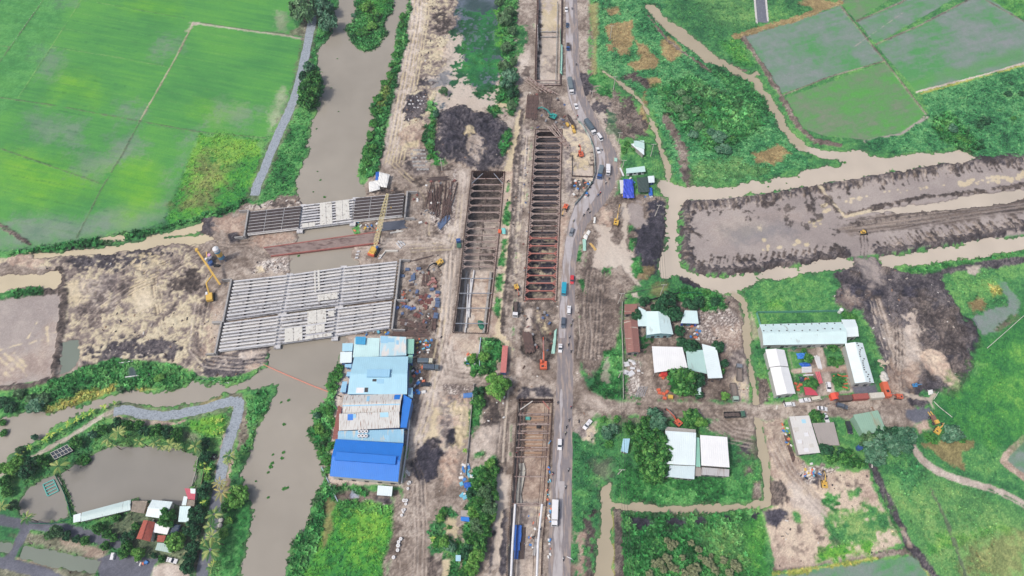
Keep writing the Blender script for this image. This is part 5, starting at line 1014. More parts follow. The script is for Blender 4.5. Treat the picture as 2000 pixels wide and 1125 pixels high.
p = pitlines(LP_, RP_, [783, 800], 0, 1.2); MB().bar((p[0][0].lerp(p[0][1], .4).x, p[0][0].y, -.2), (p[1][0].x, p[1][0].y, -.2), .4).build('corner_brace', M_OFFW, T); MB().bar((p[0][1].lerp(p[0][0], .25).x, p[0][1].y, -.2), (p[1][1].x, p[1][1].y, -.2), .4).build('corner_brace', M_REDST, T)
for k in range(13):
    a, b = pitlines(LP_, RP_, [800 + k * 7.2], 0, 3.4)[0]; MB().bar((a.x, a.y, -4.2), (b.x, b.y, -4.2), .7, .35).build('floor_rib', mat('timber_rib', S(182,150,126), .85, noise=.15), T)
m = MB(); Q = [G(x, y, -3.8) for x, y in ((1018,905),(1021,920),(1016,945),(1012,965),(1014,985))]
for a, b in zip(Q, Q[1:]): m.bar(a, b, 2.4, .5)
tag(m.build('sheeting', mat('grey_sheeting', S(200,196,184), .7, noise=.15, bump=.05)), 'pale grey plastic sheeting lying along the left side of the south pit', 'sheeting')
m = MB(); Q = [G(x, y, -3.4) for x, y in ((1012,1026),(1011,1040),(1009,1058),(1009,1075),(1008,1092))]
for i, (a, b) in enumerate(zip(Q, Q[1:])): m.bar(a, b, (3.0, 3.4, 2.6, 1.6)[i], 1.0 - .1 * i)
tag(m.build('tarpaulin', M_BLUE), 'long bright blue tarpaulin on the left of the south pit floor', 'tarpaulin')
for k in range(5):
    a, b = G(1018 + k * 2.0, 1030, -4.1), G(1014 + k * 2.0, 1092, -4.1); tag(MB().bar(a, b, .3, .3).build('steel_beam', M_RUSTD), 'long dark steel beam beside the blue tarpaulin in the south pit', 'beam', 'beams beside the blue tarpaulin')
a, b = G(1047,1052,-3.9), G(1043,1085,-3.9); tag(MB().bar(a, b, 1.2, .4).build('concrete_beam', M_CONCL), 'pale long panel on the right of the south pit floor', 'panel')
# ------------------------------------------------------------------ vehicles (local +x is forward, origin on the ground)
def paint(name, rgb=(9,9,9), rough=.35): return mat('paint_' + name, S(*rgb), rough, noise=.05, scale=.4, spec=.6)
PW, PG, PB, PR, PC, PBL = paint('white', (240,240,242)), paint('grey', (132,138,146)), paint('black', (54,58,66)), paint('red', (212,62,72)), paint('cyan', (40,168,196)), paint('blue', (60,98,160))
PY, PO, PT, PGN, PDK = paint('yellow', (232,190,92)), paint('orange', (226,112,78)), paint('teal', (52,168,160)), paint('green', (70,112,92)), paint('darkcanvas', (92,108,120))
M_CAN = mat('canvas', S(112,126,134), .85, noise=.12, scale=.8, stripes=('X', 1.1, .6)); M_LAMP = mat('lamp_glass', S(225,225,215), .2); M_RED = mat('red_lens', S(190,40,40), .3)
M_RIM = mat('wheel_rim', S(150,152,156), .4, .6)
def wheel(T, x, y, r=.33, w_=.24, dual=False):
    o = MB().cyl((x, y - w_ / 2, r), (x, y + w_ / 2, r), r, 12).build('wheel', M_BLACK, T)
    MB().cyl((x, y - w_ / 2 - .01, r), (x, y + w_ / 2 + .01, r), r * .55, 8).build('rim', M_RIM, o)
def car(label, px, py, a, paint_, kind='sedan', group=None, L_=4.5, W_=1.82):
    p = G(px, py); T = thing({'sedan': 'parked_car' if group == 'p' else 'car', 'suv': 'suv_car', 'van': 'minivan', 'pickup': 'pickup_truck'}[kind], label, {'van': 'van', 'pickup': 'pickup'}.get(kind, 'car'), p, a)
    h = {'sedan': 1.45, 'suv': 1.75, 'van': 2.0, 'pickup': 1.75}[kind]; l2 = L_ / 2; y = W_ / 2
    b0 = .30; hb = .85 if kind == 'sedan' else 1.0
    prof = [(-l2, b0), (-l2 + .05, hb - .05), (-l2 + .5, hb), (l2 - 1.2, hb), (l2 - .15, hb - .18), (l2, b0 + .25), (l2 - .05, b0)]
    m = MB().side(prof, -y, y); 
    if kind == 'sedan': cab = [(-l2 + .75, hb), (-l2 + 1.35, h - .07), (l2 - 2.2, h - .07), (l2 - 1.35, hb)]
    elif kind == 'suv': cab = [(-l2 + .12, hb), (-l2 + .4, h - .07), (l2 - 2.0, h - .07), (l2 - 1.25, hb)]
    elif kind == 'van': cab = [(-l2 + .05, hb), (-l2 + .15, h - .07), (l2 - 1.1, h - .07), (l2 - .45, hb)]
    else: cab = [(-l2 + 1.9, hb), (-l2 + 2.1, h - .07), (l2 - 2.0, h - .07), (l2 - 1.3, hb)]
    if kind == 'pickup': m.box((-l2 + .95, 0, hb + .06), (1.7, W_ - .1, .06))
    m.build('body', paint_, T)
    MB().side(cab, -y * .88, y * .88).build('window', M_GLASS, T)
    x0, x1 = cab[1][0], cab[2][0]; o = MB().box(((x0 + x1) / 2, 0, h - .04), (x1 - x0 + .12, W_ * .84, .09)).build('roof', paint_, T)
    m = MB()
    for x in (x0 + .05, (x0 + x1) / 2, x1 - .02):
        for s_ in (-1, 1): m.bar((x, s_ * y * .9, hb), (x, s_ * y * .86, h - .05), .09)
    m.build('pillar', paint_, T)
    for s_ in (-1, 1):
        MB().box((l2 - .06, s_ * y * .72, hb - .22), (.14, .34, .16)).build('headlight', M_LAMP, T); MB().box((-l2 + .02, s_ * y * .8, hb - .12), (.1, .24, .2)).build('tail_light', M_RED, T)
        MB().box((l2 - 1.5, s_ * (y + .1), hb + .1), (.14, .2, .14)).build('mirror', paint_, T)
        for x in (-l2 + .85, l2 - .85): wheel(T, x, s_ * (y - .12))
    return T
def truck(label, px, py, a, cabp, load='canvas', L_=9.5, W_=2.45, H_=3.2, cargo_m=None, cablen=2.0, name='cargo_truck', cat='truck'):
    T = thing(name, label, cat, G(px, py), a); l2 = L_ / 2; y = W_ / 2
    MB().box((-.1, 0, .78), (L_ - .5, .9, .28)).build('chassis', M_DARKM, T)
    xc = l2 - cablen
    o = MB().side([(xc, .55), (xc, 2.55), (xc + .35, 2.7), (l2 - .35, 2.65), (l2, 1.6), (l2 - .02, .5)], -y * .96, y * .96).build('cab', cabp, T)
    MB().box((l2 - .14, 0, 2.05), (.12, W_ * .82, .75), ry=-.34).build('windscreen', M_GLASS, o)
    for s_ in (-1, 1):
        MB().box((xc + cablen * .55, s_ * y * .965, 1.95), (.8, .04, .6)).build('side_window', M_GLASS, o); MB().box((l2 - .02, s_ * y * .7, .95), (.08, .35, .22)).build('headlight', M_LAMP, T)
        MB().box((l2 - .1, s_ * (y + .12), 2.0), (.12, .12, .5)).build('mirror', M_DARKM, T)
    cl = L_ - cablen - .25; cx = -l2 + cl / 2
    if load in ('canvas', 'box'):
        mm = cargo_m or (M_CAN if load == 'canvas' else PW)
        if load == 'canvas': MB().side([(-1, 0)], 0, 0) if False else None
        m = MB().box((cx, 0, 1.05 + (H_ - 1.3) / 2), (cl, W_, H_ - 1.3)); 
        if load == 'canvas': m.box((cx, 0, H_ - .16), (cl - .02, W_ * .98, .18), ty=.7)
        m.build('cargo_box', mm, T); MB().box((cx, 0, .98), (cl + .04, W_ + .04, .14)).build('bed_frame', cabp, T)
        MB().box((-l2 - .01, 0, 1.05 + (H_ - 1.3) / 2), (.05, .06, H_ - 1.6)).build('door_seam', M_DARKM, T)
    elif load in ('dump', 'soil'):
        m = MB(); m.box((cx, 0, 1.05), (cl, W_, .12))
        for s_ in (-1, 1): m.box((cx, s_ * (y - .05), 1.55), (cl, .1, .95))
        m.box((-l2 + .05, 0, 1.5), (.1, W_, .85)); m.box((xc - .3, 0, 1.7), (.12, W_, 1.25)); m.build('dump_bed', cargo_m or mat('dump_grey', S(138,128,122), .7, noise=.15), T)
        if load == 'soil':
            r_ = random.Random(int(px)); m = MB(); [m.blob((cx + (k - 1.5) * cl / 4.4, 0, 1.6), (cl / 5, y * .8, .45), 8, 4, .25, r_) for k in range(4)]; m.build('soil_load', mat('soil_load', S(98,86,82), .95, noise=.3, scale=2), T)
    elif load == 'flat':
        MB().box((cx, 0, 1.05), (cl, W_, .15)).build('flatbed', cargo_m or M_DARKM, T)
    for s_ in (-1, 1):
        wheel(T, l2 - 1.25, s_ * (y - .18), .5, .3)
        for x in (-l2 + 1.1, -l2 + 2.2): wheel(T, x, s_ * (y - .25), .5, .5)
    return T
def tracks_(T, ln=3.6, w_=.55, gy=1.05, h=.85, m_=None):
    for s_ in (-1, 1):
        P = [(-ln/2 + .25, 0.02), (ln/2 - .25, 0.02), (ln/2, .3), (ln/2, h - .3), (ln/2 - .25, h), (-ln/2 + .25, h), (-ln/2, h - .3), (-ln/2, .3)]
        MB().side(P, s_ * gy - w_ / 2, s_ * gy + w_ / 2).build('track', m_ or M_DARKM, T)
def excavator(label, px, py, a, pt, swing=0.0, reach=1.0, sc_=1.0, stick=-1.0, up=.9, group=None, colr=None, name='excavator', cat='excavator', track_m=None):
    """a: direction of the tracks; swing: turn of the upper body"""
    T = thing(name, label, cat, G(px, py), a + swing); T.scale = (sc_,) * 3
    M0 = Matrix.Rotation(-swing, 4, 'Z')
    for s_ in (-1, 1):
        m = MB().side([(-1.65, 0.02), (1.65, 0.02), (1.95, .3), (1.95, .55), (1.65, .85), (-1.65, .85), (-1.95, .55), (-1.95, .3)], s_ * 1.1 - .3, s_ * 1.1 + .3, M0); m.build('track', track_m or M_DARKM, T)
    MB().cyl((0, 0, .5), (0, 0, 1.05), .9, 14).build('turntable', M_DARKM, T)
    b = MB().box((-.55, 0, 1.35), (3.1, 2.6, .55)).box((-1.25, 0, 1.9), (1.75, 2.6, .7), tx=.94, ty=.94).box((.35, -.95, 1.75), (1.3, .6, .4)).build('body', pt, T)
    MB().box((-1.2, .3, 2.28), (.7, .9, .08)).build('engine_hatch', M_DARKM, b); MB().cyl((-1.5, -.6, 2.2), (-1.5, -.6, 2.6), .09, 8).build('exhaust', M_DARKM, b)
    c = MB().side([(.05, 1.6), (.05, 2.75), (1.2, 2.75), (1.45, 2.1), (1.45, 1.6)], .42, 1.28).build('cab', pt, T)
    MB().side([(.15, 1.9), (.15, 2.66), (1.19, 2.66), (1.49, 2.06), (1.49, 1.8)], .39, 1.31).build('window', M_GLASS, c); MB().box((.62, .85, 2.79), (1.1, .86, .07)).build('cab_roof', pt, c)
    p0 = Vector((1.0, -.1, 1.55)); p1 = p0 + Vector((1.9 * reach, 0, 2.3 * up)); p2 = p1 + Vector((2.7 * reach, 0, .3 * up)); p3 = p2 + Vector((1.3 * reach, 0, stick * 2.4))
    m = MB(); m.bar(p0, p1, .42, .62); m.bar(p1, p2, .40, .55); o = m.build('boom', colr or pt, T)
    MB().bar(p0 + Vector((.5, .32, -.1)), p1 + Vector((.1, .32, -.3)), .14).build('boom_cylinder', M_STEELG, o)
    o = MB().bar(p2 - Vector((.35, 0, 0)), p3, .32, .45).build('stick', colr or pt, T); MB().bar(p1 + Vector((.2, 0, .5)), p2 + Vector((.3, 0, .35)), .14).build('stick_cylinder', M_STEELG, o)
    q = MB(); d = 1 if reach > 0 else -1
    q.side([(p3.x - .1, p3.z + .1), (p3.x + .5, p3.z - .1), (p3.x + .45, p3.z - .8), (p3.x - .35, p3.z - .95), (p3.x - .5, p3.z - .4)], -.6, .4); q.build('bucket', M_DARKM, T)
    return T
def A2(px, py, qx, qy): return ang((px, py), (qx, qy))
UP, DN = math.pi / 2, -math.pi / 2
# cars along the main road, north to south
def rdir(y, way):
    P = RM
    for a, b in zip(P, P[1:]):
        if a[1] <= y <= b[1]: r = ang(b, a); return r if way > 0 else r + math.pi
    return UP
car('white car nearest the top edge on the concrete road', 1106, 20, rdir(20, -1), PW)
car('dark blue car south of the topmost white car on the road', 1108, 51, rdir(51, -1), paint('navy', (64,84,112)))
truck('small blue truck with an open muddy load bed, on the northern road', 1109, 94, rdir(94, -1), PBL, 'soil', 5.6, 2.0, 2.3, cablen=1.5)
truck('long truck with grey-green canvas and white cab beside the shallow trench', 1114, 172, rdir(172, -1) , PW, 'canvas', 11.5, 2.5, 3.6)
car('white car just south of the long canvas truck near the trench end', 1125, 209, rdir(209, -1), PW)
truck('truck with dark grey canvas and white cab entering the bend of the road', 1152, 252, rdir(252, -1), PW, 'canvas', 10.5, 2.5, 3.6, mat('canvas_dark', S(92,108,120), .85, noise=.12, scale=.8, stripes=('X', 1.1, .6)))
car('white minivan with dark windows beside the dark grey canvas truck', 1171, 270, rdir(262, -1), PW, 'van', L_=5.2, W_=1.95)
car('white car in the left lane of the bend, north of the blue truck', 1168, 295, rdir(295, -1) , PW)
truck('blue truck with grey canvas cover going round the bend', 1172, 340, rdir(345, -1), PBL, 'canvas', 8.0, 2.4, 3.2)
truck('white box van on the outer lane beside the blue canvas truck', 1187, 335, rdir(335, -1), PW, 'box', 6.2, 2.2, 3.0, cablen=1.5, name='delivery_van', cat='van')
car('silver grey SUV on the road south of the bend, in a wet patch', 1116, 455, rdir(455, -1), PG, 'suv', L_=4.9)
car('red hatchback driving on the asphalt lane', 1117, 548, rdir(548, -1), PR, 'suv', L_=4.8)
truck('small bright cyan truck on the concrete lane beside the long pit', 1101, 567, rdir(567, -1), PC, 'box', 6.8, 2.2, 2.5, PC, cablen=1.5)
car('white SUV on the lane divide south of the red hatchback', 1111, 607, rdir(607, 1), PW, 'suv', L_=5.0)
car('dark grey SUV with rain-wet roof beside the long pit end', 1100, 632, rdir(632, -1), paint('darkgrey', (92,102,116)), 'suv', L_=5.6, W_=1.95)
car('white sedan beside the pale green fence panels on the road', 1094, 681, rdir(681, -1), PW)
car('white SUV on the lower road beside the bright green verge', 1093, 869, rdir(869, -1), PW, 'suv', L_=5.0)
truck('big white box truck at the bottom of the main road', 1083, 1004, rdir(1004, -1), PW, 'box', 10.2, 2.5, 3.7, cablen=2.1)
car('white pickup parked on bare ground at the turn into the dirt road', 1147, 830, A2(1155, 820, 1139, 840), PW, 'pickup', L_=5.2)
# side road and yards
car('white SUV parked on the dirt road below the white gable hall', 1541, 791, A2(1528, 792, 1554, 790), PW, 'suv', L_=5.0)
car('white pickup parked on the dirt road at the office gate', 1571, 783, A2(1558, 785, 1584, 782), PW, 'pickup', L_=5.4)
car('pale dusty minivan parked behind the white pickup at the office gate', 1592, 780, A2(1580, 782, 1604, 778), paint('dusty', (222,214,196)), 'van', L_=5.0)
car('white car with pale roof beside the round tree on the dirt road', 1605, 799, A2(1594, 798, 1616, 801), PW, 'sedan')
car('white car half hidden behind the round tree and grey shed', 1612, 817, A2(1608, 808, 1616, 826), PW, 'sedan')
car('dark grey SUV with roof stripes on the dirt road by the container row', 1643, 794, A2(1630, 791, 1656, 798), paint('darkgrey', (92,102,116)), 'suv', L_=5.3)
car('black pickup parked between the flat grey roof and the green barn', 1657, 836, A2(1654, 824, 1660, 848), PB, 'pickup', L_=5.8, W_=2.0)
car('white SUV inside the office yard near the gate', 1617, 757, A2(1616, 748, 1619, 768), PW, 'suv', L_=4.8)
car('black sedan parked at the east side of the pale blue roof', 831, 752, A2(822, 752, 842, 751), PB, 'sedan', L_=4.8)
truck('northern one of two blue grey canvas trucks beside the cyan roof', 832, 708, A2(815, 707, 850, 708), paint('cream', (214,210,190)), 'canvas', 7.2, 2.2, 2.9, PDK)
truck('southern one of two blue grey canvas trucks beside the cyan roof', 843, 720, A2(828, 719, 860, 721), PDK, 'canvas', 7.4, 2.2, 2.9, mat('canvas_slate', S(84,98,116), .85, noise=.12, stripes=('X', 1.1, .6)))
truck('dump truck with black soil and green white cab on the dirt road', 1433, 812, A2(1415, 813, 1452, 812), PGN, 'soil', 9.2, 2.5, 3.0, M_DARKM)
truck('dump truck with empty grey bed facing up in the scrap yard', 1442, 730, A2(1442, 742, 1441, 716), paint('grey', (132,138,146)), 'dump', 8.4, 2.5, 3.0)
truck('dump truck with empty grey bed and pale green cab facing the dirt road', 1432, 768, A2(1429, 755, 1434, 782), paint('palegreen', (170,196,180)), 'dump', 8.6, 2.5, 3.0)
truck('white and black dump truck loaded with mud on the haul road', 1007, 607, A2(1008, 595, 1006, 620), PW, 'soil', 8.0, 2.5, 3.0, M_DARKM)
truck('blue cabbed truck mounted rig standing at the crossing of the haul roads', 896, 478, A2(897, 490, 895, 470), PBL, 'flat', 5.0, 2.2, 3.0, PGN)
car('white car parked under the trees by the asphalt yard', 337, 1095, A2(331, 1094, 344, 1097), PW, 'sedan')
# buses/containers
def container(label, px, py, a, m_, L_=12.0, W_=2.45, H_=2.6, z=0, name='container', ends=None, group=None):
    T = thing(name, label, 'container', G(px, py, 0) + Vector((0, 0, z)), a, group); MB().box((0, 0, H_ / 2 + .1), (L_, W_, H_)).build('shell', m_, T)
    o = MB().box((0, 0, H_ + .13), (L_ - .1, W_ - .1, .06)).build('roof', m_, T)
    m = MB(); [m.box((-L_ / 2 + .3 + k * .6, 0, H_ + .17), (.08, W_ - .2, .04)) for k in range(int(L_ / .6))]; m.build('roof_rib', m_, o)
    for s_ in (-1, 1): MB().box((s_ * (L_ / 2 + .03), 0, H_ / 2 + .1), (.06, W_ - .1, H_ - .1)).build('end_door', ends or m_, T)
    for s_ in (-1, 1): m = MB(); [m.box((-L_ / 2 + .4 + k * .8, s_ * (W_ / 2 + .02), H_ / 2 + .1), (.4, .06, H_ - .3)) for k in range(int(L_ / .8))]; m.build('side_rib', m_, T)
    return T
container('long faded red container with blue ends beside the muddy haul road', 985, 706, A2(987, 680, 983, 732), mat('faded_red', S(204,124,118), .7, noise=.14), 13.5, 2.6, 2.7, ends=PBL)
for i, (x0, x1, y, c, nm) in enumerate(((1632, 1660, 777, M_RUST, 'brown rusty container at the left of the row along the dirt road'), (1661, 1692, 774, mat('red_container', S(170,92,84), .7, noise=.15), 'red brown container in the middle of the row along the dirt road'), (1694, 1722, 772, mat('ribbed_white', S(214,208,196), .7, noise=.12), 'ribbed dirty white container right in the row along the dirt road'))):
    container(nm, (x0 + x1) / 2, y + 4, A2(x0, y + 3, x1, y + 1), c, (G(x1, y) - G(x0, y)).length * .98, 2.5, 2.6)
T = thing('tanker_container', 'orange box body beside the white sacks east of the offices', 'container', G(1727, 764), A2(1722, 746, 1733, 780)); MB().box((0, 0, 1.5), (7.0, 2.7, 2.6), ty=.9).build('shell', PO, T); MB().box((1, 0, 2.85), (1.2, 1.2, .1)).build('hatch', M_DARKM, T)
T = thing('site_hut', 'small red and orange hut at the left end of the container row', 'hut', G(1627, 777), A2(1620, 778, 1634, 776)); MB().box((0, 0, 1.2), (3.4, 2.6, 2.4)).build('wall', paint('hutred', (232,84,60)), T); MB().side([(-1.9, 2.4), (0, 3.1), (1.9, 2.4)], -1.5, 1.5).build('roof', paint('hutred', (232,84,60)), T); MB().box((.2, -1.32, 1.0), (.8, .06, 1.9)).build('door', PBL, T)
# excavators and cranes
excavator('orange excavator with straight boom reaching north beyond the south pit', 1061, 714, UP, PO, 0, 1.55, 1.25, -.35, .8)
excavator('teal excavator with boom towards the steel piles at the trench end', 1079, 230, 2.6, PT, 0, 1.3, 1.1, -.8, 1.0)
excavator('orange excavator working in the wet fenced yard beside the bend', 1134, 303, 1.2, PO, .5, .8, 1.0)
excavator('orange excavator with upright boom beside the strutted long pit', 1104, 408, -1.9, PO, 0, .8, .9, -1, 1.0, colr=PY)
excavator('small yellow excavator with orange boom loading the haul road truck', 1009, 564, A2(1009, 562, 1018, 590), PY, 0, .75, .8, -1, .8, colr=PO)
excavator('yellow excavator with raised boom on the wet ground right of the road', 1203, 436, A2(1203, 440, 1209, 405), PY, 0, 1.4, .95, .3, 1.0)
excavator('yellow excavator standing at the edge of the storage yard', 858, 516, A2(866, 505, 846, 524), PY, -.2, 1.0, 1.0, -1, .9, colr=M_DARKM)
excavator('orange excavator with boom raised over the tree north of the white halls', 1322, 826, A2(1326, 832, 1300, 806), PO, 0, 1.1, .95, -.3, .7)
excavator('orange wheeled grab machine at the end of the container row', 1752, 776, A2(1755, 775, 1725, 772), paint('dullorange', (214,112,82)), 0, 1.0, .85, -.9, .6)
excavator('yellow excavator working on the clay lot rubbish heap', 1608, 946, A2(1610, 948, 1607, 915), PY, 0, .85, .85, -.6, .7)
excavator('old yellow excavator with folded boom at the green verge', 1829, 842, A2(1828, 845, 1838, 828), PY, 0, .6, .9, -.9, .8)
excavator('small blue excavator at the foot of the sand tongue', 1786, 754, A2(1782, 754, 1800, 752), paint('skyblue', (70,150,210)), 0, .7, .6, -.6, .5)
T = thing('bulldozer', 'small yellow bulldozer on the dark track across the mud flat', 'bulldozer', G(1684, 456), .1); tracks_(T, 3.2, .5, .9); MB().box((0, 0, 1.2), (2.4, 1.4, .9)).build('body', PY, T); MB().box((-.4, 0, 2.0), (1.2, 1.3, .9)).build('cab', PY, T); MB().box((-.4, 0, 2.05), (1.24, 1.34, .5)).build('window', M_GLASS, T); MB().box((2.0, 0, .6), (.15, 3.0, 1.0), ry=.15).build('blade', M_DARKM, T)
T = thing('wheel_loader', 'yellow wheel loader with brown counterweight on the verge below the sand', 'loader', G(1822, 822), 1.8); MB().box((0, 0, 1.3), (4.2, 1.8, 1.1)).build('body', mat('brown_hood', S(140,104,90), .7), T); MB().box((-1.2, 0, 2.1), (1.6, 1.6, 1.0)).build('cab', PY, T); MB().bar((1.5, -.6, 1.4), (4, -.6, .9), .35).bar((1.5, .6, 1.4), (4, .6, .9), .35).build('lift_arm', PY, T)
for x in (-1.4, 1.4):
    for s_ in (-1, 1): wheel(T, x, s_ * 1.1, .7, .5)
# crawler crane with lattice boom
def lattice(T, a, b, w0, w1, m_, n=14, name='lattice_boom', r=.10):
    a, b = Vector(a), Vector(b); d = (b - a); x = d.normalized(); s_ = Vector((0, 0, 1)).cross(x).normalized(); u = x.cross(s_); m = MB(); P = []
    for k in range(n + 1):
        t = k / n; w_ = w0 + (w1 - w0) * max(0, (t - .75) / .25) if t > .75 else (w0 * min(1, .35 + t * 5))
        c = a + d * t; P.append([c + s_ * w_ / 2 * i + u * w_ / 2 * j_ for i, j_ in ((-1,-1),(1,-1),(1,1),(-1,1))])
    for k in range(n):
        for c in range(4): m.bar(P[k][c], P[k+1][c], r * 1.5); m.bar(P[k][c], P[k+1][(c + 1) % 4], r * .9); m.bar(P[k][c], P[k][(c + 1) % 4], r * .9)
    return m.build(name, m_, T)
Tc = thing('crawler_crane', 'yellow crawler crane with long lattice boom leaning over the northern bridge', 'crane', G(731, 492), math.atan2(G(757, 378, 19).y - G(731, 492).y, G(757, 378, 19).x - G(731, 492).x)); BX = (G(757, 378, 0) - G(731, 492)).length * .88; BX = (G(757, 378, 19).xy - G(731, 492).xy).length
tracks_(Tc, 5.4, .9, 1.9, 1.1); MB().box((-.8, 0, 2.0), (4.6, 3.0, 1.7), tx=.92).build('body', PY, Tc); MB().box((-3.0, 0, 1.9), (1.2, 3.4, 1.5)).build('counterweight', PO, Tc); MB().box((1.4, -1.4, 2.3), (1.5, 1.0, 1.9)).build('cab', PBL, Tc); MB().cyl((0, 0, 1), (0, 0, 1.3), 1.2, 14).build('turntable', M_DARKM, Tc)
lattice(Tc, (1.2, 0, 2.0), (BX, 0, 19.0), 1.7, .8, paint('boomyellow', (240,224,160)), 17, r=.085)
MB().bar((-2.2, 0, 2.8), (-3.0, 0, 6.0), .25).build('gantry', PY, Tc)
m = MB(); [m.bar((-3.0, s_ * .4, 6.0), (BX - .2, s_ * .3, 19.2), .06) for s_ in (-1, 1)]; m.build('boom_cable', M_DARKM, Tc); MB().bar((BX, 0, 19), (BX, 0, 8), .06).build('hoist_cable', M_DARKM, Tc); MB().box((BX, 0, 7.6), (.5, .4, .9)).build('hook', PY, Tc)
Td = thing('drilling_rig', 'yellow piling rig with its long box mast leaning away from the silo', 'drilling rig', G(412, 582), A2(412, 582, 410, 540))
tracks_(Td, 4.6, .8, 1.6, 1.0); MB().box((-.6, 0, 1.9), (4.2, 2.9, 1.6), tx=.94).build('body', PY, Td); MB().box((1.3, 1.0, 2.2), (1.5, 1.0, 1.7)).build('cab', PW, Td); MB().bar((1.4, 0, 2), (4.6, -.4, 6.5), .6, .8).build('boom', PY, Td)
w2 = Matrix.Rotation(-Td.rotation_euler.z, 4, 'Z') @ Matrix.Translation(-Vector(Td.location))
a, b, c = w2 @ G(430, 556, 3.0), w2 @ G(384, 488, 12.0), w2 @ G(408, 527, 9)
MB().bar(a, b, .9, .9).build('mast', PY, Td); MB().bar(a + Vector((.9, .8, 0)), a.lerp(b, .75) + Vector((.9, .5, 0)), .35).build('mast_rail', mat('mast_brown', S(150,118,70), .7), Td); MB().bar((4.6, -.4, 6.5), a.lerp(b, .3), .5).build('mast_strut', PY, Td); MB().box(b, (1.6, 1.2, 1.0)).build('mast_head', PY, Td)
T = thing('crane_trailer', 'yellow brown lattice jib lying beside two small yellow machines at the road edge', 'crane jib', G(1116, 240), A2(1124, 255, 1104, 222)); lattice(T, (-6, 0, 1), (6, 0, 1.2), 1.3, .6, M_RUSTD, 12)
for i, (x, y) in enumerate(((1108, 245), (1119, 250), (1121, 258))):
    T = thing('generator', 'small yellow engine unit beside the lattice jib at the road edge', 'machine', G(x, y), 1.9, 'yellow engine units'); MB().box((0, 0, .9), (2.6, 1.2, 1.2), tx=.9).build('housing', PY, T); MB().box((0, 0, .2), (2.8, 1.4, .25)).build('skid', M_DARKM, T); MB().cyl((.8, 0, 1.5), (.8, 0, 2.1), .12, 8).build('exhaust', M_DARKM, T)
# motorbikes with riders
def body_mesh(name, J, R, E):
    me = bpy.data.meshes.new(name); me.from_pydata(J, E, []); o = bpy.data.objects.new(name, me); COLL.objects.link(o)
    md = o.modifiers.new('s', 'SKIN'); sv = me.skin_vertices[0].data
    for i, r in enumerate(R): sv[i].radius = (r, r)
    sv[0].use_root = True; o.modifiers.new('d', 'SUBSURF').levels = 1
    dg = bpy.context.evaluated_depsgraph_get(); m2 = bpy.data.meshes.new_from_object(o.evaluated_get(dg)); bpy.data.objects.remove(o); m2.shade_smooth(); return m2
RJ = [(0,0,.78),(.06,0,1.05),(.10,0,1.32),(.12,0,1.47),(.14,0,1.62),(.15,0,1.72),(.10,.2,1.36),(.28,.26,1.12),(.52,.24,1.04),(.10,-.2,1.36),(.28,-.26,1.12),(.52,-.24,1.04),(.05,.12,.76),(.42,.16,.74),(.38,.15,.38),(.48,.15,.32),(.05,-.12,.76),(.42,-.16,.74),(.38,-.15,.38),(.48,-.15,.32)]
RR_ = [.15,.15,.17,.07,.10,.09,.07,.05,.035,.07,.05,.035,.10,.085,.055,.05,.10,.085,.055,.05]
RE = [(0,1),(1,2),(2,3),(3,4),(4,5),(2,6),(6,7),(7,8),(2,9),(9,10),(10,11),(0,12),(12,13),(13,14),(14,15),(0,16),(16,17),(17,18),(18,19)]
BODY = body_mesh('rider', RJ, RR_, RE)
SHIRTS = {'red': (200,60,66), 'white': (228,228,228), 'dark': (64,64,74), 'blue': (70,110,180), 'olive': (150,140,100), 'orange': (226,120,70)}
BIKE = {}
def bike(px, py, a, shirt, bc='dark', where=''):
    if 'm' not in BIKE:
        T = thing('motorbike', 'x', 'motorbike', (0, 0, 0), 0, 'motorbikes on the road'); THINGS.pop(); BIKE['m'] = T
        MB().side([(-.75, .62), (-.6, .8), (0, .74), (.25, .6), (.45, .85), (.55, 1.0), (.6, .6), (.2, .35), (-.3, .32)], -.11, .11).build('body', M_DARKM, T); MB().box((-.3, 0, .82), (.75, .26, .1)).build('seat', M_BLACK, T)
        MB().bar((.48, -.33, 1.03), (.48, .33, 1.03), .04).bar((.68, 0, .35), (.46, 0, 1.03), .06).build('handlebar', M_STEELG, T)
        for x in (-.62, .68): MB().cyl((x, -.05, .3), (x, .05, .3), .3, 12).build('wheel', M_BLACK, T)
        MB().box((.62, 0, .92), (.1, .18, .16)).build('headlight', M_LAMP, T)
        BIKE['first'] = True
    lb = 'motorbike under the %s shirted rider %s' % (shirt, where)
    if BIKE.pop('first', None): T = BIKE['m']; T.location = G(px, py, .02); T.rotation_euler = (0, 0, a); T['label'] = lb; THINGS.append(T)
    else: T = copy_thing(BIKE['m'], G(px, py, .02), a, lb)
    me = BODY.copy(); me.materials.clear(); me.materials.append(mat('cloth_' + shirt, S(*SHIRTS[shirt]), .85, noise=.1)); o = new_obj('person', me); o.location = G(px, py, .02); o.rotation_euler = (0, 0, a)
    tag(o, 'rider in a %s shirt %s' % (shirt, where), 'person', 'motorbike riders')
    MB().blob((.16, 0, 1.74), (.14, .12, .13), 8, 5, 0).build('helmet', M_WHITE if shirt != 'white' else M_DARKM, o)
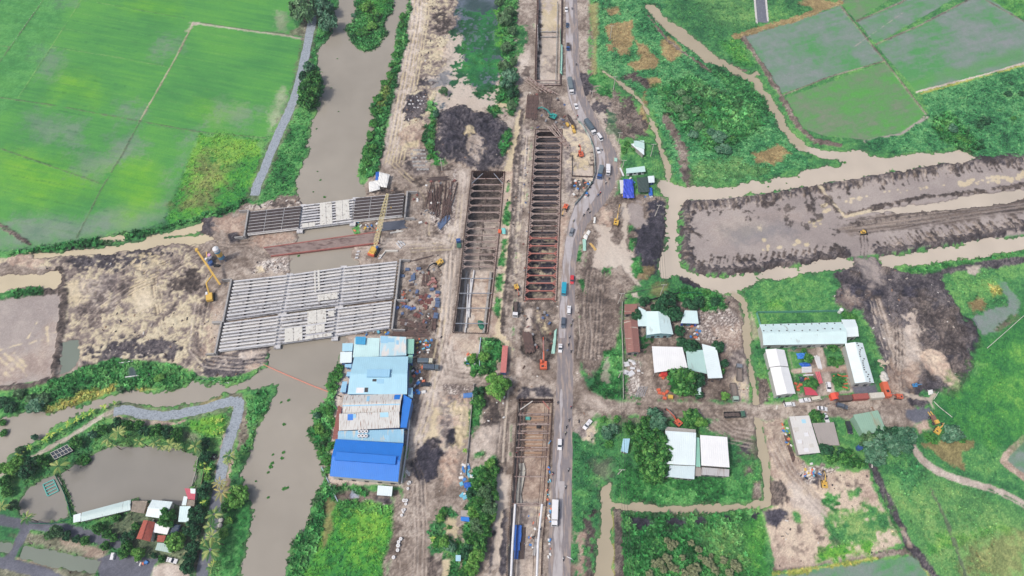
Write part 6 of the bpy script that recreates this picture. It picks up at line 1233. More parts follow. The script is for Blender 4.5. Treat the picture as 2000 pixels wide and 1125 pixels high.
for x, y, w_, sh, wh in ((1117, 18, 1, 'dark', 'at the very top of the road'), (1125, 127, 1, 'dark', 'beside the road verge north of the canvas truck'), (1128, 228, 1, 'red', 'between the white car and the bend'), (1175, 293, 1, 'white', 'on the outer lane of the bend'), (1189, 350, 1, 'olive', 'below the white box van'), (1183, 358, 1, 'white', 'on the outer lane below the blue truck'), (1172, 378, 1, 'red', 'in the middle of the bend south of the trucks'), (1168, 382, -1, 'blue', 'beside the red shirted rider in the bend'),
        (1148, 410, 1, 'dark', 'on the road edge at the end of the bend'), (1140, 421, 1, 'dark', 'behind the other dark rider at the bend end'), (1152, 415, 1, 'white', 'on the shoulder at the end of the bend'), (1120, 432, -1, 'olive', 'north of the silver SUV'), (1118, 627, 1, 'white', 'right of the dark grey SUV'), (1115, 636, 1, 'olive', 'just south of the white shirted rider'), (1112, 659, 1, 'white', 'north of the white sedan'), (1110, 674, 1, 'dark', 'right of the white sedan'), (1115, 687, 1, 'dark', 'south of the white sedan'),
        (1089, 787, -1, 'dark', 'opposite the dirt road mouth'), (1115, 796, 1, 'red', 'at the mouth of the dirt road'), (1111, 821, 1, 'dark', 'south of the dirt road mouth'), (1106, 834, 1, 'dark', 'two riders north of the olive shirt'), (1104, 847, 1, 'olive', 'north of the lower white SUV'), (1110, 918, 1, 'white', 'south of the lower white SUV'), (1079, 926, -1, 'red', 'close to the south pit rim'), (1104, 952, 1, 'white', 'north of the big white box truck'), (1092, 995, 1, 'olive', 'right of the big white box truck'), (1100, 1092, 1, 'white', 'at the bottom of the main road')):
    bike(x, y, rdir(min(y, 1100), w_), sh, where=wh)
# ------------------------------------------------------------------ buildings
def roofm(n, rgb, ax='X', rust=None, pitch=.9, st=.32): return mat('roof_' + n + ax, S(*rgb), .55, noise=.05, scale=.25, stripes=(ax, pitch, st), rust=rust)
DIRT = (S(150,146,138), .40, .35, (1, .25, 1))
RUSTY = (S(150,118,100), .45, 1.1, (2.6, .10, 1))
M_WALLW = mat('wall_white', S(214,212,206), .85, noise=.12, scale=.6); M_WALLG = mat('wall_grey', S(160,156,152), .9, noise=.15, scale=.6); M_WALLB = mat('wall_blue', S(96,140,200), .7, noise=.1)
M_DOOR = mat('door_dark', S(72,76,84), .7)
def house(label, P, h, rm, ridge=None, rise=None, wall=None, over=.45, name='shed', cat='building', skylight=0, group=None, spots_=0, monitor=None, openw=False, doors=2, cap=True, posts=False):
    """P: roof corners in photo pixels (top left, top right, bottom right, bottom left) at eaves height h"""
    c = [G(*p, h) for p in P]; ctr = sum(c, Vector()) / 4; rz = math.atan2(c[1].y - c[0].y, c[1].x - c[0].x)
    T = thing(name, label, cat, (ctr.x, ctr.y, 0), rz, group); R = Matrix.Rotation(-rz, 4, 'Z')
    q = [R @ Vector((p.x - ctr.x, p.y - ctr.y, 0)) for p in c]; TL, TR, BR, BL = q
    wdt = (TR - TL).length; dep = (TL - BL).length
    if rise is None: rise = (.11 * (dep if ridge == 'h' else wdt)) if ridge else .0
    th = .14
    def slab(m, pts):                                      # pts: list of (v, z) ring
        n = len(pts); V = [(p.x, p.y, z) for p, z in pts] + [(p.x, p.y, z - th) for p, z in pts]
        m.add(V, [tuple(range(n)), tuple(range(n, 2*n))[::-1]] + [(i, i+n, (i+1)%n+n, (i+1)%n) for i in range(n)])
    m = MB()
    if ridge == 'h':
        a, b = (TL + BL) / 2, (TR + BR) / 2; slab(m, [(TL, h), (a, h + rise), (b, h + rise), (TR, h)][::-1]); slab(m, [(a, h + rise), (BL, h), (BR, h), (b, h + rise)])
    elif ridge == 'v':
        a, b = (TL + TR) / 2, (BL + BR) / 2; slab(m, [(TL, h), (BL, h), (b, h + rise), (a, h + rise)]); slab(m, [(a, h + rise), (b, h + rise), (BR, h), (TR, h)])
    else: slab(m, [(TL, h + rise), (BL, h), (BR, h), (TR, h + rise)])
    ro = m.build('roof', rm, T)
    if ridge and cap: MB().bar((a.x, a.y, h + rise + .03), (b.x, b.y, h + rise + .03), .45, .1).build('ridge_cap', rm, ro)
    if monitor:
        mw, ml, mrm = monitor; d = (b - a); p, r = a + d * (.5 - ml / 2), a + d * (.5 + ml / 2)
        k = MB(); k.bar((p.x, p.y, h + rise + .5), (r.x, r.y, h + rise + .5), mw, .9); k.build('roof_monitor', mrm, T)
    o = over; cx = sum(q, Vector()) / 4; qi = []
    for p in q: d = (p - cx); qi.append(Vector((p.x - math.copysign(min(o, abs(d.x) * .3), d.x), p.y - math.copysign(min(o, abs(d.y) * .3), d.y), 0)))
    if not openw:
        m = MB(); m.prism([(p.x, p.y) for p in qi], 0, h - .02 if not (not ridge and rise) else h - .02)
        if ridge: 
            g1, g2 = ((qi[0], qi[3]), (qi[1], qi[2])) if ridge == 'h' else ((qi[0], qi[1]), (qi[3], qi[2]))
            for (p, r) in (g1, g2):
                s_ = (p + r) / 2; nrm = (cx - s_).normalized() * .15
                m.add([(p.x, p.y, h - .03), (r.x, r.y, h - .03), (s_.x, s_.y, h + rise - th - .06), (p.x + nrm.x, p.y + nrm.y, h - .03), (r.x + nrm.x, r.y + nrm.y, h - .03), (s_.x + nrm.x, s_.y + nrm.y, h + rise - th - .06)], [(0,1,2), (5,4,3), (0,3,4,1), (1,4,5,2), (2,5,3,0)])
        w_ = m.build('wall', wall or M_WALLW, T)
        d = qi[2] - qi[3]; L_ = d.length; u = d.normalized(); nn = Vector((u.y, -u.x, 0))
        for k in range(doors):
            p = qi[3] + d * ((k + .5) / doors) + nn * .03; MB().box((p.x, p.y, 1.15), (min(1.6, L_ / 4), .08, 2.2), rz=math.atan2(u.y, u.x)).build('door', M_DOOR, T)
            if L_ > 8:
                p = qi[3] + d * min(.95, ((k + .5) / doors + .22)) + nn * .03; f = MB().box((p.x, p.y, 1.7), (1.3, .07, .9), rz=math.atan2(u.y, u.x)).build('window', M_GLASS, T)
    else:
        for p in qi: MB().bar((p.x, p.y, 0), (p.x, p.y, h - .1), .16).build('post', M_STEELG, T)
    fq = lambda u, v: TL.lerp(TR, u).lerp(BL.lerp(BR, u), v)
    def zroof(u, v): return h + (rise * (1 - abs(2 * v - 1)) if ridge == 'h' else rise * (1 - abs(2 * u - 1)) if ridge == 'v' else rise * (1 - v))
    T['_w'] = 0; del T['_w']
    r_ = random.Random(int(P[0][0] * 7))
    for k in range(spots_):                                # small ventilators and ballast on the roof
        u, v = ((k + .5) / spots_, .06 if k % 2 else .38 + r_.uniform(-.04, .04)) if ridge == 'h' else (.66 + r_.uniform(-.1, .25), (k + .5) / spots_)
        p = fq(u, v); MB().box((p.x, p.y, zroof(u, v) + .12), (.55, .45, .22)).build('roof_vent', M_DARKM, ro)
    return T, ro, fq, zroof
def patch(R, us, vs, m_, name='roof_panel', lift=.05):
    T, ro, fq, zr = R; u0, u1 = us; v0, v1 = vs; P = [fq(u0, v0), fq(u0, v1), fq(u1, v1), fq(u1, v0)]; z = [zr(u0, v0), zr(u0, v1), zr(u1, v1), zr(u1, v0)]
    V = [(p.x, p.y, a + lift) for p, a in zip(P, z)] + [(p.x, p.y, a + .003) for p, a in zip(P, z)]
    MB().add(V, [(0,1,2,3), (7,6,5,4), (0,4,5,1), (1,5,6,2), (2,6,7,3), (3,7,4,0)]).build(name, m_, ro)
RW = lambda ax='X': roofm('white', (246,247,247), ax); RC = lambda ax='X': roofm('cyanwhite', (220,244,244), ax, (S(176,188,184), .38, .5, (1, .3, 1))); RCL = lambda ax='X': roofm('palecyan', (234,248,249), ax)
RLB = roofm('lightblue', (158,208,236)); RLB2 = roofm('lightblue2', (176,222,240)); RBB = roofm('brightblue', (34,128,226), st=.22, pitch=.8); RRW = roofm('rustwhite', (216,216,212), 'X', RUSTY); RGN = roofm('palegreen', (150,208,188)); RRU = roofm('rusty', (156,110,100), 'Y', (S(206,196,180), .40, .5, (.3, 2, 1))); RCB = roofm('cyanblue', (60,164,214)); RGR = roofm('greyroof', (172,164,158), 'X', DIRT)
# --- the blue factory beside the river, north to south
house('pale cyan roofed hall at the north west of the blue factory block', [(693,661),(742,661),(740,696),(689,698)], 5.0, roofm('icecyan', (206,240,240)), rise=.5, wall=M_WALLB)
R = house('patchy pale blue roof with light panels at the north east of the factory', [(743,657),(793.5,659),(793.5,694),(741,696)], 5.2, roofm('patchblue', (188,224,236), 'X', (S(228,226,222), .52, .5, (1, .3, 1))), rise=.5, wall=M_WALLB)
for q_ in ((.02,.30,.0,.35),(.3,.55,.1,.3),(.62,.72,.2,.42)): patch(R, q_[:2], q_[2:], RLB)
house('small bright cyan roof standing on the north west corner of the factory', [(694.6,658),(715,658),(713,673),(694,672)], 6.2, RCB, rise=.3, wall=M_WALLB, doors=1)
house('narrow pale green lean-to roof at the north east corner of the factory', [(794,662),(809,662),(808,691),(794,691)], 4.2, RGN, wall=M_WALLB, doors=1)
house('small striped pale blue roof over the water beside the factory', [(669,671),(690,670.5),(688,686),(668,686)], 3.6, RLB2, wall=M_WALLB, doors=1, rise=.3)
house('pale cyan lean-to over the water below the small striped roof', [(665,688),(688,687.5),(686.5,708),(664,709)], 3.4, RCL(), wall=M_WALLB, doors=1, rise=.3)
house('tiny blue roof on the river side under the pale cyan lean-to', [(674,711),(687,711),(686,718),(673,717)], 3.0, RLB, wall=M_WALLB, doors=1)
house('tiny blue roof half way down the river side of the light blue hall', [(678,726),(685,726),(684,735),(676,735)], 3.0, RLB, wall=M_WALLB, doors=1)
R = house('large light blue gable hall with a raised vent in its middle', [(692,697),(797.5,696),(795,770),(678.5,770)], 6.5, RLB2, 'h', 1.6, wall=M_WALLB, monitor=(3.6, .40, RLB), name='factory_hall')
patch(R, (.14,.27), (.84,.97), M_WHITE); patch(R, (.28,.34), (.84,.95), M_DARKM, 'roof_opening'); patch(R, (.40,.47), (.63,.69), M_DARKM, 'roof_opening'); patch(R, (.48,.60), (.63,.74), RLB)
house('pale green strip roof on the east side of the light blue hall', [(798,693),(806,693),(805,709),(797,709)], 4.0, RGN, wall=M_WALLB, doors=1)
house('narrow striped blue lean-to by the river side tree', [(669,745),(678,745),(675,766),(664,766)], 3.2, RLB, wall=M_WALLB, doors=1)
R = house('rust streaked white gable hall with a dark blue square panel', [(672,772),(786.5,769),(780.5,804),(669,807)], 6.5, RRW, 'h', 1.2, wall=M_WALLB, name='factory_hall'); patch(R, (.87,.97), (.05,.35), RBB); patch(R, (.40,.45), (.1,.42), RLB); patch(R, (0,.99), (.60,.66), RLB)
R = house('rust streaked white hall with one blue and one cyan panel', [(664,810),(780.5,806),(780.5,835),(662,841)], 6.3, RRW, rise=1.4, wall=M_WALLB, name='factory_hall'); patch(R, (.14,.23), (.05,.42), RBB); patch(R, (.23,.28), (.05,.30), RLB); patch(R, (.68,.82), (.02,.32), RLB2)
house('long deep blue side roof east of the rust streaked halls', [(788,770),(804,780),(794,835),(782,835)], 6.0, RBB, wall=M_WALLB, name='side_roof')
house('small cyan blue lean-to beside the south east corner of the light blue hall', [(797,758),(806,757),(806,777),(797,777)], 4.0, RLB, wall=M_WALLB, doors=1)
house('rusty red strip roof on the river side of the streaked halls', [(660,792),(668,792),(660,858),(649,858)], 4.2, roofm('rustred', (150,90,80), 'Y', (S(204,190,178), .42, .6, (1, 1, 1))), wall=M_WALLW, doors=1)
R = house('pale blue low roof carrying two rows of white fans', [(661,843),(789.5,839),(788,865),(659.5,858)], 5.6, roofm('dustblue', (150,200,226), 'X', (S(206,206,196), .44, .5, (1, .3, 1))), rise=.6, wall=M_WALLB, name='factory_hall')
patch(R, (.70,.78), (.45,.98), RLB)
for i in range(6):
    p = R[2](.33 + (i % 3) * .052, .15 + (i // 3) * .45); o = MB().cyl((p.x, p.y, 6.0), (p.x, p.y, 7.0), .75, 14).build('roof_fan', M_WHITE, R[0]); MB().cyl((p.x, p.y, 7.0), (p.x, p.y, 7.03), .35, 10).build('fan_hub', M_DARKM, o)
R = house('large bright blue roofed hall at the south end of the factory', [(656,857.5),(788,866),(777.5,941),(644,930)], 7.0, RBB, 'h', 1.8, wall=M_WALLW, monitor=(3.4, .88, RBB), name='factory_hall', doors=5)
for q_ in ((.40,.47,.10,.36),(.74,.82,.10,.36),(.10,.18,.60,.82),(.72,.80,.62,.86)): patch(R, q_[:2], q_[2:], RBB)
house('small white roof beside the south wall of the bright blue hall', [(738,948),(767,950),(765,969),(736,967)], 3.2, RCL(), wall=M_WALLG, doors=1)
house('low grey and blue shack roof beside the row of trees', [(900,997),(917,997),(916.6,1010),(900,1008)], 2.8, RGR, wall=M_WALLB, doors=1, rise=.2); house('bright blue lower roof of the shack beside the row of trees', [(900,1009),(916.6,1010),(916.6,1019),(900,1017)], 2.4, RBB, wall=M_WALLB, doors=1)
house('tiny pale blue shack roof near the bottom edge', [(890,1084),(900,1084),(899.6,1096),(890,1096)], 2.5, RLB2, wall=M_WALLG, doors=1)
def tarp(label, P, z, m_, name='tarpaulin', cat='tarpaulin', th=.3, seed=1, group=None, legs=True):
    """sagging sheet stretched over something, standing on poles"""
    q = quad(P, z); r_ = random.Random(seed); n = 7; V = []; 
    for i in range(n + 1):
        for k in range(n + 1): p = q(k / n, i / n); V.append((p.x + r_.uniform(-.12, .12), p.y + r_.uniform(-.12, .12), z + r_.uniform(-th, th) * .5 - (.3 if i in (0, n) or k in (0, n) else 0)))
    V2 = [(v[0], v[1], v[2] - .08) for v in V]; N = (n + 1) ** 2; F = []
    for i in range(n):
        for k in range(n): a = i * (n + 1) + k; F.append((a, a + n + 1, a + n + 2, a + 1)); F.append((a + N, a + 1 + N, a + n + 2 + N, a + n + 1 + N))
    T = thing(name, label, cat, (0, 0, 0), 0, group); c = q(.5, .5); T.location = (c.x, c.y, 0)
    sh = lambda L_: [(v[0] - c.x, v[1] - c.y, v[2]) for v in L_]
    ring = [k for k in range(n + 1)] + [(i + 1) * (n + 1) - 1 for i in range(1, n + 1)] + [n * (n + 1) + k for k in range(n - 1, -1, -1)] + [i * (n + 1) for i in range(n - 1, 0, -1)]
    for a, b in zip(ring, ring[1:] + ring[:1]): F.append((a, b, b + N, a + N))
    MB().add(sh(V + V2), F).build('sheet', m_, T)
    if legs and z > .9:
        for u in (.04, .96):
            for v in (.04, .96): p = q(u, v) - c; MB().bar((p.x, p.y, 0), (p.x, p.y, z - .3), .12).build('pole', M_WOOD, T)
    return T
M_WT = mat('white_sheet', S(238,238,234), .7, noise=.06, bump=.04); M_GN = mat('shade_net', S(66,84,82), .9, noise=.15); M_BT2 = mat('blue_sheet', S(62,84,190), .5, noise=.2, bump=.06, stripes=None)
tarp('white sheeted shelter roof on the riverbank above the northern bridge', [(741,335),(761,340),(755,366),(737,362)], 2.8, M_WT, 'shelter', 'shelter')
tarp('lower white sheeted shelter roof nearest the river above the northern bridge', [(720,355),(740,350),(742,369),(720.5,374)], 2.6, M_WT, 'shelter', 'shelter', seed=2)
tarp('narrow blue sheet roof beside the white riverbank shelter', [(734,335),(741,335),(740,350),(733,352)], 2.5, M_BLUE, 'shelter', 'shelter', seed=3)
# roadside camp on the right of the bend
house('small white hut with a pale green roof in the bushes east of the bend', [(1238,275),(1258,274),(1259,291),(1238.5,284)], 3.2, roofm('mint', (206,238,230)), wall=M_WHITE); house('white lower roof of the hut in the bushes, with slanted edge', [(1232,281),(1238,280),(1258,292),(1258,303)], 2.8, RCL(), wall=M_WALLG, doors=1)
house('long white cabin with pale green roof beside the blue sheeted camp', [(1223,329),(1259,324),(1261,335),(1223,338.5)], 3.0, roofm('mint', (206,238,230)), wall=M_WHITE, name='cabin')
tarp('large ultramarine blue sheet covering the camp store', [(1218,349),(1236,349),(1239,386),(1217,386)], 2.6, mat('ultra_sheet', S(64,88,206), .45, noise=.25, scale=.8, bump=.08), 'shelter', 'shelter', .6)
tarp('dark green shade net roof between the blue sheet and the blue cabin', [(1244,347),(1266,344),(1269,374),(1247,375)], 2.8, M_GN, 'shelter', 'shelter')
house('white roofed blue cabin at the east side of the camp', [(1265,344),(1278,343),(1279,356),(1267,357)], 2.8, RCL(), wall=paint('camp_blue', (50,90,210)), name='cabin'); tarp('small bright blue sheet south of the blue camp cabin', [(1266,366),(1274,365),(1275,381),(1268,382)], 1.6, M_BLUE, seed=5)
tarp('pale green panel lying at the road edge north of the camp', [(1200,307),(1206,308),(1206,315),(1200,314)], .5, mat('mint_panel', S(176,220,204), .5), 'panel', 'panel', .05)
# scrap yard
house('long rust red roofed shed along the west fence of the scrap yard', [(1218,626),(1245,626),(1250.5,688),(1224,689)], 3.6, RRU, 'v', .8, wall=M_WALLG)
house('short rusty roof at the north west corner of the scrap yard', [(1219.5,595),(1244,594),(1245,612),(1219.5,614)], 3.6, RRU, rise=.4, wall=M_WALLG)
house('pale cyan lean-to between the rusty sheds and the twin roofed hall', [(1247,600),(1261,607),(1265,637),(1245,637)], 3.4, RC(), rise=.4, wall=M_WALLG)
house('pale cyan twin pitched hall under the trees of the scrap yard', [(1262,608),(1306,613),(1315,653),(1263,654)], 4.5, RC('Y'), 'v', 1.4, wall=mat('wall_aqua', S(150,196,204), .7))
house('small cyan hall with a blue side among the trees of the scrap yard', [(1337,607),(1361,608),(1364.5,632),(1329.5,631)], 3.6, RC(), rise=.5, wall=paint('camp_blue', (50,90,210)))
house('large flat pure white roof in the middle of the scrap yard', [(1273,677),(1332.5,678.5),(1343,718),(1278,728)], 5.0, RW(), rise=.4, wall=M_WALLG, openw=True, name='canopy')
house('weathered cyan roof joined to the east side of the pure white roof', [(1339,686),(1373,684),(1380.5,730),(1344,722)], 4.2, roofm('weathcyan', (184,218,212), 'X', DIRT), rise=.5, wall=M_WALLG)
house('white and cyan roof at the east end of the scrap yard', [(1370.5,672),(1399,679.5),(1411.5,738),(1383,739)], 4.6, RCL('Y'), rise=.3, wall=M_WALLG, openw=True, name='canopy')
house('tiny pale green roof south of the big yard tree', [(1355,757),(1369,756),(1369.5,771),(1356,771)], 2.8, RC(), wall=M_WALLG, doors=1)
# the white halls south of the dirt road
R = house('long white hall with ribbed roof beside the large dark tree', [(1299,842),(1359,846),(1358,909),(1300,906)], 5.5, RCL(), rise=.6, wall=M_WALLW, name='hall'); house('lower pale lean-to at the south end of the long white hall', [(1300,909),(1357,911),(1356,936),(1301,931)], 4.0, roofm('sky_white', (214,232,236)), rise=.6, wall=M_WALLG)
house('grey concrete strip roof at the north end of the long white hall', [(1300,833),(1359,839),(1359,845),(1299,841)], 4.5, mat('conc_roof', S(176,172,166), .9, noise=.15), wall=M_WALLG, doors=1)
house('square pure white flat roof east of the long white hall', [(1367,850),(1420,854),(1425,913),(1370,909)], 5.5, RW(), rise=.3, wall=M_WALLG, name='hall'); house('grey ribbed lean-to below the square white roof', [(1370,913),(1424,917),(1424,931),(1369,927)], 3.8, roofm('greyribs', (190,190,190), 'X', (S(160,150,146), .45, .6, (1, .1, 1))), rise=.4, wall=M_WALLG)
house('narrow pale cyan roof between the two white halls', [(1360,854),(1366,855),(1368,912),(1359,911)], 4.6, RGN, wall=M_WALLG, doors=1); house('small weathered grey roof between the southern lean-tos', [(1358,912),(1369,913),(1369,930),(1358,929)], 3.4, RGR, wall=M_WALLG, doors=1)
house('small pale blue shed roof half hidden by the large dark tree', [(1217,857),(1230,857),(1226,885),(1212.5,881)], 3.0, RLB2, rise=.4, wall=M_WALLW)
# offices around the courtyard
OFW = mat('wall_office', S(190,192,188), .8, noise=.08)
house('long pale gable roof along the north side of the office yard', [(1483,633.5),(1648,629),(1654,671),(1491,674)], 4.6, RC(), 'h', 1.6, wall=OFW, spots_=22, name='office_building', doors=6)
house('short white gable roof at the north east corner of the offices', [(1643,624),(1670,624),(1677.5,657),(1653,658)], 4.8, RCL(), 'h', .9, wall=OFW, name='office_building')
house('upper white gable hall on the west side of the office yard', [(1495,682.5),(1532,683.5),(1540,716),(1503,717)], 4.6, RW('Y'), 'v', 1.2, wall=OFW, name='office_building'); house('lower white gable hall at the gate side of the office yard', [(1504,718),(1540,717.5),(1554,769),(1517,772)], 5.0, RW('Y'), 'v', 1.2, wall=OFW, name='office_building')
house('pale cyan gable hall along the east side of the office yard', [(1650,671),(1685,670),(1707.5,748),(1670,748.5)], 4.8, RCL('Y'), 'v', 1.3, wall=OFW, spots_=18, name='office_building')
# south east sheds
R = house('patched white roof with rust streaks west of the flat grey roof', [(1541,814),(1579.5,812),(1602,884),(1560,888)], 3.6, roofm('patchwhite', (224,222,218), 'X', (S(160,118,98), .36, .7, (1.5, .3, 1))), rise=.4, wall=M_WALLG); [patch(R, (u, u + .2), (v, v + .1), m_, lift=.06 + .01 * i) for i, (u, v, m_) in enumerate(((.55,.1,RLB2), (.1,.3,M_OFFW), (.5,.45,M_WHITE), (.1,.62,M_WHITE), (.6,.75,M_OFFW), (.3,.85,M_WHITE)))]
house('flat brown grey roof beside the black pickup', [(1586,827),(1628,825),(1640,870),(1600,869)], 3.4, RGR, rise=.3, wall=M_WALLG, openw=True, name='canopy')
house('green barn with a rusty ridge beside the big trees', [(1664,812),(1712,803),(1731,841),(1686,849)], 4.2, roofm('barngreen', (150,186,164), 'X', (S(164,122,90), .47, .14, (1, .3, 1))), rise=1.2, wall=mat('wall_green', S(140,176,156), .7), name='barn')
# fish pond houses
WM = mat('wood_deck', S(158,146,132), .9, noise=.25, scale=1.2, stripes=('X', .5, .8))
house('long narrow white roof standing along the fish pond bank', [(160,1001),(256,975.5),(255,996),(158,1019)], 3.0, roofm('agedcyan', (206,226,224), 'X', (S(150,156,152), .40, .5, (1, .4, 1))), 'h', .5, wall=M_WALLG); house('short white end roof at the west tip of the long pond shed', [(143,1006),(158,1002),(157,1018),(143,1021)], 3.0, RCL(), wall=M_WALLG, doors=1)
house('weathered plank roof between the long white roof and the cyan house', [(258,978),(288,978),(281,1003),(255.5,999)], 2.8, WM, wall=M_WOOD, doors=1, name='wooden_shed')
house('pale cyan roofed house on the pond edge behind the round tree', [(297,976),(337,980),(325,1014),(284,1008)], 3.4, RCL(), 'h', .7, wall=M_WALLW, name='house')
house('terracotta roofed house with two pitches beside the cyan house', [(280.5,1016),(303,1020),(293.5,1058),(266,1052)], 3.6, mat('terracotta', S(176,92,78), .8, noise=.2, scale=1.2, stripes=('Y', .5, .5)), 'v', 1.6, wall=M_WALLW, name='house')
house('square bright white roof south of the round tree', [(303,1022),(334,1025),(326,1044),(296,1039)], 3.2, RW(), rise=.3, wall=M_WALLW, name='house'); house('small terracotta lean-to under the square white roof', [(308,1045),(324,1046),(320,1059),(306,1058)], 2.8, mat('terracotta'), wall=M_WALLW, doors=1)
house('pale green flat roof at the south of the pond houses', [(308,1060),(333,1062),(333,1080),(303,1074)], 3.0, roofm('greygreen', (176,200,192)), rise=.2, wall=M_WALLW, name='house')
R = house('red and white checkered roof at the east corner of the fish pond', [(361,954),(383,955),(380.5,976),(367,975)], 3.2, mat('redroof', S(206,96,112), .7, noise=.1, stripes=('X', .6, .4)), rise=.3, wall=M_WALLW, name='house'); patch(R, (.5,.98), (.0,.45), RCL())
house('narrow white lean-to beside the checkered red roof', [(359,969),(366.5,970),(363,987),(354.5,987)], 2.8, RCL(), wall=M_WALLW, doors=1); house('small brown plank roof south of the checkered red roof', [(367,976),(381,977),(379,989),(364,988)], 2.8, WM, wall=M_WOOD, doors=1, name='wooden_shed')
house('pale cyan ribbed roof south of the checkered red roof', [(352,989),(373,989),(368.5,1020),(348,1019)], 3.2, RC(), rise=.4, wall=M_WALLW, name='house')
tarp('dark blue solar sheet roof between the white roof and the trees', [(336,1023),(353,1024),(348,1037),(329,1044)], 2.6, mat('dark_panel', S(52,70,92), .3), 'shelter', 'shelter', .05)
T = thing('fish_pen', 'turquoise floating fish pen with four bays in the small pond', 'fish pen', (0, 0, 0)); q = quad([(84,946.5),(104.5,937),(114.5,958.5),(93.5,969)], -.2); c0 = q(.5,.5); T.location = (c0.x, c0.y, 0)
def rel(p): return (p.x - c0.x, p.y - c0.y, -.15)
M_TURQ = mat('turquoise', S(96,190,180), .6)
for v in (0, .25, .5, .75, 1): MB().bar(rel(q(0, v)), rel(q(1, v)), .35, .3).build('float_bar', M_TURQ, T)
for u in (0, 1): MB().bar(rel(q(u, 0)), rel(q(u, 1)), .35, .3).build('float_bar', M_TURQ, T)
T = thing('net_house', 'dark net house frame with white bars beside the pond lane', 'net house', (0, 0, 0)); q = quad([(98,885),(131,868.5),(142,880),(107,897)], 1.6); c0 = q(.5,.5); T.location = (c0.x, c0.y, 0)
def rel2(p, z=1.6): return (p.x - c0.x, p.y - c0.y, z)
MB().prism([rel2(p)[:2] for p in (q(0,0), q(1,0), q(1,1), q(0,1))], 0, 1.3).build('net_cover', mat('dark_net', S(60,72,86), .8), T)
for k in range(6): MB().bar(rel2(q(k / 5, 0)), rel2(q(k / 5, 1)), .14).build('bar', M_OFFW, T)
for v in (0, .5, 1): MB().bar(rel2(q(0, v)), rel2(q(1, v)), .16).build('rail', M_OFFW, T)
# ------------------------------------------------------------------ fences and walls
def fence(label, P, h, m_, name='fence', post=True, z=0.0, th=.1, gap=3.0, cat='fence', postm=None):
    Q = Gs(P, 0); c = Q[0]; T = thing(name, label, cat, (c.x, c.y, 0)); m = MB(); mp = MB(); L_ = 0
    for a, b in zip(Q, Q[1:]): a2, b2 = a - c, b - c; m.bar((a2.x, a2.y, z + h / 2), (b2.x, b2.y, z + h / 2), th, h)
    m.build('panel', m_, T)
    if post:
        for a, b in zip(Q, Q[1:]):
            n = max(1, int((b - a).length / gap))
            for k in range(n): p = a.lerp(b, k / n) - c; L_ += 1; MB().box((p.x, p.y, z + h / 2 + .06), (.16 + th, .16 + th, h + .1)).build('fence_post', postm or m_, T) if L_ < 60 else None
    return T
M_FG = mat('fence_green', S(110,176,158), .6, noise=.12); M_FW = mat('fence_white', S(200,206,204), .6, noise=.15, rust=(S(110,150,140), .48, .3, (1, 1, 1))); M_FB = mat('fence_blue', S(120,160,200), .6, noise=.1)
fence('green and white hoarding that follows the inside of the road bend', [(1128,236),(1138,248),(1150,268),(1158,288),(1161,310),(1162,340),(1156,358),(1142,378),(1122,402)], 1.9, M_FW)
fence('rusty low barrier inside the hoarding of the wet yard', [(1117,304),(1117,345),(1160,347),(1158,318)], 1.2, M_RUSTD, 'barrier')
fence('pale green sheet fence along the east rim of the shallow trench', [(1094,60),(1095,100),(1094,140),(1098,148)], 1.8, M_FG); fence('white rail fence on the west rim of the shallow trench', [(1050,52),(1051,100)], 1.2, M_WHITE)
fence('pale green fence along the north side of the office yard', [(1476,612),(1560,611),(1640,609)], 2.0, M_FG); fence('pale green fence down the west side of the office yard', [(1476,612),(1488,650),(1498,700),(1508,745),(1517,780)], 2.0, M_FG)
fence('black net fence at the north edge of the scrap yard', [(1250,592),(1290,582),(1328,573)], 1.4, mat('black_net', S(58,66,76), .9)); fence('dark green net fence in the bushes north of the scrap yard', [(1330,574),(1355,573),(1380,576)], 1.2, mat('green_net', S(40,130,100), .9))
fence('white post fence along the west edge of the scrap yard', [(1215,592),(1214,640),(1216,690),(1217,780)], 1.4, M_OFFW, gap=4); fence('white boundary wall with blue cap south of the left pit', [(939,663),(936,690),(937,716)], 1.5, mat('wall_bluewhite', S(196,214,230), .6), 'wall', th=.3, cat='wall')
fence('grey boundary wall between the clay heaps and the green strip', [(926,752),(921,800),(917,850),(913,890),(909,930)], 1.3, M_WALLG, 'wall', th=.3, cat='wall'); fence('white wall on the east side of the bright blue hall', [(804,775),(800,830),(795,880),(785,945)], 2.0, M_WHITE, 'wall', th=.3, cat='wall')
fence('green net fence dividing the fish pond from the small pond', [(108,926),(120,948),(130,970),(136,990),(141,1010)], 1.1, mat('green_net'), cat='fence'); fence('pale sheet fence along the east bank of the fish pond', [(388,895),(383,925),(376,950)], 1.0, M_OFFW)
fence('brown plank fence beside the asphalt lane', [(404,900),(398,930),(392,960)], 1.2, M_WOOD); fence('dark hedge fence south of the small pond', [(60,1022),(100,1024),(138,1014)], .8, mat('green_net'))
fence('long white pole barrier across the green bank near the spoil', [(216,712),(260,706)], .5, M_WHITE, 'barrier', False, th=.35); fence('pale floating boom at the mouth of the left canal', [(385,738),(430,745),(447,748)], .4, M_WHITE, 'boom', False, th=.4, z=-.4, cat='boom')
fence('white pole lying by the green bank left of the black spoil', [(245,737),(295,731)], .4, M_WHITE, 'barrier', False, th=.35); fence('pale blue pole leaning along the bank beside the blue hall', [(628,912),(642,942),(660,980)], .5, mat('pole_blue', S(170,190,206), .5), 'pole', False, th=.35, cat='pole')
fence('thin orange boom across the river south of the bridges', [(503,707),(560,732),(610,753),(668,775)], .35, mat('orange_boom', S(226,150,130), .6), 'boom', False, th=.4, z=-.35, cat='boom')
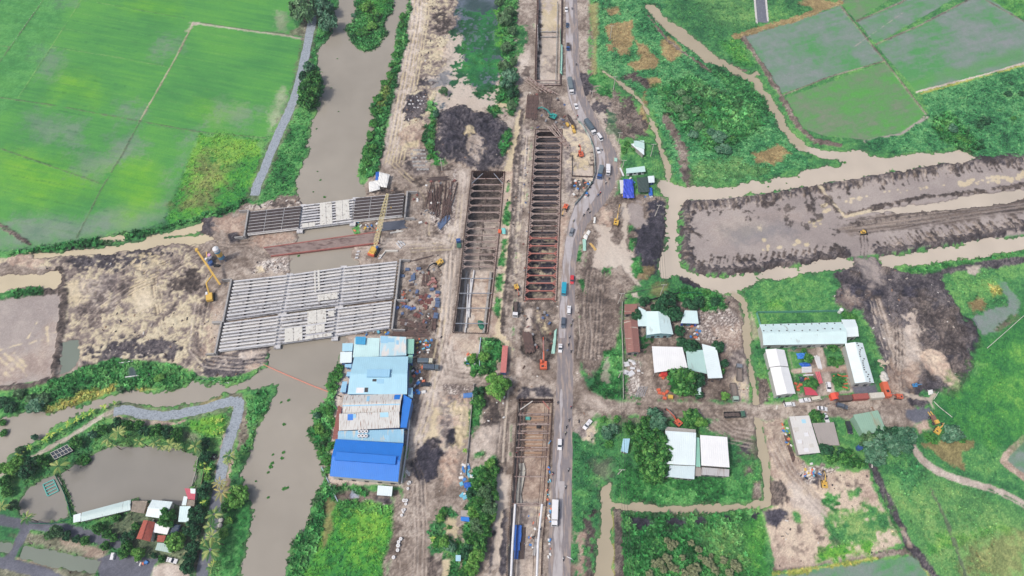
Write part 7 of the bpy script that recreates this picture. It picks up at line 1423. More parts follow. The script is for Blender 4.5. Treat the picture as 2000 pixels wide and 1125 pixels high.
# ------------------------------------------------------------------ trees
M_LEAF = mat('leaves'); M_BARK = mat('bark', S(120,106,90), .9, noise=.2, scale=2)
def crown_mesh(name, seed, cols, n=1700, lobes=15, flat=.75, leaf=.15, droop=0.0, tight=.30):
    r_ = np.random.RandomState(seed); C_ = []; 
    for k in range(lobes):
        a = r_.rand() * 6.283; q = math.sqrt(r_.rand()) * .72; z = (.35 + .5 * r_.rand()) * math.sqrt(max(.05, 1 - q * q)) if k else .5
        C_.append((q * math.cos(a), q * math.sin(a), z * flat * 1.35, .20 + .15 * r_.rand(), r_.rand()))
    C_ = np.array(C_); li = r_.randint(0, lobes, n); d = r_.normal(size=(n, 3)); d /= np.linalg.norm(d, axis=1)[:, None]; d[:, 2] = np.where(d[:, 2] < -.35, -d[:, 2], d[:, 2])
    rad = C_[li, 3] * (1 - tight * r_.rand(n) ** 2)
    P = C_[li, :3] + d * rad[:, None] * np.array([1, 1, flat]); P += r_.normal(size=(n, 3)) * .02
    out = r_.rand(n) < .10; P[out] = P[out] * np.array([1.12, 1.12, 1.05])
    nrm = d + r_.normal(size=(n, 3)) * .45; nrm[:, 2] += .25; nrm /= np.linalg.norm(nrm, axis=1)[:, None]
    t = np.cross(nrm, r_.normal(size=(n, 3))); t /= np.linalg.norm(t, axis=1)[:, None] + 1e-6; b = np.cross(nrm, t)
    s = leaf * (.55 + .8 * r_.rand(n))[:, None]; V = np.stack([P - t * s, P + b * s * .55, P + t * s - np.array([0, 0, droop]) * s, P - b * s * .55], 1)
    c = np.array([S(*q) for q in cols]); w_ = np.clip(C_[li, 4] * .5 + r_.rand(n) * .5, 0, .999) * (len(cols) - 1); i = w_.astype(int); f = (w_ - i)[:, None]
    cc = (c[i] * (1 - f) + c[i + 1] * f) * (.8 + .4 * r_.rand(n))[:, None]
    return np_mesh(name, V.reshape(-1, 3), np.arange(n * 4).reshape(-1, 4), M_LEAF, False, np.repeat(np.clip(cc, .005, .8)[:, None, :], 4, 1).reshape(-1, 3))
def trunk_mesh(name, seed, h=1.0):
    r_ = random.Random(seed); m = MB(); m.cyl((0, 0, -.1), (.02, .02, .42), .055, 8, .04)
    for k in range(5):
        a = k * 1.26 + r_.random(); q = .3 + .2 * r_.random(); e = (q * math.cos(a), q * math.sin(a), .65 + .25 * r_.random()); m.cyl((.02, .02, .38), e, .032, 6, .012)
        m.cyl(e, (e[0] * 1.5, e[1] * 1.5, e[2] + .2), .014, 5, .005)
    me = bpy.data.meshes.new(name); me.from_pydata(m.v, [], m.f); me.materials.append(M_BARK); return me
KIND = {
 'broad': [(16,66,32), (52,120,54), (124,182,92)], 'dark': [(14,54,38), (40,96,60), (92,150,104)], 'light': [(60,120,50), (104,164,72), (160,200,110)],
 'olive': [(92,104,74), (136,146,108), (178,180,142)], 'bush': [(30,92,40), (70,142,64), (128,184,90)], 'willow': [(60,104,66), (104,146,100), (150,184,140)], 'blue': [(40,92,68), (80,132,100), (132,172,142)]}
TM = {}
for k_, (nm, cols) in enumerate(KIND.items()):
    TM[nm] = [crown_mesh('crown', 100 * k_ + v, cols, 1900 if nm != 'bush' else 1000, (24, 19, 28)[v], {'olive': .95, 'willow': .8, 'bush': .6}.get(nm, .72), .14 if nm != 'olive' else .11, {'willow': 1.2}.get(nm, 0)) for v in range(3)]
TRM = [trunk_mesh('trunk', v) for v in range(3)]
TC = 0
LOOK = {'broad': 'leafy green tree', 'dark': 'dark green dense tree', 'light': 'yellowish green tree', 'olive': 'olive grey round tree', 'bush': 'low round green bush', 'willow': 'feathery grey green tree', 'blue': 'bluish green tree'}
def tree(kind, px, py, r, where, hr=1.55):
    """px, py, r: centre and radius of the crown in photo pixels"""
    global TC
    R0 = (G(px + r, py) - G(px, py)).length * .98; h = R0 * (hr if kind != 'bush' else .9); p = G(px, py, h * .62); v = TC % 3; TC += 1
    rr_ = random.Random(int(px * 13 + py)); a = rr_.random() * 6.28
    T = thing({'bush': 'bush'}.get(kind, 'tree'), '%s %s' % (LOOK[kind], where), 'bush' if kind == 'bush' else 'tree', (p.x, p.y, 0), a, where)
    o = new_obj('crown', TM[kind][v], T); lift = h * (.18 if kind != 'bush' else -.02); o.location = (0, 0, lift); k = R0 / .98; o.scale = (k * rr_.uniform(.92, 1.08), k * rr_.uniform(.92, 1.08), (h - lift) / .95)
    o = new_obj('trunk', TRM[v], T); o.scale = (k, k, h * .95)
def trees(where, kind, lst, hr=1.55):
    for t in lst:
        kk = t[3] if len(t) > 3 else kind; tree(kk, t[0], t[1], t[2], where, hr)
trees('beside the gravel path at the top left', 'dark', [(590,20,26,'willow'),(632,14,22,'blue'),(641,44,21,'blue'),(618,6,14)])
trees('on the river side of the gravel path', 'dark', [(602,130,12,'blue'),(613,150,15,'broad'),(594,148,12),(604,172,25,'broad'),(598,196,18,'broad'),(612,200,12,'bush')])
trees('on the island in the river', 'bush', [(715,12,14,'light'),(730,30,16),(708,60,14),(725,50,12,'light'),(690,30,6,'blue')], 1.0)
trees('on the right river bank north of the bridges', 'bush', [(787,30,10),(785,48,9),(778,80,8),(770,105,8),(766,125,9),(762,145,10),(752,160,10),(740,190,13),(735,215,13),(728,240,12),(722,262,12),(722,290,15),(715,315,12),(728,300,10),(710,335,9)])
trees('beside the wetland at the top centre', 'willow', [(985,35,15),(994,22,12),(1000,60,10),(988,92,11),(984,130,15),(997,148,17,'blue'),(988,165,13,'blue'),(1002,180,13,'dark'),(1000,205,11),(975,4,9),(866,178,10),(1003,120,9)])
trees('north of the black spoil heap', 'bush', [(850,222,8,'blue'),(846,240,9),(843,262,9),(840,285,10),(838,305,9),(968,212,8),(990,262,9),(995,280,7),(845,210,7)])
trees('on the river side of the factory', 'bush', [(655,735,16),(648,752,14),(662,720,11),(641,800,15),(650,822,13),(632,800,10),(634,850,13),(645,870,14),(624,838,12,'light'),(638,898,13),(646,918,12),(628,880,11),(618,812,9,'blue')])
trees('in the green patch south of the left pit', 'light', [(923,700,11),(946,696,12),(946,722,10,'broad'),(926,728,9,'bush'),(955,678,9,'bush')])
trees('at the crossing of the haul roads', 'willow', [(970,756,24,'light'),(962,738,14,'light'),(988,750,12,'light'),(936,786,16,'broad'),(934,764,12,'dark')])
trees('in the tree row west of the south pit', 'broad', [(958,905,12,'light'),(965,920,12),(945,928,16),(960,945,14),(932,950,14),(922,962,13,'dark'),(948,965,18,'willow'),(962,968,14),(935,985,18),(955,990,18,'willow'),(925,1000,14,'light'),(945,1012,17),(960,1010,12,'light'),(932,1028,16,'willow'),(948,1036,15),(920,1050,16),(938,1060,17),(912,1075,15,'dark'),(930,1085,17,'light'),(920,1108,15,'light'),(905,1118,12)])
trees('in the wet scrub beside the southern haul road', 'bush', [(866,1000,11),(860,1012,9,'light'),(868,1060,14,'light'),(880,1068,12,'blue'),(855,1055,11),(878,1030,6),(895,1062,8),(850,1062,9)])
trees('in the north scrap yard', 'dark', [(1258,588,11),(1244,615,13),(1300,594,22),(1284,600,15),(1318,612,19),(1308,582,15),(1349,595,16),(1366,590,14),(1327,645,12),(1343,629,7,'broad'),(1346,675,19),(1333,670,13),(1358,680,14),(1402,677,15),(1334,746,29,'broad'),(1318,738,16,'broad'),(1364,741,17),(1350,760,15,'broad'),(1330,762,14,'broad'),(1415,709,10),(1408,725,9,'broad'),(1415,773,10,'light'),(1396,588,10),(1376,600,10,'bush'),(1366,772,9),(1380,570,9,'bush')])
trees('around the white halls south of the dirt road', 'broad', [(1277,811,17,'blue'),(1286,826,20,'blue'),(1262,822,13),(1254,839,16),(1228,835,13),(1268,858,24),(1246,862,17),(1290,860,22),(1256,888,22),(1284,888,28),(1305,880,18),(1262,912,20),(1284,918,24),(1300,905,16),(1310,925,11),(1270,935,14),(1185,845,14,'blue'),(1197,838,12,'blue'),(1190,868,10,'bush'),(1178,818,8,'bush'),(1205,818,8,'bush'),(1352,812,18),(1367,824,15,'light'),(1348,829,14),(1338,820,9,'bush')])
trees('in the grove beside the green barn', 'blue', [(1594,812,15,'broad'),(1614,878,15,'dark'),(1624,893,13,'broad'),(1642,884,12,'dark'),(1659,896,20,'broad'),(1677,905,12,'broad'),(1694,858,18,'willow'),(1709,876,22,'blue'),(1722,846,17,'dark'),(1734,860,20),(1748,848,18,'dark'),(1766,852,22),(1778,846,14),(1748,872,18),(1770,872,15),(1716,900,14),(1700,895,12)])
trees('at the verge below the sand tongue', 'bush', [(1816,852,13),(1826,858,10),(1862,845,18,'blue'),(1850,858,13,'blue'),(1876,850,10,'blue'),(1880,858,9)])
trees('in the office courtyard', 'broad', [(1579,700,11),(1587,748,14),(1638,743,13),(1625,678,11),(1624,704,10),(1643,705,8,'bush'),(1551,679,7,'blue'),(1570,684,6),(1633,712,7,'bush'),(1656,616,12,'bush'),(1668,618,9,'bush')], 1.1)
trees('in the scrub east of the bend', 'blue', [(1405,267,15),(1392,258,12),(1418,290,14),(1404,292,9),(1325,212,11,'willow'),(1365,246,12,'willow'),(1354,262,11),(1335,228,10,'willow'),(1310,205,10,'willow'),(1342,195,11,'willow'),(1330,180,9,'willow'),(1375,225,10,'bush'),(1385,205,9,'bush'),(1360,215,10,'willow'),(1395,240,10,'bush'),(1430,270,9,'bush'),(1240,288,8,'bush'),(1218,292,9,'bush'),(1225,280,8,'bush')], 1.0)
trees('in the wide green field on the right', 'blue', [(1860,250,12),(1845,238,9,'bush'),(1878,268,11,'bush'),(1925,235,11,'dark'),(1915,245,8,'dark'),(1970,182,8,'dark'),(1996,182,7,'dark'),(1890,275,9,'bush'),(1835,250,8,'bush'),(1980,230,6,'bush'),(1975,162,5,'dark')], .9)
trees('on the left canal bank', 'blue', [(69,792,17),(82,780,14,'willow'),(62,778,12,'willow'),(20,797,14,'dark'),(5,785,14,'dark'),(35,770,12,'willow'),(2,825,9,'bush'),(5,845,9,'bush'),(235,760,9,'willow'),(310,738,10,'light')], 1.0)
trees('in the orchard beside the fish pond', 'broad', [(149,864,14),(228,826,12,'dark'),(248,830,12),(271,830,11),(283,842,12,'dark'),(307,840,14),(328,846,14,'dark'),(347,845,13),(342,857,11),(67,855,8,'blue'),(62,900,14,'dark'),(52,922,17,'dark'),(22,916,15,'light'),(11,938,14),(34,903,14,'light'),(13,960,12),(78,897,12),(200,838,11),(180,850,10,'blue'),(26,988,12,'willow'),(40,880,10,'willow'),(5,915,12,'light'),(90,905,8)])
trees('in the yard around the pond houses', 'broad', [(107,1040,16,'willow'),(93,1046,9),(131,1046,10,'dark'),(150,1052,9,'dark'),(166,1056,10),(192,1032,13),(209,1042,11),(227,1011,9),(250,1048,14,'dark'),(247,1065,13),(240,1080,13),(270,1080,15,'light'),(205,1066,10),(264,1028,9),(325,1011,19),(342,1060,19,'light'),(350,1052,12,'light'),(315,1092,8),(300,1085,7,'dark'),(222,1050,9)])
trees('beside the asphalt lane', 'dark', [(398,957,15),(400,890,13),(399,866,13),(381,1000,15),(391,1010,13),(372,1032,16),(382,1040,14),(376,1070,15),(370,1090,14),(364,1110,14),(343,850,13,'broad'),(392,909,8,'broad'),(416,913,6,'broad'),(400,982,9,'broad'),(461,968,21,'light'),(473,957,12,'light'),(442,991,12,'broad'),(437,1040,10,'light'),(446,1018,9,'light'),(406,932,8,'light')])
trees('in the reeds right of the bottom road', 'olive', [(1303,1057,8),(1318,1062,9),(1310,1068,8),(1287,1099,10),(1278,1101,9),(1303,1090,10),(1309,1106,9),(1321,1112,8),(1333,1089,7),(1349,1110,10),(1359,1108,11),(1355,1119,11),(1364,1074,8),(1350,1060,7),(1381,1096,10),(1388,1103,9),(1397,1114,9),(1413,1094,8),(1432,1101,9),(1440,1109,9),(1425,1118,9),(1296,1112,9),(1337,1120,9),(1269,1121,9),(1388,1086,6),(1367,1088,6)], 1.5)
# palms and bananas
def frond_mesh(name, seed, n, ln, wd_, cols, arch=.5, up=.5, seg=6, split=True):
    r_ = random.Random(seed); V = []; F = []; Cc = []
    for k in range(n):
        a = 6.283 * k / n + r_.uniform(-.2, .2); l_ = ln * r_.uniform(.75, 1.1); e = up * r_.uniform(.5, 1.3); ca, sa = math.cos(a), math.sin(a); c = S(*cols[r_.randrange(len(cols))]); P = []
        for i in range(seg + 1):
            t = i / seg; q = l_ * t * (1 - .12 * t); z = l_ * (e * t - arch * 1.5 * t * t); P.append((q, z))
        if split:
            for i in range(seg * 3):
                t = .12 + .86 * i / (seg * 3); q = l_ * t * (1 - .12 * t); z = l_ * (e * t - arch * 1.5 * t * t); w_ = wd_ * l_ * math.sin(min(1, t + .12) * 2.9) + .04 * l_
                for s_ in (-1, 1):
                    b = len(V); dx = .10 * l_; V += [(q * ca, q * sa, z), ((q + dx * .5) * ca, (q + dx * .5) * sa, z), ((q + dx * 1.6) * ca - s_ * w_ * sa, (q + dx * 1.6) * sa + s_ * w_ * ca, z - w_ * .55)]; F.append((b, b + 1, b + 2)); Cc += [c] * 3
        else:
            for i in range(seg):
                w0, w1 = (wd_ * l_ * math.sin(.25 + 2.75 * t) for t in (i / seg, (i + 1) / seg)); b = len(V)
                for (q, z), w_ in ((P[i], w0), (P[i + 1], w1)): V += [(q * ca - w_ * sa, q * sa + w_ * ca, z - w_ * .25), (q * ca, q * sa, z), (q * ca + w_ * sa, q * sa - w_ * ca, z - w_ * .25)]
                F += [(b, b + 1, b + 4), (b, b + 4, b + 3), (b + 1, b + 2, b + 5), (b + 1, b + 5, b + 4)]; Cc += [c] * 6
    return np_mesh(name, np.array(V), np.array(F), M_LEAF, False, np.array(Cc))
PALM = [frond_mesh('frond_crown', v, 17, 1.0, .17, [(150,172,96), (104,146,84), (178,190,116), (72,122,66)], .42, .55) for v in range(3)]
PALMD = frond_mesh('frond_crown', 9, 9, 1.0, .12, [(190,178,110), (160,160,100)], .42, .5)
BAN = [frond_mesh('leaf_crown', 20 + v, 8, 1.0, .15, [(150,190,80), (112,166,70), (186,204,96)], .45, .8, 5, False) for v in range(3)]
def palm(px, py, r, where, m=None, h=7.0, kind='palm'):
    global TC
    R0 = (G(px + r, py) - G(px, py)).length * 1.05; v = TC % 3; TC += 1; h = h if kind == 'palm' else 2.0; p = G(px, py, h); r_ = random.Random(int(px * 7 + py))
    T = thing('palm_tree' if kind == 'palm' else 'banana_plant', ('coconut palm with yellow fronds ' if kind == 'palm' and not m else 'thin half bare palm ' if m else 'broad leaved banana plant ') + where, 'palm' if kind == 'palm' else 'banana plant', (p.x, p.y, 0), r_.random() * 6, where + ' ' + kind)
    o = new_obj('fronds', m or (PALM[v] if kind == 'palm' else BAN[v]), T); o.location = (0, 0, h); o.scale = (R0, R0, R0)
    MB().cyl((0, 0, -.2), (0, 0, h + .1), .2 if kind == 'palm' else .13, 8, .12).build('trunk', M_BARK if kind == 'palm' else mat('banana_stem', S(120,150,90), .7), T)
for w_, l_ in (('along the north bank of the fish pond', [(211,857,16),(231,845,16),(273,862,12),(302,864,13),(331,869,14),(316,872,10),(220,868,10),(348,873,9)]), ('at the west end of the fish pond', [(115,910,19),(52,1011,15),(4,989,13)]), ('beside the asphalt lane', [(381,872,14),(448,890,14),(444,900,10),(418,1004,16),(411,1028,15),(413,1048,15),(411,1074,22),(414,1109,13),(400,1060,10),(424,1058,9)])):
    for x, y, r in l_: palm(x, y, r, w_)
palm(429, 943, 16, 'leaning over the asphalt lane', PALMD); palm(433, 960, 20, 'in the middle of the asphalt lane bank', PALMD)
for w_, l_ in (('in the row along the left canal', [(20,908,9),(39,886,9),(58,874,9),(89,858,9),(100,848,10),(118,839,8),(134,828,9),(149,820,9),(164,812,10),(178,804,9),(203,795,9),(224,787,6),(30,897,7)]), ('in the grass corner of the gravel path', [(425,823,7),(428,838,8),(434,843,7),(431,820,7),(420,846,8)]), ('beside the asphalt lane', [(405,918,9),(398,982,8),(447,1015,8),(396,905,8),(418,1100,8)]), ('in the reeds near the storage shacks', [(908,880,7),(845,1052,7)])):
    for x, y, r in l_: palm(x, y, r, w_, None, 2.0, 'banana')
# floating plants in the river
for i, (x, y, s_) in enumerate(((564,782,5),(549,786,4),(555,829,5),(554,884,5),(531,905,6),(529,912,6),(524,923,4),(533,888,4),(551,895,5),(555,955,6),(561,953,5),(500,940,3),(524,972,4),(618,252,4),(659,115,3),(647,172,3),(661,218,3),(700,450,0),(575,465,5),(583,500,5),(634,385,5),(626,352,4),(620,335,3),(612,375,3),(1365,355,5),(1500,365,4),(1536,358,3),(1650,318,6),(1430,368,3),(1560,346,4))):
    if s_: 
        p = G(x, y, -.45); T = new_obj('floating_plants', TM['bush'][i % 3]); T.location = (p.x, p.y, -.5); k = s_ / 6.0; T.scale = (k, k, .5); tag(T, 'small clump of floating plants drifting %s' % ('in the river' if x < 800 else 'in the tan canal'), 'water plants', 'floating plant clumps')
tree('bush', 161, 898, 14, 'standing in the fish pond near its north west corner')
# ------------------------------------------------------------------ poles and wires
def pole(label, px, py, h=10.0, arms=1, rz=0, lean=(0, 0)):
    T = thing('power_pole', label, 'power pole', G(px, py), rz, 'concrete power poles'); MB().cyl((0, 0, -.3), (lean[0], lean[1], h), .26, 10, .16).build('shaft', mat('pole_concrete', S(208,202,192), .8, noise=.08), T)
    for k in range(arms):
        z = h - .3 - k * .9; o = MB().box((lean[0], lean[1], z), (2.6, .16, .16)).build('crossarm', M_OFFW, T)
        for x in (-1.2, 0, 1.2): MB().cyl((x + lean[0], lean[1], z + .08), (x + lean[0], lean[1], z + .42), .1, 8).build('insulator', M_OFFW, o)
    return G(px, py) + Vector((lean[0], lean[1], h - .3))
PT_ = [pole('northernmost concrete power pole in the scrub right of the road', 1191.5, 76), pole('power pole beside the head of the narrow stream', 1198, 175), pole('power pole between the bend and the small white hut', 1206.7, 283), pole('power pole beside the narrow stream, right of the small white hut', 1270.7, 305.6),
       pole('leaning power pole south of the blue sheeted camp', 1278.7, 423, lean=(.6, 0)), pole('power pole at the junction of the tan canals, north of the scrap yard', 1289.7, 576), pole('power pole at the north west corner of the scrap yard', 1207, 593, lean=(.6, 0)), pole('power pole on the west fence of the scrap yard', 1207.7, 738, 8, lean=(.4, 0)), pole('power pole in the grass south of the large dark tree', 1207, 926, 7, lean=(.8, 0))]
pole('grey steel mast in the bushes below the black spoil heap', 863.5, 333, 9.5, 1); pole('small pole near the top edge right of the road bend', 1156, 190, 5, 1); pole('small pole beside the pale green panel at the camp', 1216, 327, 6, 1)
tag(MB().tube([G(1107,1087,6), G(1116,1091,6.2), G(1120,1094,0)], .14, 8).build('street_lamp', M_WHITE), 'white street lamp leaning over the right edge of the bottom road', 'street lamp')
def wire(label, P, n=3, sag=1.2):
    T = thing('power_line', label, 'wires', (0, 0, 0), 0, 'overhead power lines'); c = P[0]; T.location = c
    for k in range(n):
        o = (k - (n - 1) / 2) * 1.1; m = MB()
        for a, b in zip(P, P[1:]):
            pr = None
            for i in range(9): t = i / 8; q = a.lerp(b, t) + Vector((o, 0, -sag * 4 * t * (1 - t))) - c; m.bar(pr, q, .09) if pr is not None else None; pr = q
        m.build('wire', M_DARKM, T)
wire('thin black wires from the top edge past the bend to the camp pole', [PT_[0] + Vector((-2, 60, 0)), PT_[0], PT_[1], PT_[2]]); wire('thin black wires along the tan stream down to the scrap yard', [PT_[3], PT_[4], PT_[5], PT_[6]]); wire('thin black wires along the west fence of the scrap yard to the bottom edge', [PT_[6], PT_[7], PT_[8], PT_[8] + Vector((0, -60, 0))])
wire('thin black wires crossing the tan canal from the camp pole', [PT_[2], PT_[3]], 2)
# ------------------------------------------------------------------ site plant and materials
T = thing('cement_silo', 'tall white, blue and yellow cement silo standing at the west end of the causeway', 'silo', G(436, 508), .3)
for i, (z0, z1, m_) in enumerate(((2.2, 4.6, paint('siloblue', (90,160,200))), (4.6, 7.6, PY), (7.6, 9.0, paint('siloblue')), (9.0, 10.6, M_WHITE))): MB().cyl((0, 0, z0), (0, 0, z1), 1.5, 18).build('silo_ring', m_, T)
MB().cyl((0, 0, 10.6), (0, 0, 11.3), 1.5, 18, .6).build('silo_top', M_WHITE, T); MB().cyl((0, 0, 1.0), (0, 0, 2.2), .35, 14, 1.45).build('hopper', M_STEELG, T)
for s_ in ((-1,-1),(1,-1),(1,1),(-1,1)): MB().bar((s_[0] * 1.2, s_[1] * 1.2, 0), (s_[0] * 1.1, s_[1] * 1.1, 2.6), .2).build('leg', PBL, T)
T = thing('mixing_plant', 'small grey and white mixing plant with pink hopper beside the silo', 'mixer', G(411, 510), 1.0); MB().box((0, 0, 1.6), (3.2, 2.0, 2.4)).build('mixer_body', M_STEELG, T); MB().cyl((1.4, .8, 1.0), (1.4, .8, 3.4), .8, 12).build('hopper', mat('pink', S(226,170,206), .6), T); MB().box((-1.2, 0, 3.3), (1.0, 1.0, 1.2)).build('control_box', M_WHITE, T); MB().bar((-1, 1, 1), (2, 2.6, 4), .35).build('screw_conveyor', PY, T)
T = thing('water_tank', 'round blue water tank beside the mixing plant', 'tank', G(413, 516)); MB().cyl((0, 0, 0), (0, 0, 2.0), 1.2, 18).build('tank_body', PBL, T); MB().cyl((0, 0, 2.0), (0, 0, 2.3), .9, 18, .5).build('lid', PBL, T)
T = thing('tyre_stack', 'black tyres stacked beside the blue tank', 'tyres', G(424, 520))
for i in range(3): MB().cyl((i * .9 - .9, 0, 0), (i * .9 - .9, .1, .9), .7, 14).build('tyre', M_BLACK, T)
def rods(where, n, P, m_, w_=.35, jit=.3, group='steel beams', name='steel_beam', look='rusty steel beam', z=.2, lv=1, ln=None, cat='beam', h=None):
    """n separate bars spread between two lines P = (a0, a1, b0, b1): each bar goes from a lerp to b lerp"""
    r_ = random.Random(int(P[0][0] * 3 + P[0][1])); a0, a1, b0, b1 = [G(*p) for p in P]; per = max(1, n // lv)
    for k in range(n):
        t = (k % per + .5) / per; l_ = k // per; p = a0.lerp(a1, t); q = b0.lerp(b1, t); d = (q - p)
        s0, s1 = r_.uniform(0, .12), r_.uniform(.88, 1); p, q = p + d * s0, p + d * s1; zz = z + l_ * (w_ + .02) + k * .002
        p = p + Vector((r_.uniform(-jit, jit), r_.uniform(-jit, jit), 0)); q = q + Vector((r_.uniform(-jit, jit), r_.uniform(-jit, jit), 0)); c = (p + q) / 2; m = MB().bar((p.x - c.x, p.y - c.y, 0), (q.x - c.x, q.y - c.y, 0), w_, h or w_)
        o = m.build(name, m_, None); o.location = (c.x, c.y, zz); tag(o, '%s %s' % (look, where), cat, where)
rods('in the stack between the two trenches', 14, ((1030,183),(1053,184),(1025,236),(1049,238)), M_RUST, .45, .2, look='long rusty steel beam'); rods('lying askew over the stack between the trenches', 5, ((1021,155),(1030,150),(1055,182),(1098,190)), M_RUSTL, .5, .6, z=1.0, look='long brown beam')
rods('beside the teal excavator', 5, ((1058,188),(1078,184),(1064,228),(1074,226)), M_RUSTD, .35, .5); rods('laid slanting over the north corner of the long pit', 4, ((1063,248),(1083,242),(1112,296),(1116,290)), M_RUSTL, .5, .3, z=1.0, look='pale brown beam')
rods('in the long stack at the south end of the long pit', 9, ((1019,645),(1038,648),(1028,692),(1044,690)), M_RUST, .6, .2, look='wide rusty steel sheet pile', lv=1); rods('lying across the mud near the straight boomed excavator', 3, ((1032,618),(1040,612),(1058,662),(1060,655)), M_RUSTD, .22, .3)
rods('in the dense heap below the mast', 26, ((846,358),(888,352),(836,415),(878,430)), M_RUST, .3, 2.6, z=.25, lv=2, look='rusty steel bar'); rods('along the west side of the steel heap', 7, ((834,372),(842,372),(838,412),(846,410)), M_RUST, .35, .2, look='long rusty beam')
rods('along the north side of the steel heap', 6, ((832,348),(832,354),(880,345),(882,352)), M_RUSTD, .35, .3, look='long dark rusty beam'); rods('on top of the east end of the steel heap', 14, ((868,392),(888,378),(858,440),(872,420)), M_RUST, .25, 1.4, z=.7, look='thin rusty bar')
rods('in the pipe stack by the haul road', 9, ((852,440),(858,452),(876,418),(882,424)), M_BLUED, .4, .2, z=.3, look='dark blue grey pipe', name='pipe', cat='pipe'); rods('in the dark pile south of the northern bridge', 12, ((744,436),(744,452),(794,430),(796,446)), mat('dark_slate_steel', S(88,94,108), .6), .5, .2, look='long dark grey beam')
rods('on the ground south of the dark beam pile', 2, ((760,455),(760,457),(788,449),(788,452)), M_OFFW, .5, .2, look='long pale concrete bar')
rods('in the storage yard beside the green spoil', 7, ((826,535),(836,535),(824,560),(834,562)), M_RUST, .4, .3); rods('along the bottom of the storage yard', 10, ((778,622),(776,634),(838,634),(836,646)), M_RUST, .45, .5, look='long brown beam'); rods('along the north wall of the factory', 12, ((765,642),(760,656),(842,648),(838,660)), M_RUST, .45, .8, look='long red brown beam')
rods('beside the blue crates of the storage yard', 6, ((846,598),(854,598),(843,650),(852,650)), M_RUST, .35, .3, look='thin rusty beam'); rods('crossing the storage yard south of the yellow excavator', 2, ((795,512),(795,514),(853,497),(850,500)), M_RUSTD, .4, .1, look='long dark beam')
rods('leaning beside the patched white roof', 5, ((1530,846),(1535,848),(1548,905),(1554,900)), M_RUST, .4, .2, look='long rusty rail'); rods('on the sand near the river causeway', 5, ((727,492),(740,488),(742,510),(745,500)), M_WOOD, .25, .6, look='thin pale plank', name='plank', cat='plank')
def blocks(where, lst, m_, size=(1.6, 1.0, .7), rz=0, look='pale concrete block', name='concrete_block', cat='block', jit=.2):
    r_ = random.Random(int(lst[0][0] * 5))
    for x, y in lst:
        c = G(x, y); o = MB().box((0, 0, size[2] / 2), size, tx=.96, ty=.94).box((0, 0, size[2] + .02), (size[0] * .7, size[1] * .12, .05)).build(name, m_, None); o.location = (c.x, c.y, 0); o.rotation_euler = (0, 0, rz + r_.uniform(-jit, jit)); tag(o, '%s %s' % (look, where), cat, where)
blocks('in the row west of the mast', [(803 + i * 6.2 + j * 1.5, 294 + j * 7.5) for i in range(5) for j in range(6) if (i * 7 + j * 3) % 5], M_CONCG, (1.5, 1.1, .5), .1); blocks('in the loose group north of the row of blocks', [(800 + i * 7 + (j % 2) * 3, 190 + j * 7) for i in range(5) for j in range(4) if (i + 2 * j) % 3], M_CONCL, (1.3, .8, .5), -.3, jit=.5)
blocks('set out by the yellow excavator', [(777,478),(781,483),(784,479),(789,477),(785,474),(780,474)], M_CONCL, (2.2, .7, .6), -.8); blocks('beside the crawler crane', [(744,500),(742,505),(698,498),(700,492),(697,504)], M_CONCL, (1.6, .9, .6), .2)
blocks('in the storage yard', [(796,527),(807,541),(807,546),(818,526),(786,540),(844,566)], M_BLUED, (2.2, 1.5, .9), .1, 'slate blue crate', 'crate', 'crate'); blocks('on the east side of the storage yard', [(855,572),(854,586),(855,592),(852,615),(851,620),(854,598)], M_BLUED, (2.2, 1.6, .9), .0, 'slate blue crate', 'crate', 'crate'); blocks('in the middle of the storage yard', [(794,600),(799,602),(804,604),(809,603),(776,602)], paint('yardblue', (88,122,190)), (1.6, 1.3, .8), .5, 'bright blue crate', 'crate', 'crate', .6)
blocks('in the heap at the centre of the storage yard', [(822,580),(828,584),(834,588),(824,592),(838,592),(820,588),(812,615),(818,618),(832,578),(830,598),(842,586)], mat('rust_plate', S(122,76,72), .8, noise=.2), (2.0, 1.6, .6), .4, 'rusty bracket', 'steel_bracket', 'bracket', 1.2); blocks('east of the rusty bracket heap', [(848,550),(842,552),(838,556),(846,545),(850,560),(854,578)], mat('pink_block', S(180,132,126), .8, noise=.15), (1.8, 1.3, .8), .2, 'pinkish red block', 'concrete_block', 'block', .8)
blocks('on the west side of the storage yard', [(786,570),(788,575),(786,580),(789,585),(787,590)], mat('orange_frame', S(206,116,90), .7), (2.2, .5, .3), .6, 'thin orange frame', 'scaffold_rack', 'frame', .9)
blocks('along the heap beside the haul road', [(842,560+0*i) for i in ()] or [(868,404)], M_OFFW, (1.2, 1.0, .5), 0, 'small white rubble block')
def beamI(label, x0, y0, x1, y1, m_, w_=1.0, z=.4, h=.5, name='precast_beam', cat='beam', group=None):
    a, b = G(x0, y0), G(x1, y1); c = (a + b) / 2; a, b = a - c, b - c; o = MB().bar((a.x, a.y, 0), (b.x, b.y, 0), w_, .15).bar((a.x, a.y, h * .5), (b.x, b.y, h * .5), w_ * .35, h).bar((a.x, a.y, h + .08), (b.x, b.y, h + .08), w_ * .8, .15).build(name, m_, None); o.location = (c.x, c.y, z * .3); tag(o, label, cat, group)
beamI('long white beam on the ground beside the crawler crane', 752, 491, 777, 491, M_OFFW, 1.1); beamI('slanting white beam joined to the long one by the crane', 744, 503, 753, 492, M_OFFW, .7)
for i, (x0, y0, x1, y1) in enumerate(((1590,696,1599,720),(1594,695,1602,721),(1598,697,1604,722))): beamI('white precast pile in the courtyard, ' + ('west', 'middle', 'east')[i] + ' one of three', x0, y0, x1, y1, M_WHITE, .6, group='white piles in the office yard')
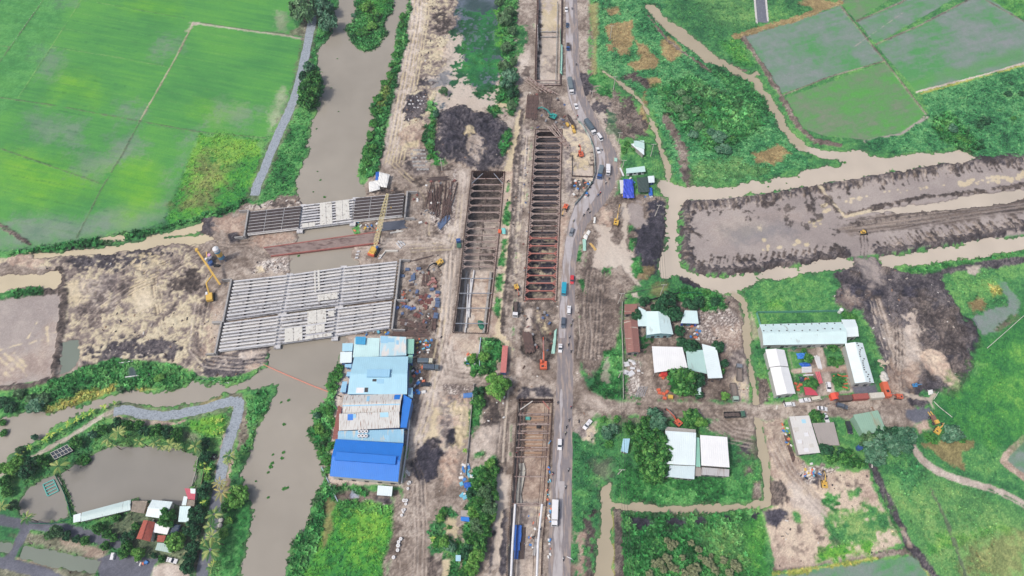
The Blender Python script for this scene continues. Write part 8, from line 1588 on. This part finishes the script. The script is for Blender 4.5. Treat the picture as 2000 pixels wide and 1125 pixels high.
for i in range(3): tag(MB().cyl(G(1593 + i * 3.6, 726, .5), G(1601 + i * 2.6, 750 - i, .5), .3, 10).build('drill_rod', mat('pipe_pink', S(228,118,128), .5)), ('west', 'middle', 'east')[i] + ' one of three pink and white tubes in the courtyard', 'pipe', 'pink tubes in the office yard')
for i in range(6): tag(MB().cyl(G(1570 + i * .6, 757 + i * 2.6, .4), G(1588 + i * 1.8, 759 + i * 2.4, .4), .38, 10).build('drill_rod', mat('pipe_red', S(214,84,104), .5)), 'red striped tube stacked beside the gate hall', 'pipe', 'red tubes beside the gate hall')
for i in range(4): tag(MB().cyl(G(1566, 718 + i * 3, .35), G(1585, 717 + i * 3, .35), .34, 10).build('pipe', M_WHITE), 'short white pipe stacked in the middle of the courtyard', 'pipe', 'short white pipes in the office yard')
for x0, y0, x1, y1 in ((1569, 733, 1588, 732),): tag(MB().cyl(G(x0, y0, .3), G(x1, y1, .3), .34, 10).build('pipe', M_WHITE), 'single white pipe south of the short pipe stack', 'pipe')
tarp('crumpled blue tarpaulin north of the round courtyard tree', [(1556,689),(1574,688),(1572,700),(1558,701)], .8, mat('blue_plastic', S(62,140,230), .4, noise=.2, bump=.06), seed=8, th=.8, legs=False); tarp('crumpled deep blue tarpaulin south of the round courtyard tree', [(1561,708),(1582,706),(1584,714),(1566,717)], .8, M_BLUE, seed=9, th=.8, legs=False)
blocks('in the east lawn of the courtyard', [(1632,736),(1640,734),(1650,735),(1648,741),(1651,750),(1650,757)], mat('orange_gear', S(226,112,80), .6), (2.4, .5, .4), -.2, 'thin orange frame', 'scaffold_rack', 'frame', .4); blocks('beside the gate hall', [(1553,750),(1558,756),(1563,752),(1558,762),(1572,741),(1578,742)], mat('orange_gear'), (1.4, 1.0, .8), .3, 'small orange gear box', 'machine_part', 'machine part', .8)
tarp('dark blue canopy over gear in the courtyard', [(1562,735),(1571,735),(1571,744),(1563,745)], 1.8, mat('dark_panel'), 'shelter', 'shelter')
# white bulk sacks and concrete rings along the southern haul road
for i, (x, y, r) in enumerate(((795,922,5),(798,925,5),(799,928,4),(800,943,6),(798,945,5),(797,955,5),(789,978,6),(794,978,6),(793,985,5),(787,997,5),(790,996,5),(788,1001,4),(785,1007,5),(783,1053,6),(779,1059,6),(778,1066,7),(777,1075,6),(769,1089,6),(765,1104,0))):
    if not r: continue
    c = G(x, y); rad = r / 4.6 * .52; T = thing('concrete_ring', 'white round manhole ring or drum beside the southern haul road', 'ring', c, 0, 'white rings along the southern haul road'); MB().cyl((0, 0, 0), (0, 0, .9), rad, 16).build('ring_body', M_WHITE, T); MB().cyl((0, 0, .9), (0, 0, .94), rad * .5, 12).build('cover', M_OFFW, T)
for i, (x, y) in enumerate(((1722,737),(1727,735),(1723,742),(1729,741),(1726,745),(1724,731))):
    c = G(x, y); o = MB().blob((0, 0, .8), (1.3, 1.2, .9), 9, 6, .12).build('bulk_sack', M_OFFW, None, True); o.location = c; tag(o, 'dirty white bulk sack north of the orange box body', 'sack', 'sacks by the orange box body')
for i, (x, y) in enumerate(((1718,706),(1723,708),(1728,712),(1722,714),(1727,718),(1732,708))):
    c = G(x, y); o = MB().blob((0, 0, .5), (1.2, 1.0, .6), 9, 6, .2).build('bulk_sack', mat('tan_sack', S(206,190,170), .9), None, True); o.location = c; tag(o, 'tan sack in the heap on the bank east of the offices', 'sack', 'tan sacks east of the offices')
# sheets and panels by the road
tarp('pale mint fence panel lying beside the lower long pit', [(1083,646),(1088,640),(1084,690),(1077,690)], .5, mat('mint_panel'), 'panel', 'panel', .1, legs=False); tarp('long mint green sheet fence lying beside the shallow trench rim', [(1096,85),(1099,88),(1098,144),(1094,142)], 1.4, mat('mint_panel'), 'panel', 'panel', .2, legs=False)
tarp('upper white sheet on the verge south of the bend', [(1149,448),(1154,451),(1150,459),(1145,455)], .8, M_WT, 'panel', 'panel', .1, legs=False); tarp('lower white sheet on the verge south of the bend', [(1143,456),(1149,460),(1146,469),(1139,463)], .8, M_WT, 'panel', 'panel', .1, seed=4, legs=False); tarp('pale mint sheet at the end of the row of white sheets', [(1138,467),(1145,465),(1145,489),(1139,489)], .8, mat('mint_panel'), 'panel', 'panel', .1, legs=False)
tarp('white panel standing on the verge west of the yellow excavator', [(1160,423),(1164,423),(1163,435),(1159,435)], 1.0, M_WT, 'panel', 'panel', .1, legs=False); tarp('yellow brown board half sunk in the muddy pool', [(1150,474),(1154,473),(1166,486),(1163,491)], .2, mat('board', S(214,176,108), .8), 'board', 'board', .05, legs=False)
for i in range(4): tag(MB().bar(G(1211 + i * 1.7, 352, .4), G(1213 + i * 1.7, 378, .4), .5, .4).build('concrete_pile', M_WHITE), 'long white pile beside the ultramarine sheet of the camp', 'pile', 'white piles at the camp')
tag(MB().bar(G(1211,328,.3), G(1218,344,.3), .8, .4).build('concrete_pile', M_WHITE), 'single white pile west of the long white cabin', 'pile')
for i, (x, y) in enumerate(((1220,710),(1224,712),(1233,706),(1237,709),(1235,720),(1232,730),(1247,725),(1222,728))): 
    c = G(x, y); o = MB().box((0, 0, .4), (1.4 + (i % 3) * .8, 1.0 + (i % 2) * 1.2, .4)).box((0, 0, .7), (1.0, .8, .12)).build('slab_offcut', M_WHITE, None); o.location = c; o.rotation_euler = (0, 0, (i * .7) % 1.2 - .5); tag(o, 'white panel or slab dumped south of the rust red shed', 'panel', 'white slabs south of the rusty shed')
blocks('in front of the pure white canopy', [(1286,762),(1288,768),(1296,770),(1298,778),(1290,734),(1295,738),(1302,766)], mat('orange_gear'), (1.6, 1.2, .8), .4, 'orange machine part', 'machine_part', 'machine part', .8); blocks('under the big yard tree', [(1309,776)], PY, (2.2, 1.6, 1.2), 0, 'small yellow roller', 'machine_part', 'machine part')
tag(MB().box((0, 0, 1.0), (3.0, 2.0, 1.8), tx=.9).box((0, 0, 2.0), (2.0, 1.4, .2)).build('red_machine', paint('machinered', (214,72,70))), 'red machine under the south edge of the pure white canopy', 'machine'); bpy.data.objects['red_machine'].location = G(1296, 733)
for k in range(5): tag(MB().bar(G(1241 + k * 4, 776 - k * .5, .3), G(1248 + k * 4, 755, .3), .25).build('scaffold_tube', M_STEELG), 'grey scaffold tube lying in the south west of the scrap yard', 'tube', 'scaffold tubes in the scrap yard')
# scraps at the factory and the shacks
r9 = random.Random(9)
def bits(where, P, n, cols, look, name, cat, s0=.5, s1=1.4):
    x0, y0, x1, y1 = P
    for k in range(n):
        c = G(r9.uniform(x0, x1), r9.uniform(y0, y1)); nm, rgb = cols[k % len(cols)]; a, b, h = r9.uniform(s0, s1), r9.uniform(s0, s1) * .7, r9.uniform(.3, .8)
        o = MB().box((0, 0, h / 2), (a * 1.3, b * 1.3, h), tx=.85, ty=.8).build(name, mat('bit_' + nm, S(*rgb), .6, noise=.15), None); o.location = c; o.rotation_euler = (0, 0, r9.uniform(0, 3)); tag(o, '%s %s %s' % (nm, look, where), cat, look + ' ' + where)
COLS = [('white', (236,236,234)), ('blue', (70,140,214)), ('orange', (230,130,96)), ('black', (60,62,70)), ('yellow', (222,186,90)), ('cyan', (120,200,226))]
bits('east of the pale green lean-to', (812, 662, 846, 690), 26, COLS, 'barrel or scrap bundle', 'scrap_bundle', 'scrap'); bits('east of the light blue hall', (806, 715, 830, 770), 22, COLS[:4], 'scrap bundle', 'scrap_bundle', 'scrap', .6, 1.8); bits('north of the factory roofs', (695, 644, 760, 656), 14, COLS, 'scrap bundle', 'scrap_bundle', 'scrap')
bits('beside the shacks near the tree row', (900, 905, 924, 975), 22, COLS[:2] + COLS[5:], 'sheet bundle', 'sheet_bundle', 'sheets', .7, 2.0); bits('at the waste heap of the clay lot', (1570, 905, 1602, 935), 16, COLS, 'waste bundle', 'waste_bundle', 'waste'); bits('around the rusty rails', (1524, 828, 1545, 885), 14, COLS[:5], 'scrap piece', 'scrap_piece', 'scrap')
bits('in the west corner of the green patch', (910, 688, 930, 716), 12, COLS[:5], 'scrap piece', 'scrap_piece', 'scrap'); bits('near the white riverbank shelter', (690, 433, 738, 452), 14, COLS, 'scrap piece', 'scrap_piece', 'scrap'); bits('in the wet yard inside the bend', (1120, 352, 1158, 398), 18, COLS[:4], 'scrap piece', 'scrap_piece', 'scrap'); bits('beside the pure white canopy', (1340, 635, 1368, 672), 16, COLS[:3], 'scrap piece', 'scrap_piece', 'scrap')
bits('on the east rim of the south pit', (1068, 860, 1076, 1090), 26, COLS[:3] + COLS[5:], 'hose coil', 'hose_coil', 'coil', .4, 1.0); bits('inside the south pit', (1030, 1000, 1056, 1090), 12, COLS[:4], 'tool box', 'tool_box', 'box', .4, 1.0); bits('in the haul road crossing', (925, 760, 985, 830), 8, COLS[:1], 'stone', 'stone', 'stone', .4, .9)
tarp('blue sheet lying beside the shacks at the wall', [(906,942),(921,941),(921,950),(907,953)], 1.6, M_BLUE, seed=12); tarp('bright blue and white pipe bundle by the pale boulders', [(905,768),(925,765),(925,775),(905,777)], .8, mat('pipe_blue', S(84,134,200), .5), 'panel', 'panel', .1, legs=False)
tarp('small turquoise hut roof beside the strip between the pits', [(980,445),(987,444),(988,456),(981,456)], 2.0, mat('turq_sheet', S(130,214,210), .5), 'shelter', 'shelter', .1); tarp('orange sheet next to the small turquoise hut roof', [(973,447),(979,447),(979,455),(973,454)], 1.4, mat('orange_sheet', S(232,110,72), .6), 'shelter', 'shelter', .1)
tag(MB().box((0, 0, .5), (2.4, 1.4, .8), tx=.8).box((0, 0, 1.0), (1.2, .8, .3)).build('pump', mat('turquoise')), 'turquoise pump on the ribbed floor of the south pit', 'pump'); bpy.data.objects['pump'].location = G(1031, 818, -4); tag(MB().box((0, 0, .5), (2.0, 1.4, .8), tx=.8).box((0, 0, 1.0), (1.0, .7, .3)).build('generator_box', M_DARKM), 'dark generator box on the ribbed floor of the south pit', 'generator'); bpy.data.objects['generator_box'].location = G(1052, 834, -4)
T = thing('water_tank', 'round grey upper water tank beside the asphalt lane', 'tank', G(433, 1017)); MB().cyl((0, 0, 0), (0, 0, 1.2), 1.0, 18).build('tank_body', M_CONCG, T); MB().cyl((0, 0, 1.2), (0, 0, 1.26), .8, 16).build('lid', M_OFFW, T)
T = thing('water_tank', 'round grey lower water tank beside the asphalt lane', 'tank', G(431, 1027)); MB().cyl((0, 0, 0), (0, 0, 1.2), 1.0, 18).build('tank_body', M_CONCG, T); MB().cyl((0, 0, 1.2), (0, 0, 1.26), .8, 16).build('lid', M_OFFW, T)
T = thing('basket_boat', 'round black basket boat beside the asphalt lane', 'boat', G(419, 893)); MB().cyl((0, 0, 0), (0, 0, .5), 1.1, 18, 1.5).build('hull', M_BLACK, T); MB().cyl((0, 0, .5), (0, 0, .53), .35, 10).build('seat', M_OFFW, T)
T = thing('water_tank', 'blue tank under the big trees beside the green barn', 'tank', G(1676, 876)); MB().cyl((0, 0, 0), (0, 0, 2.2), 1.2, 16).build('tank_body', PBL, T); MB().cyl((0, 0, 2.2), (0, 0, 2.4), .6, 12).build('lid', PBL, T)
T = thing('water_tank', 'white round tank at the north east end of the office fence', 'tank', G(1639, 610)); MB().cyl((0, 0, 0), (0, 0, 3.0), .9, 16).build('tank_body', M_WHITE, T); MB().cyl((0, 0, 3.0), (0, 0, 3.3), .9, 16, .3).build('lid', M_WHITE, T)
RC_ = [('rusty', (142,92,84)), ('grey', (150,150,154)), ('dark', (84,70,70)), ('slate blue', (92,112,150))]
bits('all over the storage yard', (782, 525, 852, 640), 44, RC_, 'steel part', 'steel_part', 'scrap', .5, 2.0); bits('around the steel heap', (800, 350, 892, 445), 30, RC_[:3] + COLS[:1], 'scrap block', 'scrap_block', 'scrap', .5, 1.6); bits('between the trench and the long pit', (1032, 175, 1108, 250), 22, RC_, 'tool heap', 'tool_heap', 'scrap', .5, 1.6)
bits('beside the blue sheeted camp', (1210, 340, 1280, 392), 18, COLS, 'camp box', 'camp_box', 'box', .5, 1.4); bits('on the west rim of the long pit', (1022, 270, 1034, 580), 18, RC_, 'rim part', 'rim_part', 'scrap', .3, .9); bits('in the mud between the pits', (1030, 600, 1085, 690), 16, RC_, 'mud crusted part', 'mud_part', 'scrap', .4, 1.4)
bits('on the asphalt yard at the bottom left', (268, 1096, 288, 1102), 5, [('blue', (90,170,220)), ('white', (236,236,234)), ('orange', (226,130,100))], 'plastic boat part', 'plastic_part', 'plastic'); tag(MB().box((0, 0, .5), (1.6, 2.6, .9), tx=.8).box((0, .4, 1.0), (1.0, 1.0, .3)).build('covered_cart', M_WHITE), 'white covered cart on the asphalt yard', 'cart'); bpy.data.objects['covered_cart'].location = G(221, 1087)
tarp('white sheet on the verge north of the dozer track bend', [(1812,761),(1822,760),(1824,768),(1815,771)], .8, M_WT, 'panel', 'panel', .1, legs=False); tag(MB().tube([G(x, y, .25) for x, y in ((1824,780),(1850,738),(1880,722),(1900,716))], .13, 6).build('irrigation_pipe', M_OFFW), 'pale pipe curving over the grass east of the spoil', 'pipe'); tag(MB().tube([G(x, y, .25) for x, y in ((1928,680),(1960,652),(1990,625),(2010,608))], .13, 6).build('irrigation_pipe', M_OFFW), 'pale pipe along the grass bank of the square pond', 'pipe')
tag(MB().tube([G(x, y, .3) for x, y in ((1824,784),(1835,795),(1860,815))], .15, 6).build('irrigation_pipe', M_OFFW), 'thin pipe in the grass right of the round spoil mound', 'pipe')
for i in range(14):
    x, y = 80 - i * 4.4, 5 + i * 6.4; tag(MB().bar(G(x, y, 0), G(x - 1.2, y, 1.6), .14).build('stake', M_WHITE), 'thin white stake along the rice field dyke at the top left', 'stake', 'white stakes on the rice dyke')
# people on the site
for i, (x, y, sh, wh) in enumerate(((908,513,'orange','on the west rim of the left pit'), (1064,660,'dark','beside the boom of the orange excavator'), (1021,612,'dark','between the dump truck and the long pit'), (1024,1063,'blue','on the floor of the south pit'), (1067,1013,'red','on the east rim of the south pit'), (1602,790,'dark','on the dirt road by the gate'), (996,736,'dark','at the end of the red container'), (1009,885,'red','on the west rim of the south pit'))):
    pass
PJ = [(0,0,.95),(0,0,1.15),(0,0,1.38),(0,0,1.5),(0,0,1.62),(0,0,1.72),(0,.19,1.40),(.06,.26,1.12),(.18,.25,.92),(0,-.19,1.40),(.06,-.26,1.12),(.18,-.25,.92),(0,.10,.90),(.03,.12,.48),(0,.13,.08),(.14,.14,.04),(0,-.10,.90),(.03,-.12,.48),(0,-.13,.08),(.14,-.14,.04)]
PR_ = [.14,.14,.16,.06,.09,.09,.06,.045,.035,.06,.045,.035,.09,.065,.045,.045,.09,.065,.045,.045]
WALK = body_mesh('standing', PJ, PR_, RE)
for i, (x, y, sh, wh, z) in enumerate(((908,513,'orange','on the west rim of the left pit',0), (1021,612,'dark','between the loaded dump truck and the long pit',0), (1024,1063,'blue','on the floor of the south pit',-4.3), (1067,1013,'red','on the east rim of the south pit',0), (1616,790,'dark','on the dirt road by the office gate',0), (996,736,'dark','at the south end of the red container',0), (1009,885,'red','on the west rim of the south pit',0), (1120,430,'white','on the road shoulder south of the bend',0))):
    me = WALK.copy(); me.materials.clear(); me.materials.append(mat('cloth_' + sh)); o = new_obj('person', me); o.location = G(x, y, z); o.rotation_euler = (0, 0, i * 1.3); tag(o, 'standing person in a %s shirt %s' % (sh, wh), 'person'); MB().blob((0, 0, 1.75), (.14, .12, .11), 8, 5, 0).build('helmet', PY if i % 2 else M_WHITE, o)
# ------------------------------------------------------------------ labels that several things of one batch would share get their place
def ordn(k): return {1: '1st', 2: '2nd', 3: '3rd'}.get(k, '%dth' % k) if not 10 < k % 100 < 14 and k < 20 else ('%dst' % k if k % 10 == 1 and k != 11 else '%dnd' % k if k % 10 == 2 and k != 12 else '%drd' % k if k % 10 == 3 and k != 13 else '%dth' % k)
bpy.context.view_layer.update()
by = {}
for o in THINGS: by.setdefault(o['label'], []).append(o)
def img(o):
    p = o.location if o.type == 'EMPTY' or o.location.length > .01 else sum((v.co for v in o.data.vertices), Vector()) / len(o.data.vertices)
    dz = CAM_H - p.z; d = p.y * CP + dz * SP; return (p.x / d, (dz * CP - p.y * SP) / d)
for lb, L0 in by.items():
    if len(L0) < 2: continue
    xs = [img(o) for o in L0]; dx = max(p[0] for p in xs) - min(p[0] for p in xs); dy = max(p[1] for p in xs) - min(p[1] for p in xs); ax = 0 if dx >= dy else 1
    L1 = [o for _, o in sorted(zip([p[ax] for p in xs], L0), key=lambda t: t[0])]
    side = 'from left' if ax == 0 else 'from top'
    for k, o in enumerate(L1):
        o['label'] = ('%s, %s %s' % (lb, ordn(k + 1), side)) if len(lb.split()) <= 13 else lb
        if 'group' not in o: o['group'] = lb

# thin damp air over the whole place
hz = MB().box((0, 0, 145.5), (18400, 18400, 309)).build('haze', bpy.data.materials.new('haze')); hz['kind'] = 'stuff'; hz['label'] = 'thin grey damp haze over the whole landscape'
hm = hz.data.materials[0]; hm.use_nodes = True; n_ = hm.node_tree; n_.nodes.remove(n_.nodes['Principled BSDF']); v_ = n_.nodes.new('ShaderNodeVolumePrincipled'); v_.inputs['Color'].default_value = (.86, .92, .97, 1); v_.inputs['Density'].default_value = .00011; n_.links.new(v_.outputs[0], n_.nodes['Material Output'].inputs['Volume'])
